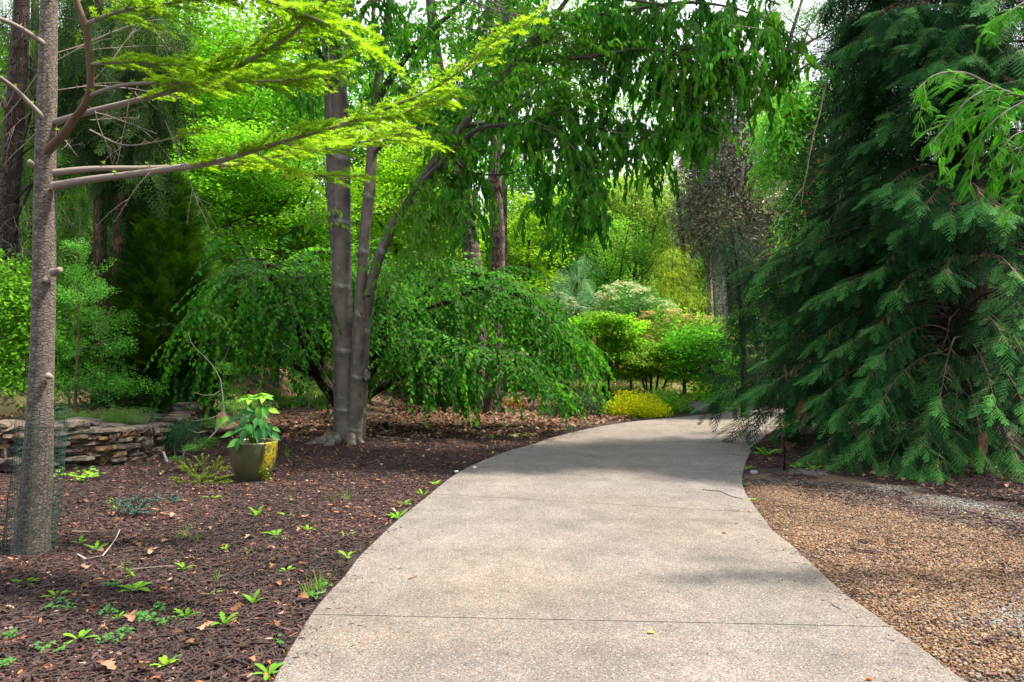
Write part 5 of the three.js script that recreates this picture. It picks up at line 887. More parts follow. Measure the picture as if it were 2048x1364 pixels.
tree({ name: 'juniper_sprig', label: 'small bluish green juniper spilling over the right end of the stone wall', cat: 'shrub', px: 360, d: 11.0, bark: M.paleTwig, color: [0.035, 0.11, 0.04], mat: M.needle, tpl: CLUMP.tiny, opt: { size: 0.3 }, blobs: [[352, 872, 24, 16, 14], [335, 885, 20, 10, 9], [378, 850, 14, 18, 9], [365, 862, 22, 16, 10]], trunks: [[[gy(352, 11), [350, 884, 11], [385, 842, 11.1]], [0.012, 0.009, 0.003]]] });
tree({ name: 'wild_grass', label: 'patch of feathery green wild grass on top of the stone wall', cat: 'grass', px: 225, d: 10.9, bark: M.twig, color: [0.09, 0.22, 0.04], mat: M.leafThin, tpl: HANG.fine, opt: { size: 0.26, tilt: 0.7 }, blobs: [[200, 834, 60, 12, 42], [260, 832, 50, 12, 34], [140, 834, 40, 14, 20], [120, 800, 20, 20, 9]] });
tree({ name: 'leaning_sapling', label: 'thin lichen-barked sapling leaning over beside the yellow pot', cat: 'sapling', px: 366, d: 9.7, bark: M.paleTwig, color: [0.10, 0.32, 0.03], tpl: CLUMP.round, opt: { size: 0.17, tilt: 0.35 },
  trunks: [[[gy(362, 9.7), [366, 916, 9.7], [370, 902, 9.7], [398, 893, 9.75], [420, 875, 9.85], [436, 857, 9.95], [448, 832, 10.1], [446, 800, 10.2], [441, 760, 10.35], [428, 735, 10.45], [408, 712, 10.6], [385, 690, 10.7], [376, 664, 10.8]], [0.014, 0.012, 0.011, 0.011, 0.01, 0.009, 0.008, 0.007, 0.006, 0.0055, 0.005, 0.004, 0.002]], [[[412, 862, 9.9], [396, 866, 9.8], [374, 858, 9.7]], [0.006, 0.005, 0.002]], [[[440, 830, 10], [415, 838, 9.9], [385, 842, 9.8]], [0.006, 0.004, 0.002]], [[[443, 780, 10.3], [420, 792, 10.2], [386, 784, 10]], [0.006, 0.004, 0.002]], [[[368, 905, 9.7], [390, 912, 9.7], [410, 908, 9.7]], [0.005, 0.003, 0.001]], [[[430, 740, 10.4], [450, 715, 10.3], [462, 680, 10.2]], [0.006, 0.004, 0.002]]],
  blobs: [[395, 892, 30, 8, 12], [440, 790, 14, 30, 12], [420, 850, 18, 14, 8], [352, 918, 8, 5, 4], [408, 885, 16, 8, 7], [445, 740, 14, 14, 6], [455, 815, 20, 10, 7]] });

// ----- middle distance, left -----
const trees1 = [
  { label: 'light green maple with thin dark limbs left of the three-stemmed tree', px: 545, d: 18.5, tpl: CLUMP.layer, color: [0.186, 0.465, 0.013], opt: { size: 1.1, tilt: 0.35 }, bark: M.darkBark, trunks: [[[gy(548, 18.5), [560, 600, 18.5], [560, 470, 18.5], [530, 400, 18.4], [500, 340, 18.2]], [0.09, 0.075, 0.06, 0.045, 0.015]], [[[556, 560, 18.5], [600, 430, 18.6], [640, 340, 18.8]], [0.045, 0.03, 0.01]], [[[600, 620, 18.7], [598, 500, 18.7], [585, 400, 18.8], [600, 320, 18.8]], [0.05, 0.045, 0.03, 0.01]], [[[530, 400, 18.4], [470, 410, 18.2], [420, 440, 18]], [0.03, 0.02, 0.008]], [[[520, 700, 18.4], [510, 560, 18.4], [470, 470, 18.4], [440, 400, 18.4]], [0.05, 0.04, 0.03, 0.01]]], blobs: [[430, 400, 100, 80, 60], [560, 330, 110, 70, 66], [490, 480, 110, 60, 50], [600, 440, 60, 70, 34], [640, 520, 50, 60, 26], [400, 500, 50, 60, 26], [450, 300, 80, 50, 30]] },
  { label: 'bright green broad-leaved tree filling the gap above the golden cypress', px: 430, d: 24, tpl: CLUMP.med, color: [0.203, 0.516, 0.018], opt: { size: 1.3 }, bark: M.greyBark, trunks: [[[gy(415, 24), [420, 520, 24], [400, 350, 24], [380, 150, 24], [370, -80, 24]], [0.2, 0.17, 0.14, 0.1, 0.05]], [[[405, 380, 24], [470, 260, 23.8], [520, 160, 23.6]], [0.08, 0.05, 0.02]], [[[390, 250, 24], [330, 190, 24], [300, 140, 24]], [0.06, 0.04, 0.02]]], blobs: [[420, 260, 110, 60, 55], [400, 150, 60, 60, 24], [520, 200, 70, 50, 28], [330, 330, 80, 60, 36], [520, 330, 80, 50, 34], [430, 90, 100, 50, 30], [560, 120, 60, 40, 12], [400, 0, 150, 50, 34], [480, 420, 80, 50, 26]] },
  { label: 'yellow green backlit tree behind the leaning stem', px: 800, d: 22, tpl: CLUMP.layer, color: [0.284, 0.542, 0.013], opt: { size: 1.25 }, bark: M.darkBark, trunks: [[[gy(792, 22), [790, 560, 22], [800, 420, 22], [810, 330, 22]], [0.1, 0.085, 0.06, 0.02]], [[[796, 500, 22], [730, 400, 22], [700, 330, 22]], [0.04, 0.03, 0.01]], [[[800, 450, 22], [850, 390, 22], [890, 340, 22]], [0.04, 0.025, 0.01]]], blobs: [[780, 400, 90, 70, 55], [850, 440, 70, 60, 40], [720, 470, 60, 70, 40], [840, 330, 70, 40, 24], [900, 480, 50, 60, 24], [790, 540, 90, 40, 36]] },
  { name: 'hemlock_tree', label: 'feathery dark green conifer behind the larch trunk at the upper left', px: 70, d: 16, mat: M.needle, tpl: [FROND.fine, FROND.a], color: [0.059, 0.156, 0.018], opt: { size: 1.0, orient: 'hang', tilt: 0.8, v: 0.3 }, bark: M.darkBark, trunks: [[[gy(75, 16), [72, 500, 16], [70, 200, 16], [70, -150, 16]], [0.14, 0.12, 0.1, 0.05]]], blobs: [[20, 120, 90, 130, 130], [20, 330, 80, 110, 110], [130, 430, 70, 80, 80], [130, 300, 70, 60, 60], [60, 500, 90, 50, 60], [90, 0, 120, 80, 80], [300, 30, 90, 60, 60]] },
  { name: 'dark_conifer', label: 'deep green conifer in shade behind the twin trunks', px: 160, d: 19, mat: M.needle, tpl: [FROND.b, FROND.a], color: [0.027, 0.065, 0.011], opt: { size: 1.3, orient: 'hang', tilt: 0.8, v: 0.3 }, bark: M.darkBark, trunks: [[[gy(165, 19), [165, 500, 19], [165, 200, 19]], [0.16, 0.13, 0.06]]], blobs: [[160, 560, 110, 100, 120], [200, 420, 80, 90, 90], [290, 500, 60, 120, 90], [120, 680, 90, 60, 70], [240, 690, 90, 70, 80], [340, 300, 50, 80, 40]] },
  { label: 'medium green tree behind the left mound of the weeping tree', px: 470, d: 21, tpl: CLUMP.med, color: [0.101, 0.284, 0.018], opt: { size: 1.2 }, bark: M.darkBark, trunks: [[[gy(468, 21), [470, 600, 21], [480, 500, 21]], [0.09, 0.07, 0.03]]], blobs: [[470, 560, 80, 60, 40], [430, 630, 60, 50, 26], [540, 610, 70, 60, 34], [610, 590, 60, 60, 30]] },
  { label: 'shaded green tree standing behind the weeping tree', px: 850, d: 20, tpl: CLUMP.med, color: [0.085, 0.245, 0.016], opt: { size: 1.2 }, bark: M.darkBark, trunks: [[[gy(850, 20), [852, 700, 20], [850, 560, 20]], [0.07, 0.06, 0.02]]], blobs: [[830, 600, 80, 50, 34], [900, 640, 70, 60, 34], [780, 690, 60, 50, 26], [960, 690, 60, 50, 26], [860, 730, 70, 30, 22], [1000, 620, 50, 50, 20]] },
  { label: 'grey-barked tall tree with ridged trunk, left of the pair behind the weeping tree', px: 948, d: 18.2, bark: M.furrowBark, sides: 16, tpl: CLUMP.med, color: [0.085, 0.258, 0.018], opt: { size: 0.8 }, trunks: [[[gy(965, 18.2), [958, 700, 18.2], [950, 560, 18.2], [940, 490, 18.2], [930, 410, 18.2], [924, 340, 18.2], [905, 250, 18.2], [880, 150, 18.2], [860, 0, 18.2], [840, -200, 18.2]], [0.26, 0.23, 0.21, 0.2, 0.19, 0.18, 0.15, 0.13, 0.11, 0.06]], [[[925, 360, 18.2], [945, 310, 18.3], [965, 240, 18.5], [1000, 120, 18.7], [1030, -50, 18.8]], [0.1, 0.1, 0.09, 0.07, 0.04]]], blobs: [[900, 60, 60, 60, 14], [860, -60, 120, 70, 30], [990, -20, 80, 60, 20]] },
  { label: 'straight dark-barked tall tree, right of the pair behind the weeping tree', px: 988, d: 17.6, bark: M.midBark, sides: 16, tpl: CLUMP.med, color: [0.085, 0.258, 0.018], opt: { size: 0.8 }, trunks: [[[gy(985, 17.6), [988, 700, 17.6], [994, 560, 17.6], [994, 450, 17.6], [990, 350, 17.6], [996, 250, 17.6], [1005, 100, 17.6], [1015, -150, 17.6]], [0.22, 0.18, 0.165, 0.165, 0.155, 0.14, 0.11, 0.06]], [[[992, 320, 17.6], [1020, 300, 17.5], [1055, 285, 17.4]], [0.05, 0.04, 0.015]]], blobs: [[1020, 60, 60, 60, 14], [1030, -80, 110, 60, 30]] },
  { label: 'lime green tree behind the pair of tall trunks', px: 1060, d: 25, tpl: CLUMP.layer, color: [0.284, 0.516, 0.013], opt: { size: 1.2 }, bark: M.darkBark, trunks: [[[gy(1060, 25), [1060, 600, 25], [1058, 480, 25]], [0.09, 0.07, 0.03]]], blobs: [[1060, 500, 70, 70, 50], [1040, 590, 60, 60, 36], [960, 540, 50, 50, 24], [1090, 430, 40, 40, 16], [880, 540, 60, 50, 26], [1000, 430, 50, 60, 22]] },
  { label: 'medium green broad-leaved tree behind the pair of trunks, upper middle', px: 1090, d: 27, tpl: CLUMP.med, color: [0.119, 0.362, 0.018], opt: { size: 1.3 }, bark: M.midBark, trunks: [[[gy(1100, 27), [1100, 500, 27], [1095, 330, 27]], [0.14, 0.11, 0.04]]], blobs: [[1080, 380, 70, 60, 36], [1140, 440, 60, 60, 30], [1030, 340, 50, 50, 20], [1120, 540, 50, 50, 20]] },
];


// ----- middle distance, right -----
trees1.push({ label: 'tall bright green tree closing the gap between the three stems', px: 735, d: 25, tpl: CLUMP.med, color: [0.13, 0.40, 0.02], opt: { size: 1.25 }, bark: M.midBark, trunks: [[[gy(735, 25), [738, 500, 25], [742, 200, 25], [750, -60, 25]], [0.16, 0.14, 0.1, 0.05]]], blobs: [[730, 250, 90, 80, 50], [830, 230, 70, 60, 30], [640, 260, 70, 80, 40], [700, 120, 80, 60, 22], [900, 300, 60, 60, 24], [790, 320, 80, 50, 36], [620, 150, 50, 50, 14], [820, 120, 60, 50, 12], [960, 180, 60, 60, 14]] });
trees1.push({ label: 'thin-crowned light green tree high behind the canopy over the path', px: 1012, d: 23, tpl: CLUMP.small, color: [0.20, 0.46, 0.03], opt: { size: 1.0 }, bark: M.midBark, trunks: [[[gy(1010, 23), [1008, 560, 23], [1015, 300, 23], [1080, 60, 23], [1130, -150, 23]], [0.14, 0.12, 0.1, 0.07, 0.04]]], blobs: [[1060, 90, 70, 60, 26], [1160, 130, 90, 60, 34], [1250, 60, 80, 60, 28], [1130, 10, 120, 40, 36], [1180, 230, 70, 40, 18], [1320, 170, 60, 60, 18], [1020, 200, 50, 40, 12], [1250, 200, 60, 30, 12], [950, 60, 60, 60, 16]] });
const trees2 = [
  { name: 'pale_tree', label: 'pale yellow green slender tree before the bronze magnolia', px: 1290, d: 30, tpl: CLUMP.small, color: [0.40, 0.58, 0.09], opt: { size: 1.15, v: 0.15 }, bark: M.greyBark, trunks: [[[gy(1275, 30), [1275, 600, 30], [1268, 470, 30], [1262, 380, 30]], [0.07, 0.06, 0.045, 0.015]], [[gy(1300, 30), [1292, 600, 30], [1305, 480, 30], [1330, 380, 30]], [0.06, 0.05, 0.035, 0.012]], [[[1270, 560, 30], [1235, 480, 30], [1220, 400, 30]], [0.04, 0.03, 0.01]]], blobs: [[1270, 400, 70, 50, 60], [1230, 460, 50, 50, 42], [1310, 440, 60, 60, 56], [1290, 350, 40, 30, 22], [1340, 380, 40, 50, 26], [1350, 480, 40, 40, 24], [1200, 420, 30, 30, 14]] },
  { name: 'slender_tree', label: 'fresh green multi-stemmed tree behind the white-flowered shrub', px: 1210, d: 27, tpl: CLUMP.small, color: [0.20, 0.48, 0.04], opt: { size: 1.05, v: 0.18 }, bark: M.midBark, trunks: [[[gy(1222, 27), [1225, 620, 27], [1215, 540, 27], [1195, 440, 27]], [0.06, 0.05, 0.035, 0.01]], [[gy(1232, 27), [1235, 600, 27], [1245, 520, 27], [1262, 430, 27]], [0.06, 0.05, 0.035, 0.01]], [[[1262, 600, 27], [1272, 520, 27], [1280, 450, 27]], [0.04, 0.03, 0.01]], [[[1195, 600, 27], [1190, 520, 27], [1170, 460, 27]], [0.04, 0.03, 0.01]]], blobs: [[1220, 500, 70, 60, 52], [1280, 530, 60, 50, 40], [1180, 560, 50, 50, 30], [1240, 590, 80, 30, 36], [1150, 500, 40, 50, 20], [1330, 560, 50, 40, 24]] },
  { name: 'blue_conifer', label: 'misty blue-grey conifer behind the right edge of the weeping tree', px: 1150, d: 25.5, mat: M.needle, tpl: [FROND.fine, FROND.a], color: [0.12, 0.28, 0.12], opt: { size: 1.1, orient: 'hang', tilt: 0.9 }, bark: M.midBark, trunks: [[[gy(1155, 25.5), [1155, 600, 25.5], [1155, 510, 25.5]], [0.06, 0.05, 0.02]]], blobs: [[1155, 530, 25, 30, 26], [1155, 580, 40, 30, 50], [1140, 620, 55, 30, 56], [1100, 560, 40, 40, 30], [1190, 600, 30, 30, 20]] },
  { name: 'golden_weeping_conifer', label: 'golden weeping conifer with drooping tips before the pale grey trunks', px: 1345, d: 25, mat: M.needle, tpl: [HANG.needle, HANG.fine], color: [0.50, 0.66, 0.06], opt: { size: 0.75, tilt: 0.25, v: 0.15 }, bark: M.midBark, trunks: [[[gy(1345, 25), [1345, 600, 25], [1345, 510, 25]], [0.06, 0.05, 0.02]]], blobs: [[1340, 520, 25, 30, 26], [1340, 560, 50, 24, 46], [1370, 590, 45, 14, 30], [1350, 610, 60, 14, 34], [1310, 580, 30, 20, 18]] },
  { name: 'magnolia_tree', label: 'tall bronze-grey leaved magnolia between the pale tree and the weeping curtain', px: 1442, d: 26, mat: M.leafShiny, tpl: CLUMP.gloss, color: [0.24, 0.225, 0.15], opt: { size: 1.0, tilt: 1.4, v: 0.5, warm: 0.3, dens: 1 }, bark: M.paleBark, sides: 12, trunks: [[[gy(1443, 26), [1442, 620, 26], [1438, 520, 26], [1440, 400, 26], [1450, 280, 26]], [0.24, 0.22, 0.19, 0.13, 0.05]], [[[1470, 420, 26], [1485, 350, 25], [1488, 320, 25]], [0.06, 0.05, 0.02]]], blobs: [[1470, 230, 75, 60, 110], [1430, 330, 70, 60, 120], [1405, 290, 40, 40, 40], [1395, 440, 40, 50, 50], [1500, 320, 70, 70, 95], [1430, 430, 60, 50, 75], [1500, 430, 80, 60, 100], [1540, 380, 50, 70, 55], [1470, 500, 70, 30, 50], [1480, 170, 45, 30, 28], [1545, 480, 40, 50, 40], [1400, 380, 30, 40, 22]] },
  { name: 'grey_trunk_tree', label: 'slim pale grey trunk left of the thicker pale trunk under the magnolia', px: 1418, d: 28, bark: M.paleBark, tpl: CLUMP.gloss, mat: M.leafGloss, color: [0.08, 0.075, 0.06], opt: { size: 0.9 }, trunks: [[[gy(1420, 28), [1420, 620, 28], [1417, 540, 28], [1415, 420, 28]], [0.13, 0.12, 0.11, 0.06]]], blobs: [[1415, 480, 40, 40, 22], [1410, 400, 30, 40, 16]] },
  { name: 'weeping_curtain_tree', label: 'bright green weeping tree hanging in long curtains left of the cypress', px: 1660, d: 20, mat: M.leaf, tpl: HANG.leaf, color: [0.22, 0.55, 0.06], opt: { size: 0.9, tilt: 0.25, v: 0.18, shell: 0.35 }, bark: M.midBark, trunks: [[[gy(1665, 20), [1665, 500, 20], [1650, 300, 20], [1620, 200, 20]], [0.12, 0.1, 0.07, 0.03]], [[[1655, 330, 20], [1600, 220, 19.6], [1560, 240, 19.4]], [0.05, 0.03, 0.01]]], blobs: [[1610, 200, 60, 25, 44], [1570, 240, 30, 30, 26], [1640, 230, 50, 40, 40], [1560, 290, 16, 30, 16], [1558, 340, 12, 40, 14], [1590, 290, 30, 50, 30], [1630, 310, 30, 60, 26], [1600, 370, 24, 50, 20], [1545, 370, 10, 25, 6], [1615, 440, 20, 40, 13], [1600, 490, 30, 30, 11], [1680, 200, 40, 30, 20]] },
  { name: 'holly_tree', label: 'dark glossy holly with red berries behind the cypress boughs', px: 1665, d: 17.5, mat: M.leafGloss, tpl: CLUMP.gloss, color: [0.028, 0.075, 0.022], opt: { size: 0.6, tilt: 1.2, v: 0.35 }, bark: M.midBark, trunks: [[[gy(1665, 17.5), [1665, 500, 17.5], [1668, 250, 17.5], [1690, 20, 17.5]], [0.12, 0.1, 0.07, 0.02]]], blobs: [[1680, 260, 60, 50, 70], [1650, 360, 60, 60, 90], [1620, 440, 60, 40, 60], [1690, 440, 60, 50, 60], [1720, 30, 60, 60, 120], [1690, 150, 50, 70, 110], [1760, 130, 60, 90, 120], [1640, 510, 50, 30, 30]],
    extra: (t, base) => { const g = new THREE.IcosahedronGeometry(0.012, 1), ms = []; for (let i = 0; i < 60; i++) { const p = P(rr(1600, 1740), rr(220, 480), 17.5 - rr(0.3, 0.75)); for (let j = 0; j < 3; j++) ms.push(new THREE.Matrix4().makeTranslation(p.x - base.x + rs(0.03), p.y - base.y + rs(0.03), p.z - base.z + rs(0.03))); } instPart('berries', g, new THREE.MeshStandardMaterial({ color: new THREE.Color().setRGB(0.5, 0.015, 0.02), roughness: 0.35 }), ms, null, t); } },
  { name: 'narrow_spruce', label: 'narrow weeping dark spruce at the bend of the path', px: 1486, d: 16.4, mat: M.needle, tpl: [HANG.needle, HANG.fine], color: [0.02, 0.065, 0.028], opt: { size: 0.62, tilt: 0.3, v: 0.3 }, bark: M.darkBark, trunks: [[[gy(1490, 16.4), [1486, 700, 16.4], [1478, 560, 16.4], [1462, 450, 16.4]], [0.08, 0.06, 0.045, 0.012]], [[[1478, 560, 16.4], [1462, 530, 16.3], [1450, 545, 16.3]], [0.02, 0.012, 0.005]]], blobs: [[1460, 470, 14, 30, 16], [1465, 530, 20, 40, 34], [1480, 600, 24, 50, 46], [1488, 690, 30, 60, 64], [1480, 760, 36, 40, 56], [1500, 640, 20, 60, 30], [1455, 770, 16, 30, 12]] },
  { name: 'open_tree', label: 'thinly leaved grey-limbed tree against the white sky above the magnolia', px: 1560, d: 27, tpl: CLUMP.small, color: [0.13, 0.27, 0.07], opt: { size: 0.8, v: 0.2 }, bark: M.greyBark, trunks: [[[gy(1545, 27), [1545, 450, 27], [1556, 180, 27], [1600, 100, 27], [1660, 60, 27]], [0.2, 0.17, 0.13, 0.07, 0.02]], [[[1556, 190, 27], [1600, 140, 27], [1650, 112, 27]], [0.07, 0.05, 0.02]], [[[1557, 180, 27], [1580, 80, 27], [1610, -20, 27]], [0.09, 0.07, 0.04]], [[[1556, 220, 27], [1520, 120, 27], [1500, 30, 27]], [0.07, 0.05, 0.03]]], blobs: [[1580, 60, 50, 40, 18], [1630, 60, 40, 40, 14], [1540, 120, 40, 40, 12], [1600, 0, 60, 30, 16], [1640, 120, 30, 14, 6], [1590, 150, 40, 30, 9], [1530, 20, 40, 40, 12]] },
  { label: 'rounded green tree behind the dogwood at the path bend', px: 1560, d: 24, tpl: CLUMP.med, color: [0.10, 0.32, 0.02], opt: { size: 1 }, bark: M.darkBark, trunks: [[[gy(1560, 24), [1560, 660, 24], [1555, 620, 24]], [0.08, 0.06, 0.03]]], blobs: [[1540, 620, 50, 50, 24], [1580, 660, 60, 60, 30]] },
];
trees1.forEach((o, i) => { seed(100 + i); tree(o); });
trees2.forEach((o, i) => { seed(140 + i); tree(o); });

// ----- shrubs along the far path edge -----
const blossoms = (blobs, d, size, color, n) => (t, base) => {
  const s = new Soup(); for (let i = 0; i < 42; i++) { const a = rr(0, 6.28), r = Math.sqrt(R()) * 0.5; s.add(L.flat, V(Math.cos(a) * r, rs(0.06) - r * r * 0.2, Math.sin(a) * r), V(rs(1), 0.2, rs(1)), V(rs(0.3), 1, rs(0.3)), 0.2, scl([1, 1, 1], rr(0.8, 1.1))); }
  const ms = [], cs = []; for (const [px, py, rx, ry, k] of blobs) for (let i = 0; i < k * n; i++) { const a = rr(0, 6.283), e = rr(-0.1, 1), c = P(px, py, d), x = rx / F * d, y = ry / F * d; const q = Math.sqrt(1 - Math.min(1, e * e)); const p = V(c.x + Math.cos(a) * q * x, c.y + e * y, c.z + Math.abs(Math.sin(a)) * q * x * 0.8); ms.push(new THREE.Matrix4().compose(p.sub(base), new THREE.Quaternion().setFromEuler(new THREE.Euler(rs(0.4), rr(0, 6), rs(0.4))), V(1, 1, 1).multiplyScalar(size * rr(0.6, 1.2)))); cs.push(new THREE.Color().setRGB(...tint(color, 0.15, 0.1))); }
  instPart('blossoms', s.geo(), M.leaf, ms, cs, t);
};
const vb = [[1250, 600, 55, 34, 1], [1210, 640, 40, 30, 0.6], [1310, 630, 45, 30, 0.7]];
const pb = [[1330, 650, 60, 34, 1], [1400, 665, 55, 34, 1], [1290, 680, 50, 26, 0.7], [1440, 690, 30, 24, 0.4], [1360, 700, 50, 20, 0.5]];
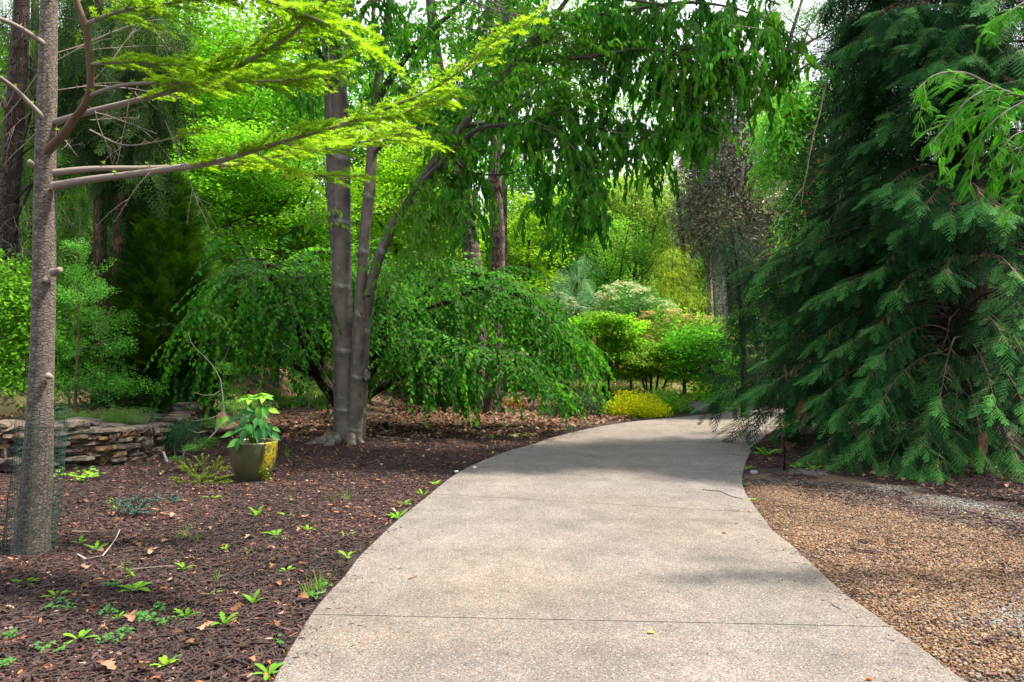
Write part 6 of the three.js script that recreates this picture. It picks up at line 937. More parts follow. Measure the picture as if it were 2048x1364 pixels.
const shrubs = [
  { name: 'white_flowered_shrub', label: 'green shrub topped with flat cream white flower clusters', cat: 'shrub', px: 1250, d: 22.5, tpl: CLUMP.med, color: [0.10, 0.26, 0.05], opt: { size: 0.75 }, bark: M.twig, blobs: [[1250, 610, 60, 40, 40], [1210, 650, 50, 36, 30], [1310, 640, 50, 40, 32], [1260, 690, 80, 40, 30]], trunks: [[[gy(1262, 22.5), [1260, 690, 22.5], [1255, 640, 22.5]], [0.04, 0.03, 0.01]]], extra: blossoms(vb, 22.4, 0.30, [0.54, 0.60, 0.34], 34) },
  { name: 'pink_flowered_shrub', label: 'wide shrub with many pinkish orange flower bracts behind the dogwood', cat: 'shrub', px: 1370, d: 21.6, tpl: CLUMP.med, color: [0.24, 0.46, 0.03], opt: { size: 0.75 }, bark: M.twig, blobs: [[1330, 660, 60, 36, 36], [1400, 675, 60, 36, 36], [1290, 690, 50, 30, 24], [1440, 695, 34, 28, 16], [1360, 720, 70, 40, 34]], trunks: [[[gy(1370, 21.6), [1368, 720, 21.6], [1360, 680, 21.6]], [0.04, 0.03, 0.01]]], extra: blossoms(pb, 21.5, 0.26, [0.55, 0.42, 0.16], 34) },
  { name: 'white_flowered_shrub', label: 'smaller pale shrub with white flower heads beside the misty blue conifer', cat: 'shrub', px: 1125, d: 23.5, tpl: CLUMP.med, color: [0.11, 0.24, 0.08], opt: { size: 0.7 }, bark: M.twig, blobs: [[1110, 620, 40, 30, 22], [1150, 640, 40, 26, 20], [1120, 680, 50, 40, 20]], trunks: [[[gy(1125, 23.5), [1125, 690, 23.5], [1120, 640, 23.5]], [0.04, 0.03, 0.01]]], extra: blossoms([[1110, 612, 40, 26, 1], [1150, 632, 36, 20, 0.7]], 23.4, 0.26, [0.5, 0.55, 0.4], 24) },
  { name: 'japanese_maple', label: 'upright lacy Japanese maple, taller of two at the path bend', cat: 'maple', px: 1212, d: 18.8, tpl: CLUMP.lace, color: [0.22, 0.50, 0.012], opt: { size: 0.62, tilt: 0.28, v: 0.2 }, bark: M.darkBark, trunks: [[[gy(1206, 18.8), [1208, 740, 18.8], [1212, 700, 18.8], [1204, 650, 18.8]], [0.04, 0.03, 0.022, 0.008]], [[gy(1216, 18.8), [1218, 750, 18.8], [1224, 700, 18.8], [1245, 650, 18.8]], [0.035, 0.025, 0.02, 0.006]], [[[1210, 720, 18.8], [1180, 670, 18.7], [1155, 645, 18.6]], [0.02, 0.015, 0.005]]], blobs: [[1205, 640, 45, 12, 44], [1160, 650, 34, 10, 22], [1250, 655, 30, 12, 22], [1205, 668, 60, 10, 40], [1170, 690, 40, 10, 18], [1250, 690, 40, 10, 20], [1225, 710, 36, 10, 16], [1150, 675, 24, 8, 10], [1215, 745, 24, 14, 8]] },
  { name: 'japanese_maple', label: 'low wide lacy Japanese maple with many stems, shorter of two', cat: 'maple', px: 1305, d: 18.6, tpl: CLUMP.lace, color: [0.24, 0.46, 0.015], opt: { size: 0.62, tilt: 0.25, v: 0.2 }, bark: M.darkBark, trunks: [[[gy(1300, 18.6), [1302, 740, 18.6], [1300, 705, 18.6]], [0.035, 0.025, 0.01]], [[gy(1308, 18.6), [1320, 740, 18.6], [1345, 700, 18.6]], [0.03, 0.022, 0.008]], [[gy(1296, 18.6), [1280, 745, 18.6], [1258, 720, 18.6]], [0.03, 0.022, 0.008]], [[gy(1312, 18.6), [1338, 750, 18.5], [1355, 735, 18.5]], [0.025, 0.02, 0.006]], [[gy(1298, 18.6), [1290, 745, 18.6], [1284, 710, 18.6]], [0.025, 0.02, 0.006]]], blobs: [[1310, 702, 50, 9, 36], [1270, 718, 36, 9, 22], [1350, 715, 40, 10, 26], [1310, 728, 60, 9, 34], [1265, 745, 24, 8, 9], [1352, 745, 26, 8, 10]] },
  { name: 'dogwood_tree', label: 'small fresh green dogwood on a thin dark stem beside the path bend', cat: 'tree', px: 1367, d: 18.3, tpl: CLUMP.knob, color: [0.14, 0.46, 0.025], opt: { size: 0.75, v: 0.15 }, mat: M.leaf, bark: M.darkBark, trunks: [[[gy(1367, 18.3), [1368, 770, 18.3], [1366, 735, 18.3], [1375, 690, 18.3]], [0.035, 0.03, 0.025, 0.008]], [[[1366, 740, 18.3], [1400, 700, 18.2], [1430, 690, 18.1]], [0.018, 0.012, 0.004]]], blobs: [[1390, 680, 50, 16, 34], [1420, 700, 36, 22, 30], [1390, 720, 44, 18, 28], [1425, 740, 30, 26, 20], [1440, 770, 22, 20, 12], [1350, 700, 26, 14, 12]] },
  { name: 'yellow_shrub', label: 'low mounded bright yellow shrub at the far path edge', cat: 'shrub', px: 1270, d: 17.0, tpl: CLUMP.knob, color: [0.68, 0.74, 0.012], opt: { size: 0.30, tilt: 1, v: 0.2, shell: 0.2 }, mat: M.leaf, bark: M.twig, blobs: [[1262, 812, 34, 22, 90, 17, 0.4], [1290, 816, 30, 20, 70, 16.9, 0.4], [1236, 820, 26, 14, 44, 17, 0.35], [1312, 822, 20, 12, 34, 17, 0.3], [1250, 804, 16, 14, 24, 17.1, 0.3]], trunks: [[[gy(1270, 17), [1272, 826, 17], [1275, 800, 17]], [0.02, 0.015, 0.006]], [[gy(1262, 17), [1250, 826, 17], [1238, 812, 17]], [0.015, 0.01, 0.004]]] },
  { name: 'spreading_shrub', label: 'light green spreading shrub right behind the yellow one', cat: 'shrub', px: 1330, d: 17.9, tpl: CLUMP.knob, color: [0.22, 0.50, 0.05], opt: { size: 0.34, v: 0.18, tilt: 0.6 }, mat: M.leaf, bark: M.twig, blobs: [[1310, 802, 40, 16, 60], [1345, 808, 34, 16, 60], [1285, 795, 24, 10, 20]], trunks: [[[gy(1330, 17.9), [1330, 815, 17.9], [1325, 800, 17.9]], [0.02, 0.015, 0.005]]] },
  { name: 'box_shrub', label: 'green clipped shrub left of the sunlit yellow green one by the path bend', cat: 'shrub', px: 1420, d: 19.0, tpl: CLUMP.knob, color: [0.22, 0.48, 0.02], opt: { size: 0.3, v: 0.2 }, mat: M.leaf, bark: M.twig, blobs: [[1415, 795, 30, 14, 50], [1395, 800, 20, 10, 20], [1430, 785, 20, 14, 20]], trunks: [[[gy(1415, 19), [1415, 805, 19], [1414, 790, 19]], [0.02, 0.015, 0.005]]] },
  { name: 'box_shrub', label: 'sunlit yellow green clipped shrub nearest the narrow spruce', cat: 'shrub', px: 1458, d: 18.6, tpl: CLUMP.knob, color: [0.44, 0.64, 0.02], opt: { size: 0.28, v: 0.18 }, mat: M.leaf, bark: M.twig, blobs: [[1455, 795, 26, 16, 60], [1470, 800, 16, 12, 24]], trunks: [[[gy(1458, 18.6), [1458, 808, 18.6], [1456, 795, 18.6]], [0.02, 0.015, 0.005]]] },
  { name: 'grey_green_shrub', label: 'dull grey green low shrub left of the yellow mound', cat: 'shrub', px: 1160, d: 17.0, tpl: CLUMP.knob, color: [0.06, 0.13, 0.04], opt: { size: 0.36, v: 0.25, tilt: 0.9 }, mat: M.leaf, bark: M.twig, blobs: [[1180, 815, 36, 22, 46], [1130, 815, 30, 20, 32], [1160, 800, 40, 14, 26], [1100, 820, 20, 14, 10]], trunks: [[[gy(1160, 17), [1160, 825, 17], [1150, 800, 17]], [0.015, 0.01, 0.004]]] },
  { name: 'stemmy_shrub', label: 'small shrub with a fan of dark stems under the weeping curtain', cat: 'shrub', px: 892, d: 18.6, tpl: CLUMP.small, color: [0.05, 0.15, 0.02], opt: { size: 0.5 }, bark: M.darkBark, trunks: [[[gy(890, 18.6), [888, 770, 18.6], [884, 720, 18.6]], [0.03, 0.02, 0.006]], [[gy(893, 18.6), [905, 770, 18.6], [918, 730, 18.6]], [0.025, 0.018, 0.005]], [[gy(887, 18.6), [870, 775, 18.6], [856, 740, 18.6]], [0.025, 0.018, 0.005]], [[gy(895, 18.6), [915, 785, 18.5], [935, 765, 18.5]], [0.02, 0.014, 0.005]]], blobs: [[890, 730, 50, 24, 20], [860, 760, 30, 16, 8], [920, 760, 30, 16, 8]] },
  { name: 'orange_maple', label: 'tiny orange-leaved maple under the curtain of the weeping tree', cat: 'maple', px: 1028, d: 18.2, tpl: CLUMP.lace, color: [0.33, 0.075, 0.018], opt: { size: 0.26, tilt: 0.3 }, bark: M.darkBark, trunks: [[[gy(1020, 18.2), [1020, 815, 18.2], [1024, 800, 18.2]], [0.015, 0.01, 0.004]], [[[1020, 818, 18.2], [1012, 810, 18.2], [1006, 803, 18.2]], [0.008, 0.006, 0.003]]], blobs: [[1025, 803, 20, 4, 8], [1040, 812, 16, 4, 6], [1008, 808, 10, 4, 3]] },
  { name: 'fern_patch', label: 'loose green ferny shrub on the grass right of the three-stemmed trunk foot', cat: 'shrub', px: 850, d: 19.5, tpl: CLUMP.small, color: [0.11, 0.24, 0.06], opt: { size: 0.4, v: 0.2 }, bark: M.twig, blobs: [[845, 800, 30, 14, 18], [820, 812, 20, 8, 8], [870, 805, 14, 8, 6]], trunks: [[[gy(846, 19.5), [846, 808, 19.5], [848, 800, 19.5]], [0.012, 0.01, 0.004]]] },
  { name: 'weedy_clump', label: 'yellow green weedy clump on the slope above the potted plant', cat: 'shrub', px: 490, d: 15.5, tpl: CLUMP.round, color: [0.12, 0.28, 0.04], opt: { size: 0.35, v: 0.2 }, bark: M.twig, blobs: [[480, 810, 34, 10, 16], [455, 815, 14, 12, 8], [520, 812, 14, 6, 6]], trunks: [[[gy(480, 15.5), [480, 815, 15.5], [482, 806, 15.5]], [0.008, 0.006, 0.003]]] },
  { name: 'leafy_seedling', label: 'yellow leafy seedling at the path bend under the cypress tips', cat: 'shrub', px: 1580, d: 12.6, tpl: CLUMP.round, color: [0.22, 0.40, 0.03], opt: { size: 0.28, v: 0.15 }, mat: M.leaf, bark: M.twig, blobs: [[1580, 850, 12, 10, 9], [1576, 862, 8, 6, 4]], trunks: [[[gy(1580, 12.6), [1580, 870, 12.6], [1580, 848, 12.6]], [0.006, 0.005, 0.002]]] },
];
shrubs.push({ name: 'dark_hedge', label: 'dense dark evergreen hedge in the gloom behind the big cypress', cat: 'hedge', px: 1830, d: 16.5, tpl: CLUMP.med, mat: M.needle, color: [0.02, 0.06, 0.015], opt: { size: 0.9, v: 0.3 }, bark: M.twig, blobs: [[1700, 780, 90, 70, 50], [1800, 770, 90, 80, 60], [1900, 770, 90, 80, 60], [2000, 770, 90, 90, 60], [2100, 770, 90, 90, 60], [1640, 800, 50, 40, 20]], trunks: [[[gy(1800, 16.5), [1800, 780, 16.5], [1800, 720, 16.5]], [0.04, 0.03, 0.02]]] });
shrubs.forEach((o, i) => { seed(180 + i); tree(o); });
// turf on the slopes
{
  seed(205);
  const blade = new Soup(); for (let i = 0; i < 40; i++) { const a = rr(0, 6.28), r = rr(0, 0.16), o = V(Math.cos(a) * r, 0, Math.sin(a) * r); blade.add(L.slim, o, V(rs(0.8), 1, rs(0.8)), V(rs(1), 0, rs(1)), rr(0.08, 0.2), scl([1, 1, 1], rr(0.7, 1.2))); }
  const ms = [], cs = [], q = new THREE.Quaternion();
  for (let i = 0; i < 5000; i++) { const d = rr(15.5, 32), x = rr(-d * 0.42, d * 0.32), right = x > 1.5; if (right && d < 19.8) continue; if (!right && x > -3.6 && d < 23) continue; if (!right && d < 19 && fbm(x * 0.5, d * 0.5, 0, 3) < 0.02) continue; ms.push(new THREE.Matrix4().compose(V(x, hgt(x, -d), -d), q.setFromEuler(new THREE.Euler(0, rr(0, 6), 0)), V(1, 1, 1).multiplyScalar(rr(0.5, 1.1)))); cs.push(new THREE.Color().setRGB(...tint(right ? [0.20, 0.26, 0.06] : [0.10, 0.22, 0.03], 0.25, 0.2))); }
  const gt = new THREE.Group(); gt.name = 'grass'; gt.userData = { kind: 'stuff', label: 'thin grass on the slopes behind the beds' }; scene.add(gt);
  instPart('grass_blades', blade.geo(), M.leafThin, ms, cs, gt);
}
// ----- far woods, one mass -----
{
  seed(210);
  const fw = new THREE.Group(); fw.name = 'far_woods'; fw.userData = { kind: 'stuff', label: 'far wood of mixed green trees behind the garden' }; scene.add(fw);
  const blobs = (list, color, tpl = CLUMP.far, opt = {}) => crownInst(fw, V(0, 0, 0), 40, list, [tpl], M.leafThin, color, { size: 2.4, v: 0.25, name: 'woods_foliage', ...opt });
  const gen = (x0, x1, top, d0, d1, n, k = 14) => { const o = []; for (let i = 0; i < n; i++) { const px = rr(x0, x1), d = rr(d0, d1), tp = typeof top === 'function' ? top(px) : top, py = lerp(tp, 740, Math.pow(R(), 0.8)); o.push([px, py, rr(50, 90) * 40 / d, rr(35, 60) * 40 / d, k, d, rr(1.2, 2)]); } return o; };
  blobs(gen(-160, 620, (x) => 60 + 80 * Math.sin(x * 0.02), 32, 48, 110), [0.11, 0.26, 0.015]);
  blobs(gen(300, 900, (x) => 330, 34, 50, 60), [0.20, 0.40, 0.02]);
  blobs(gen(850, 1250, (x) => 390, 36, 55, 60), [0.20, 0.44, 0.05]);
  blobs(gen(1150, 1700, (x) => 400, 38, 60, 80), [0.18, 0.38, 0.05]);
  blobs(gen(1650, 2300, (x) => 320, 26, 44, 90), [0.03, 0.10, 0.02]);
  blobs(gen(-160, 900, () => 600, 24, 34, 50, 12), [0.05, 0.15, 0.02], CLUMP.far, { size: 1.8 });
  blobs(gen(1600, 2300, () => 560, 20, 28, 50, 14), [0.035, 0.11, 0.02], CLUMP.far, { size: 1.6 });
  const tr = []; for (let i = 0; i < 60; i++) { const px = rr(-150, 1700), d = rr(26, 50), b = onG(px, d, -0.3), h = rr(5, 10); tr.push(limb([b, b.clone().add(V(rs(0.2), h * 0.5, 0)), b.clone().add(V(rs(0.5), h, 0))], [rr(0.1, 0.2), 0.1, 0.05], { sides: 7, step: 1 })); }
  const wt = part('woods_trunks', mergeGeometries(tr), M.midBark, fw); wt.userData.kind = 'stuff';
  // the same wood goes on beside and behind the place where the photograph was taken; it darkens the sky near the horizon
  const ring = []; for (let i = 0; i < 46; i++) { const a = rr(-0.35, Math.PI + 0.35), r = rr(17, 30), x = Math.cos(a) * r, z = Math.sin(a) * r + 1; if (z < -7 && Math.abs(x) < 12) continue; ring.push([x, z, rr(6, 11)]); }
  const ms = [], cs = [], q = new THREE.Quaternion(), tg = [];
  for (const [x, z, h] of ring) { tg.push(limb([V(x, -0.1, z), V(x, h * 0.5, z), V(x, h, z)], [0.2, 0.15, 0.05], { sides: 6, step: 2 })); for (let i = 0; i < 60; i++) { const b = inBall(); ms.push(new THREE.Matrix4().compose(V(x + b.x * 2.4, h * 0.55 + b.y * h * 0.55, z + b.z * 2.4), q.setFromEuler(new THREE.Euler(rs(0.5), rr(0, 6), rs(0.5))), V(1, 1, 1).multiplyScalar(rr(1.4, 2.6)))); cs.push(new THREE.Color().setRGB(...tint([0.05, 0.17, 0.02], 0.25))); } }
  instPart('woods_foliage', CLUMP.far, M.leafThin, ms, cs, fw);
  const w2 = part('woods_trunks', mergeGeometries(tg), M.midBark, fw); w2.userData.kind = 'stuff';
}

// =================== yellow glazed pot and its plant ===================
{
  seed(301);
  const at = G(507, 961); at.y = hgt(at.x, at.z);
  const pot = thing('glazed_pot', 'olive green glazed ceramic pot with yellow drips on its right side', 'plant pot', at);
  const prof = [[0, 0], [0.15, 0], [0.17, 0.012], [0.2, 0.08], [0.235, 0.18], [0.258, 0.29], [0.266, 0.37], [0.264, 0.42], [0.268, 0.445], [0.265, 0.458], [0.25, 0.46], [0.242, 0.45], [0.238, 0.40], [0.235, 0.36]].map(([a, b]) => new THREE.Vector2(a, b));
  const glaze = tex(512, 256, (u, v) => {
    const du = ((u + 0.5) % 1) - 0.5, n = fbm(u * 20, v * 10, 0, 4, 20), c = worley(u * 44, v * 20, 44), st = fbm(u * 40, v * 3, 0, 2, 40);
    let k = mixc([0.042, 0.05, 0.018], [0.08, 0.088, 0.036], clamp(0.5 + n + 0.25 * noise(u * 180, v * 90)));
    k = mixc(k, [0.13, 0.055, 0.015], sstep(0.1, 0.45, fbm(u * 9 + 3, v * 5, 0, 3, 9)) * sstep(0.05, 0.2, du) * 0.6);
    const side = sstep(0.09, 0.14, du + 0.04 * n) * sstep(0.42, 0.3, du), drip = sstep(0.80, 0.86, v + 0.28 * st - 0.3 * sstep(0.02, -0.1, du));
    let y = Math.max(side * sstep(0.18, 0.5, v + 0.5 * n), drip); const holes = sstep(0.18, 0.26, c[0] + 0.25 * n + 0.25 * (v - 0.5) * (du > 0.1 ? 1 : 0.4));
    y *= holes * (c[2] > 0.1 ? 1 : 0.2);
    return mixc(k, [0.34, 0.28, 0.012], clamp(y));
  }, true);
  const body = part('body', new THREE.LatheGeometry(prof, 48), new THREE.MeshPhysicalMaterial({ map: glaze, roughness: 0.35, clearcoat: 0.5, clearcoatRoughness: 0.25, side: THREE.DoubleSide, bumpMap: T.rockBump, bumpScale: 0.003 }), pot);
  const soil = part('soil', new THREE.CircleGeometry(0.236, 24).rotateX(-Math.PI / 2).translate(0, 0.41, 0), new THREE.MeshStandardMaterial({ color: 0x1d1410, roughness: 1 }), pot);

  const pl = thing('potted_plant', 'leafy green plant with ribbed broad leaves growing out of the yellow glazed pot', 'plant', at.clone().add(V(0, 0.4, 0)));
  // ribbed leaf: base at the origin, tip at y = 1
  const ribbed = (w, droop) => {
    const pos = [], idx = [], N = 14, Mc = 2; for (let j = 0; j <= N; j++) { const t = j / N, ww = w * Math.pow(Math.sin(Math.PI * Math.pow(t, 0.8)), 0.8) / 2 + 0.004; for (let i = -Mc; i <= Mc; i++) { const u = i / Mc, tt = t + 0.06 * (1 - Math.abs(u)) * 0 - 0.10 * Math.abs(u) * (t < 0.9 ? 1 : 0); pos.push(u * ww, tt, -droop * t * t + 0.16 * w * Math.abs(u) + (j % 2 ? 0.014 : -0.014) * (i ? 1 : 0.3)); } }
    const n = Mc * 2 + 1; for (let j = 0; j < N; j++) for (let i = 0; i < n - 1; i++) { const a = j * n + i; idx.push(a, a + 1, a + n, a + 1, a + n + 1, a + n); }
    const g = new THREE.BufferGeometry(); g.setAttribute('position', new THREE.Float32BufferAttribute(pos, 3)); g.setIndex(idx); g.computeVertexNormals(); return g;
  };
  const lg = [ribbed(0.55, 0.25), ribbed(0.62, 0.1), ribbed(0.5, 0.4)];
  const lm = [[0.06, 0.24, 0.035], [0.035, 0.17, 0.04], [0.13, 0.36, 0.03], [0.24, 0.44, 0.03]].map((c) => new THREE.MeshPhysicalMaterial({ color: new THREE.Color().setRGB(...c), roughness: 0.6, transmission: 0.35, thickness: 0, clearcoat: 0.08, clearcoatRoughness: 0.4, specularIntensity: 0.3, side: THREE.DoubleSide }));
  const stems = new Soup(), d0 = -at.z;
  const leaf = (px, py, dd, sz, dir, n, m) => {
    const tip = P(px, py, d0 + dd), len = sz / F * d0, Y = dir.clone().normalize(), Z = n.clone().addScaledVector(Y, -n.dot(Y)).normalize(), o = tip.clone().addScaledVector(Y, -len * 0.5).sub(pl.position);
    const me = new THREE.Mesh(pick(lg), lm[m]); me.name = 'leaf'; me.matrix.makeBasis(V().crossVectors(Y, Z), Y, Z); me.matrix.decompose(me.position, me.quaternion, me.scale); me.position.copy(o); me.scale.setScalar(len); pl.add(shadow(me));
    stems.path([V(rs(0.05), 0, rs(0.05)), V(o.x * 0.45, Math.max(0.05, o.y * 0.7), o.z * 0.45), o], 0.006, 0.0025, [0.08, 0.2, 0.03]);
  };
  for (const [x, y] of [[497, 797], [524, 794]]) for (let i = 0; i < 6; i++) { const a = i / 6 * 6.283 + 0.4; leaf(x + Math.cos(a) * 14, y - 1 + Math.sin(a) * 3, -Math.sin(a) * 0.08, 26, V(Math.cos(a), -0.12, Math.sin(a)), V(0, 1, 0.3), i % 2 ? 3 : 2); }
  for (const [x, y, dd, sz, dx, dy, dz, m] of [[516, 829, -0.2, 27, 0, -1, 0.5, 2], [532, 827, -0.12, 25, 0.5, -0.9, 0.4, 0], [550, 822, -0.05, 22, 1, -0.2, 0.2, 3], [540, 820, 0, 22, 0.7, 0, 0.5, 2], [444, 842, -0.05, 26, -0.9, -0.5, 0.4, 2], [436, 848, -0.02, 24, -0.7, -0.9, 0.3, 2], [458, 846, -0.1, 24, -0.8, -0.35, 0.5, 1], [485, 846, -0.2, 24, -0.2, -0.9, 0.6, 1], [494, 832, -0.15, 22, -0.3, -0.5, 0.7, 1], [525, 851, -0.27, 27, 0.2, -1, 0.6, 0], [490, 861, -0.26, 26, -0.5, -0.7, 0.6, 1], [504, 862, -0.3, 24, 0.3, -0.9, 0.5, 0], [517, 873, -0.32, 26, 0.05, -1, 0.4, 1], [485, 873, -0.3, 26, -0.3, -1, 0.5, 1], [531, 869, -0.3, 23, 0.1, -1, 0.5, 1], [539, 860, -0.26, 24, 0.4, -0.9, 0.4, 1], [552, 873, -0.2, 25, 0.9, -0.45, 0.3, 1], [553, 858, -0.1, 18, 0.9, -0.2, 0.4, 0], [454, 868, -0.15, 26, -1, -0.1, 0.4, 0], [466, 888, -0.26, 26, -0.7, -0.45, 0.5, 0], [473, 892, -0.3, 20, -0.2, -0.9, 0.5, 0], [476, 858, -0.2, 24, -0.8, -0.6, 0.5, 1], [500, 820, -0.1, 24, -0.4, 0.2, 0.8, 1], [470, 833, -0.05, 24, -0.9, 0, 0.3, 1], [512, 845, -0.24, 22, 0, -0.7, 0.8, 1], [520, 815, 0, 24, 0.5, 0.4, 0.5, 0], [485, 822, 0, 22, -0.6, 0.4, 0.3, 0]]) leaf(x, y, dd, sz, V(dx, dy, dz), V(rs(0.3) + dx * 0.2, 0.8, 0.9), m);
  for (let i = 0; i < 14; i++) { const a = rr(0, 6.28), dx = Math.cos(a), dz = Math.sin(a); leaf(505 + dx * rr(5, 36), rr(825, 880), -dz * rr(0.03, 0.2), rr(20, 26), V(dx, rr(-0.8, 0.1), dz), V(dx * 0.3, 1, 0.4), i % 2); }
  part('stems', stems.geo(), plainTwig, pl);
}

// =================== weeds and small plants in the beds ===================
{
  seed(311);
  // toothed dandelion leaf, arching from the origin along y
  const dand = (lobed, arch) => {
    const s = new Soup(), n = 9, ax = (t) => V(0, Math.sin(t * arch) / arch * 1.0, (1 - Math.cos(t * arch)) / arch * -1.0), k = [1, 1, 1];
    for (const sg of [-1, 1]) for (let i = 0; i < n; i++) { const t0 = i / n, t1 = (i + 1) / n, w = (t) => (0.035 + 0.11 * Math.sin(Math.PI * Math.pow(t, 1.5))), e = (t, f) => ax(t).add(V(sg * w(t) * f, 0, 0.25 * w(t))); const f0 = lobed ? (i % 2 ? 0.55 : 1.15) : 1, f1 = lobed ? (i % 2 ? 1.15 : 0.55) : 1; s.quad(ax(t0), ax(t1), e(t1, i === n - 1 ? 0 : f1), e(t0, i ? f0 : 0.4), scl(k, sg > 0 ? 1 : 0.88)); }
    return s.geo();
  };
  const dl = [dand(true, 0.9), dand(true, 0.3), dand(false, 0.8), dand(false, 1.3)];
  const green = [[0.18, 0.44, 0.02], [0.14, 0.36, 0.025], [0.24, 0.48, 0.02], [0.10, 0.30, 0.05]].map((c) => { const m = M.leaf.clone(); m.color.setRGB(...c); return m; });
  const rosette = (name, label, group, x, y, wpx, { n = 7, kind = 0, up0 = 0.9, m = 0, cat = 'weed' } = {}) => {
    const p = G(x, y, 0.02), d = -p.z; p.y = hgt(p.x, p.z) + 0.005; const t = thing(name, label, cat, p, group), sz = wpx / F * d;
    for (let i = 0; i < n; i++) { const a = i / n * 6.283 + rs(0.4), el = up0 * rr(0.6, 1.2), o = new THREE.Mesh(dl[kind === 0 ? (R() < 0.7 ? 0 : 1) : kind], green[R() < 0.7 ? m : (m + 1) % 4]); o.name = 'leaf'; const Y = V(Math.cos(a) * Math.cos(el), Math.sin(el), Math.sin(a) * Math.cos(el)), Z0 = V(0, 1, 0).addScaledVector(Y, -Y.y).normalize(); if (Z0.lengthSq() < 0.1) Z0.set(1, 0, 0); o.matrix.makeBasis(V().crossVectors(Y, Z0), Y, Z0); o.matrix.decompose(o.position, o.quaternion, o.scale); o.scale.setScalar(sz * rr(0.55, 0.8)); t.add(shadow(o)); }
    return t;
  };
  const D = [
    [267, 1178, 44, 9, 2, 0.75, 'large broad-leaved dandelion in the middle of the near mulch'], [331, 1330, 40, 7, 0, 0.95, 'upright dandelion closest to the bottom frame edge in the mulch'], [448, 1246, 38, 6, 0, 1.0, 'tall toothed dandelion right of the clover patches'], [506, 1204, 32, 5, 2, 1.2, 'upright single-tufted dandelion between the clover and the path edge'],
    [373, 1230, 34, 7, 0, 0.8, 'toothed dandelion among the clover patches'], [537, 1345, 40, 7, 2, 0.8, 'narrow-leaved weed at the bottom corner of the path edge'], [369, 1135, 26, 6, 0, 0.9, 'small dandelion beside a pale twig on the mulch'], [191, 1098, 30, 7, 0, 0.9, 'dandelion in front of the forked pale twig'],
    [159, 1084, 22, 6, 2, 0.9, 'small bright weed nearest the wire guard'], [554, 1070, 34, 8, 0, 0.6, 'wide dandelion on the open mulch left of the path edge'], [574, 1030, 24, 6, 0, 0.6, 'flat dandelion behind the wide dandelion'], [574, 1140, 24, 5, 2, 0.7, 'pair-leaved weed left of the grass tufts by the path'],
    [615, 1058, 22, 6, 2, 0.9, 'small weed right of the wide dandelion'], [690, 1068, 22, 6, 2, 0.6, 'pale weed close to the path edge above the grass tufts'], [513, 1030, 26, 6, 2, 1.2, 'upright dandelion on the mulch below the yellow pot'], [451, 1098, 18, 4, 2, 1.1, 'tiny two-leaved seedling left of another seedling'],
    [497, 1101, 14, 4, 2, 1.1, 'tiny seedling in the centre of the mulch'], [427, 994, 24, 7, 2, 0.7, 'bright rosette just under the small yew'], [51, 1162, 28, 7, 0, 0.7, 'dandelion close to the left frame edge, in front of the wire guard'], [429, 1182, 18, 5, 2, 0.6, 'small pale weed in the middle of the mulch'],
    [236, 1234, 22, 4, 2, 1.1, 'upright leaf among the left clover'], [577, 1155, 14, 4, 2, 0.9, 'tiny rosette beside the pair-leaved weed'], [694, 1112, 26, 5, 2, 1.0, 'spindly weed at the path edge'], [113, 1190, 30, 6, 2, 0.8, 'broad-leaved weed at the lower left of the mulch'],
    [158, 1276, 40, 7, 2, 0.8, 'large bright rosette at the lower left corner of the mulch'], [795, 1035, 30, 8, 0, 0.8, 'ferny weed against the path edge, nearest of its string'], [812, 1008, 22, 6, 0, 0.8, 'ferny weed against the path edge, second of its string'], [846, 988, 18, 6, 0, 0.8, 'small weed against the path edge, third of its string'],
    [870, 968, 18, 6, 2, 0.9, 'yellowish weed against the path edge, farthest of its string'], [985, 876, 14, 4, 2, 1.2, 'single upright leaf in the shaded bed'], [1034, 874, 20, 5, 2, 1.0, 'small weed in the shaded bed near the path'], [1062, 870, 22, 6, 2, 0.8, 'rightmost weed in the shaded bed near the path'],
    [985, 908, 16, 5, 2, 0.7, 'low weed beside the path in the shaded bed'], [1533, 910, 40, 9, 0, 0.8, 'dandelion beside the path opposite, next to the black stake light'], [1598, 934, 26, 8, 0, 0.7, 'leafy weed right of the black stake light'], [1626, 938, 24, 8, 0, 0.8, 'leafy weed under the cypress tips right of the stake light'],
    [1496, 935, 18, 7, 0, 0.5, 'creeping weed at the inner path curve, farthest of three'], [1489, 968, 18, 7, 0, 0.5, 'creeping weed at the inner path curve, middle of three'], [1497, 998, 20, 7, 0, 0.5, 'creeping weed at the inner path curve, nearest of three'], [30, 925, 26, 6, 2, 0.5, 'green leafy weed at the foot of the wall left of the larch'],
  ];
  for (const [x, y, w, n, k, u, label] of D) rosette('weed', label, null, x, y, w * 1.4, { n, kind: k, up0: u, m: Math.floor(R() * 3) });
  // tall thin leafy weeds
  for (const [x, y, h, label] of [[256, 1152, 44, 'tall leafy weed stalk behind the large dandelion'], [533, 962, 40, 'thin leafy weed standing in front of the yellow pot'], [222, 1020, 30, 'thin pale weed stalk left of the blue spruce sprig'], [1652, 950, 20, 'tiny yellowish weed stalk under the cypress']]) {
    const p = G(x, y, 0.02); p.y = hgt(p.x, p.z); const t = thing('tall_weed', label, 'weed', p), s = new Soup(), H2 = h / F * -p.z, q = [];
    for (let i = 0; i <= 8; i++) q.push(V(0.03 * Math.sin(i * 0.9) * H2 * 3, i / 8 * H2, 0.02 * Math.cos(i))); s.path(q, 0.003, 0.0015, [0.13, 0.26, 0.04]); part('stem', s.geo(), plainTwig, t);
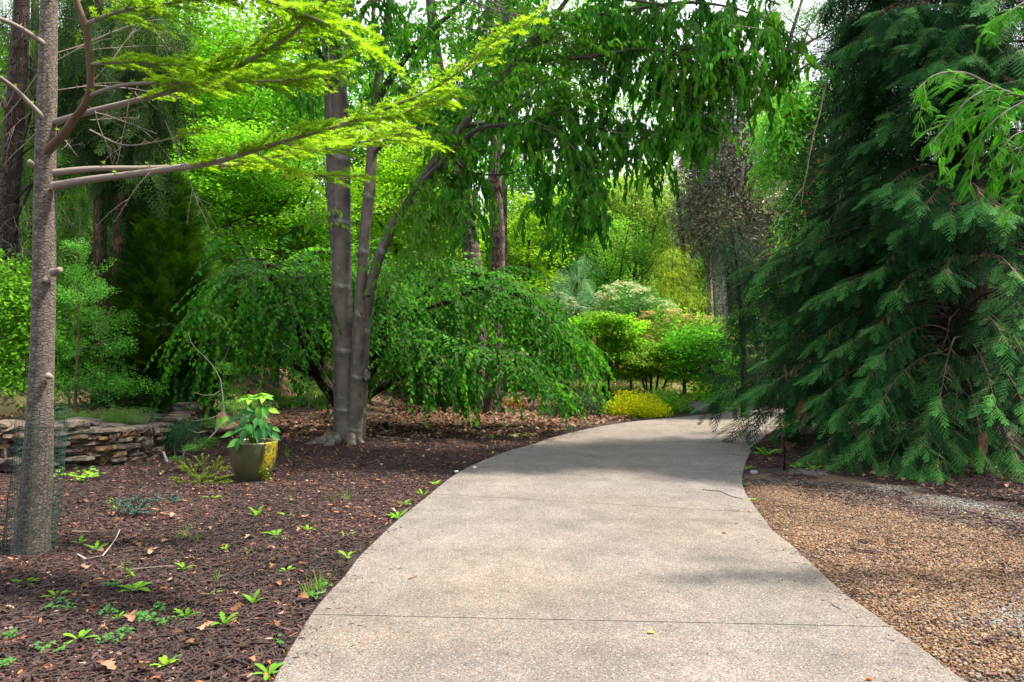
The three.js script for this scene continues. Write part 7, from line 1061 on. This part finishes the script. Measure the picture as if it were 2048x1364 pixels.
    for (let i = 1; i < 8; i++) for (const sg of [-1, 1]) { const o = new THREE.Mesh(dl[3], green[i % 3]); o.name = 'leaf'; const Y = V(sg * rr(0.6, 1), rr(0.1, 0.6), rs(0.9)).normalize(), Z0 = V(0, 1, 0).addScaledVector(Y, -Y.y).normalize(); o.matrix.makeBasis(V().crossVectors(Y, Z0), Y, Z0); o.matrix.decompose(o.position, o.quaternion, o.scale); o.position.copy(q[i]); o.scale.setScalar(H2 * rr(0.22, 0.34)); t.add(shadow(o)); }
  }
  // grass tufts
  for (const [x, y, h, n, label] of [[617, 1192, 46, 26, 'tall grass tuft at the path edge, left of two'], [640, 1180, 46, 26, 'tall grass tuft at the path edge, right of two'], [366, 1075, 34, 16, 'arching grass tuft in the middle of the mulch'], [393, 1078, 22, 8, 'small upright grass tuft beside the arching one'], [694, 1000, 34, 12, 'fine grass tuft on the far mulch near the path'], [665, 1000, 28, 8, 'sparse leaning grass tuft on the far mulch'], [575, 915, 30, 8, 'thin arching grass right of the yellow pot'], [585, 1000, 24, 6, 'wiry grass tuft on the mulch below the pot'], [437, 1160, 40, 5, 'few long grass blades on the open mulch']]) {
    const p = G(x, y, 0.02); p.y = hgt(p.x, p.z); const t = thing('grass_tuft', label, 'grass', p), L3 = h / F * -p.z;
    for (let i = 0; i < n; i++) { const s = new Soup(), a = rr(0, 6.28), q = shoot(V(rs(0.02), 0, rs(0.02)), V(Math.cos(a) * rr(0.1, 0.6), 1, Math.sin(a) * rr(0.1, 0.6)), L3 * rr(0.6, 1.2), L3 / 7, 5 * rr(0.3, 1.3), 0.05, () => {}), w = rr(0.0025, 0.0045), sd = V(-Math.sin(a), 0, Math.cos(a)); for (let j = 0; j < q.length - 1; j++) { const w0 = w * (1 - j / q.length), w1 = w * (1 - (j + 1) / q.length); s.quad(q[j].clone().addScaledVector(sd, w0), q[j].clone().addScaledVector(sd, -w0), q[j + 1].clone().addScaledVector(sd, -w1), q[j + 1].clone().addScaledVector(sd, w1), tint([0.15, 0.34, 0.03], 0.2)); } part('blade', s.geo(), M.leaf, t); }
  }
  // clover
  const trefoil = (() => { const s = new Soup(); for (let i = 0; i < 3; i++) { const a = i * 2.094; s.add(L.wide, V(0, 0, 0), V(Math.cos(a), 0.1, Math.sin(a)), V(0, 1, 0), 1, [1, 1, 1]); } return s.geo(); })();
  const cm = [[0.07, 0.24, 0.06], [0.10, 0.29, 0.05]].map((c) => { const m = M.leaf.clone(); m.color.setRGB(...c); return m; });
  for (const [x, y, w, n, label] of [[219, 1225, 34, 16, 'clover patch left of the large lobed dead leaf'], [290, 1238, 40, 22, 'widest clover patch in the near mulch'], [219, 1282, 36, 18, 'clover patch in front of the leftmost upright dandelion leaf'], [318, 1218, 24, 12, 'small clover patch behind the widest one'], [356, 1240, 32, 14, 'clover patch around the toothed dandelion'], [250, 1268, 24, 11, 'clover patch between two larger patches'], [20, 1270, 24, 10, 'clover at the left frame edge, upper of two'], [14, 1328, 24, 12, 'clover at the left frame edge, lower of two'], [222, 1168, 30, 14, 'small clover patch touching the large broad-leaved dandelion'], [632, 1192, 30, 14, 'low clover at the foot of the path-edge grass tufts'], [652, 1172, 18, 9, 'little clover right of the path-edge grass tufts'], [327, 1246, 26, 11, 'pale clover patch between two dandelions'], [120, 1212, 60, 22, 'long clover row left of the large broad-leaved dandelion'], [100, 1298, 50, 16, 'clover near the bottom left corner'], [563, 1285, 14, 4, 'tiny clover at the path edge near the bottom']]) {
    const p = G(x, y, 0.02), sz = w / F * -p.z; p.y = hgt(p.x, p.z); const t = thing('clover_patch', label, 'clover', p);
    for (let i = 0; i < n; i++) { const a = rr(0, 6.28), r = Math.sqrt(R()) * sz * 0.6, o = new THREE.Mesh(trefoil, pick(cm)); o.name = 'leaf'; o.position.set(Math.cos(a) * r, rr(0.02, 0.055), Math.sin(a) * r); o.rotation.set(rs(0.4) + 0.2, rr(0, 6), rs(0.4)); o.scale.setScalar(rr(0.013, 0.02)); t.add(shadow(o)); }
  }
  // low vine by the wall
  const vine = thing('grape_leaf_vine', 'low trailing vine with wide light green leaves right of the wire guard', 'vine', (() => { const p = G(165, 962); p.y = hgt(p.x, p.z); return p; })());
  const wideLeaf = L.wide.geo(); for (let i = 0; i < 46; i++) { const o = new THREE.Mesh(wideLeaf, green[2 - (i % 2)]); o.name = 'leaf'; o.position.set(rs(0.32), rr(0.03, 0.12), rs(0.26)); o.rotation.set(-1.2 + rs(0.5), rr(0, 6.28), rs(0.4), 'YXZ'); o.scale.setScalar(rr(0.05, 0.085)); vine.add(shadow(o)); }
  // little conifers
  const needleShoot = (s, tw, o, dir, len, K, nl, dens = 0.008) => { const q = shoot(o, dir, len, 0.02, 0.4, 0.05, () => {}); tw.path(q, 0.004, 0.002, [0.2, 0.13, 0.08]); for (let i = 0; i < q.length - 1; i++) for (let j = 0; j < 0.02 / dens * 3; j++) { const p = q[i].clone().lerp(q[i + 1], R()), v = q[i + 1].clone().sub(q[i]).normalize(), a = rr(0, 6.28), n = V(Math.cos(a), Math.abs(Math.sin(a)), Math.sin(a)); s.add(L.slim, p, v.clone().multiplyScalar(0.7).add(n), V(rs(1), rs(1), rs(1)), nl * rr(0.8, 1.2), tint(K, 0.2)); } };
  for (const [name, label, px, py, list, K, nl] of [
    ['blue_spruce', 'small powder blue spruce seedling in the mulch', 272, 1028, [[-0.12, 0.05, 0.1, 0.16], [0.05, 0.12, 0.02, 0.14], [0.12, 0.08, 0.08, 0.16], [-0.05, 0.09, 0.1, 0.13], [0.1, 0.03, 0.16, 0.15], [-0.16, 0.11, 0, 0.15], [0.02, 0.05, 0.18, 0.14], [0.16, 0.13, 0.02, 0.12], [-0.02, 0.14, 0.05, 0.12], [0.2, 0.02, 0.05, 0.12]], [0.09, 0.19, 0.17], 0.022],
    ['blue_spruce', 'second thinner blue spruce twig right of the spruce seedling', 334, 1006, [[0.1, 0.05, 0.02, 0.14], [-0.1, 0.02, 0.02, 0.16], [0.15, 0.03, 0.08, 0.1], [0.05, 0.08, 0.05, 0.1]], [0.09, 0.18, 0.16], 0.02],
    ['yew_seedling', 'small yellow green yew bush left of the yellow pot', 408, 975, [[-0.2, 0.2, 0.05, 0.3], [0.15, 0.25, 0, 0.28], [0, 0.3, 0.05, 0.26], [0.25, 0.12, 0.08, 0.28], [-0.25, 0.08, 0.1, 0.26], [-0.1, 0.22, 0.12, 0.28], [0.1, 0.15, 0.16, 0.28], [0.05, 0.08, 0.2, 0.24], [0.22, 0.2, -0.05, 0.24], [-0.15, 0.12, -0.05, 0.26], [0.3, 0.05, 0, 0.2], [-0.28, 0.22, 0, 0.2]], [0.16, 0.26, 0.025], 0.024],
  ]) { const p = G(px, py, 0.02); p.y = hgt(p.x, p.z); const t = thing(name, label, 'conifer seedling', p), tw = new Soup(), o = V(0, 0.02, 0), z0 = V(0, 0, 0); for (const [x, y, z, l] of list) { const s = new Soup(); needleShoot(s, tw, V(x * 0.3, 0.03 + y * 0.3, z * 0.3), V(x, y + 0.06, z), l, K, nl, 0.004); for (const sg of [-1, 1]) needleShoot(s, tw, V(x * 0.7, 0.03 + y * 0.7, z * 0.7), V(x + sg * (z + 0.1), y, z - sg * (x + 0.05)), l * 0.5, K, nl, 0.004); soupPart('shoot', s, M.needle, t, z0); } soupPart('stems', tw, plainTwig, t, z0); }

  // fallen sticks
  const stick = (name, label, pts, r, col, onPath) => { const q = pts.map(([x, y]) => { const v = G(x, y, onPath ? PATH_H : 0.02); v.y = onPath ? PATH_H + r * 0.8 : hgt(v.x, v.z) + 0.035; return v; }), t = thing(name, label, 'twig', q[0].clone()), s = new Soup(); s.path(q.map((v) => v.sub(t.position)), r, r * 0.5, col); part('wood', s.geo(), plainTwig, t); return [t, s]; };
  stick('fallen_twig', 'forked pale twig lying on the mulch right of the wire guard', [[155, 1110], [172, 1118], [205, 1112], [222, 1092], [232, 1078], [240, 1062]], 0.006, [0.3, 0.26, 0.23]);
  stick('fallen_twig', 'long thin pale twig on the mulch beside the small dandelion', [[265, 1139], [300, 1136], [330, 1134], [362, 1135]], 0.004, [0.28, 0.23, 0.19]);
  stick('fallen_twig', 'brown stick lying in the mulch behind the forked twig', [[145, 1066], [180, 1067], [222, 1063]], 0.008, [0.18, 0.12, 0.09]);
  stick('fallen_twig', 'crooked dark twig on the path near the gravel curve', [[1404, 980], [1440, 983], [1462, 993], [1486, 999]], 0.006, [0.09, 0.06, 0.045], true);
  stick('fallen_twig', 'small bent twig on the path near the right edge', [[1664, 1208], [1667, 1212], [1681, 1219]], 0.004, [0.07, 0.045, 0.035], true);
  stick('fallen_twig', 'short brown twig on the left half of the path', [[817, 1159], [826, 1156], [835, 1152]], 0.005, [0.13, 0.07, 0.045], true);
  stick('fallen_twig', 'tiny brown stick in the centre right of the path', [[1586, 1162], [1593, 1163]], 0.005, [0.12, 0.06, 0.04], true);
  stick('fallen_twig', 'thin pale stick on the shaded soil behind the spotlight', [[753, 875], [790, 878], [820, 880]], 0.007, [0.22, 0.19, 0.16]);
  stick('fallen_twig', 'curved brown stick at the bottom edge of the gravel', [[1880, 1330], [1892, 1342]], 0.005, [0.1, 0.06, 0.045]);
  for (const [x, y, label, k] of [[1448, 1067, 'small dried brown leaf on the path', [0.2, 0.1, 0.05]], [1738, 1361, 'rust red bud lying on the path at the bottom frame edge', [0.35, 0.1, 0.03]], [1301, 1267, 'small yellow petal on the near slab', [0.5, 0.32, 0.08]], [1499, 1024, 'tan bud at the right end of the path joint', [0.4, 0.25, 0.1]]]) { const p = G(x, y, PATH_H); p.y = PATH_H + 0.008; const g = new THREE.IcosahedronGeometry(0.014, 1), a = g.attributes.position; for (let i = 0; i < a.count; i++) a.setXYZ(i, a.getX(i) * (1.4 + 0.5 * noise(a.getY(i) * 90, x)), a.getY(i) * 0.5, a.getZ(i) * (0.8 + 0.4 * noise(a.getX(i) * 90, y))); g.computeVertexNormals(); const o = new THREE.Mesh(g, new THREE.MeshStandardMaterial({ color: new THREE.Color().setRGB(...k), roughness: 0.9 })); o.name = numbered('plant_debris'); o.position.copy(p); scene.add(shadow(o)); tag(o, label, 'debris'); }
  for (const [x, y, r, label] of [[913, 943, 0.025, 'white pebble at the left path edge, nearer of two'], [949, 938, 0.022, 'white pebble on the path, farther of two'], [1508, 945, 0.04, 'grey stone in the soil at the inner path curve']]) { const p = G(x, y, 0.03); const g = new THREE.IcosahedronGeometry(r, 1), a = g.attributes.position; for (let i = 0; i < a.count; i++) { const n = 1 + 0.3 * noise(a.getX(i) * 40 + x, a.getY(i) * 40, a.getZ(i) * 40); a.setXYZ(i, a.getX(i) * n * 1.2, a.getY(i) * n * 0.7, a.getZ(i) * n); } g.computeVertexNormals(); const o = new THREE.Mesh(g, new THREE.MeshStandardMaterial({ color: new THREE.Color().setRGB(...(r > 0.03 ? [0.2, 0.22, 0.25] : [0.6, 0.57, 0.53])), roughness: 0.8 })); o.name = numbered('pebble'); o.position.copy(p); o.position.y = (x < 930 || x > 1500 ? hgt(p.x, p.z) + 0.03 : PATH_H + r * 0.55); scene.add(shadow(o)); tag(o, label, 'pebble'); }

  // ---- garden fittings ----
  const metal = new THREE.MeshStandardMaterial({ color: 0x0c0d0f, roughness: 0.45, metalness: 0.6 });
  const lp = G(1569, 940); lp.y = hgt(lp.x, lp.z); const lamp = thing('path_light', 'black metal stake path light with a flat hood beside the inner path curve', 'garden light', lp);
  part('stake', new THREE.CylinderGeometry(0.012, 0.012, 0.46, 10).translate(0, 0.22, 0), metal, lamp); part('hood', new THREE.CylinderGeometry(0.045, 0.075, 0.035, 20).translate(-0.02, 0.445, 0), metal, lamp); part('ground_spike', new THREE.ConeGeometry(0.02, 0.08, 8).rotateX(Math.PI).translate(0, 0.0, 0), metal, lamp);
  const sp = G(770, 862); sp.y = hgt(sp.x, sp.z); const spot = thing('spotlight', 'small blue-black garden spotlight in the shade right of the main trunk foot', 'garden light', sp);
  const hd = part('head', new THREE.CylinderGeometry(0.055, 0.045, 0.12, 14).rotateZ(0.5).translate(0.02, 0.10, 0), new THREE.MeshStandardMaterial({ color: 0x1a2230, roughness: 0.35, metalness: 0.5 }), spot); part('lens', new THREE.CylinderGeometry(0.05, 0.05, 0.006, 14).rotateZ(0.5).translate(-0.011, 0.158, 0), new THREE.MeshStandardMaterial({ color: 0x55606e, roughness: 0.15 }), spot); part('stake', new THREE.CylinderGeometry(0.012, 0.008, 0.12, 8).translate(0.03, 0.03, 0), metal, spot);
  const tg = G(336, 926); tg.y = hgt(tg.x, tg.z); const stake = thing('plant_tag', 'leaning white plastic plant tag in front of the wall end', 'plant label', tg);
  const sg = part('strip', new THREE.BoxGeometry(0.025, 0.17, 0.005).translate(0, 0.08, 0).rotateZ(0.38), new THREE.MeshStandardMaterial({ color: new THREE.Color().setRGB(0.55, 0.58, 0.62), roughness: 0.4 }), stake);
  for (const [x, y, label] of [[315, 942, 'thin wire marker with a red tip, nearer of two'], [322, 918, 'thin wire marker with a red tip, farther of two']]) { const p = G(x, y + 8); p.y = hgt(p.x, p.z); const t = thing('wire_marker', label, 'marker', p); part('wire', new THREE.CylinderGeometry(0.002, 0.002, 0.16, 6).translate(0, 0.08, 0), metal, t); part('red_tip', new THREE.SphereGeometry(0.010, 8, 6).translate(0, 0.165, 0), new THREE.MeshStandardMaterial({ color: new THREE.Color().setRGB(0.55, 0.03, 0.05), roughness: 0.6 }), t); }
  const wp = G(618, 835); const wps = onG(618, 17.2); const wst = thing('garden_stake', 'thin pale wooden stake on the litter left of the main trunk', 'stake', wps); part('stick', new THREE.CylinderGeometry(0.012, 0.012, 0.42, 8).translate(0, 0.2, 0), M.paleTwig, wst);
  // dried plumes standing above the shrubs
  for (const [px, d, top, h, c, label] of [[1187, 17.6, 672, 34, [0.36, 0.22, 0.11], 'drooping tan dried plume at the edge of the weeping tree'], [1153, 19.6, 618, 22, [0.14, 0.08, 0.055], 'dark brown dried plume behind the taller maple']]) {
    const b = onG(px, d), t = thing('dried_plume', label, 'dried plant', b), s = new Soup(), tp = P(px + 5, top, d).sub(b), q = [V(0, 0, 0), V(0.02, tp.y * 0.5, 0), tp.clone()]; s.path(q, 0.008, 0.005, [0.16, 0.1, 0.06]); part('stalk', s.geo(), plainTwig, t);
    const f = new Soup(), len = h / F * d; for (let i = 0; i < 150; i++) { const u = R(), o = tp.clone().add(V(-0.02 - 0.09 * u + rs(0.055) * Math.sin(Math.PI * (0.15 + u * 0.8)), -u * len, rs(0.05))); f.add(L.slim, o, V(-0.25 + rs(0.3), -1, rs(0.3)), V(rs(1), 0, 1), 0.12 * rr(0.6, 1.2), tint(c, 0.3)); } part('plume', f.geo(), M.dry, t);
  }
}

renderer.render(scene, camera);
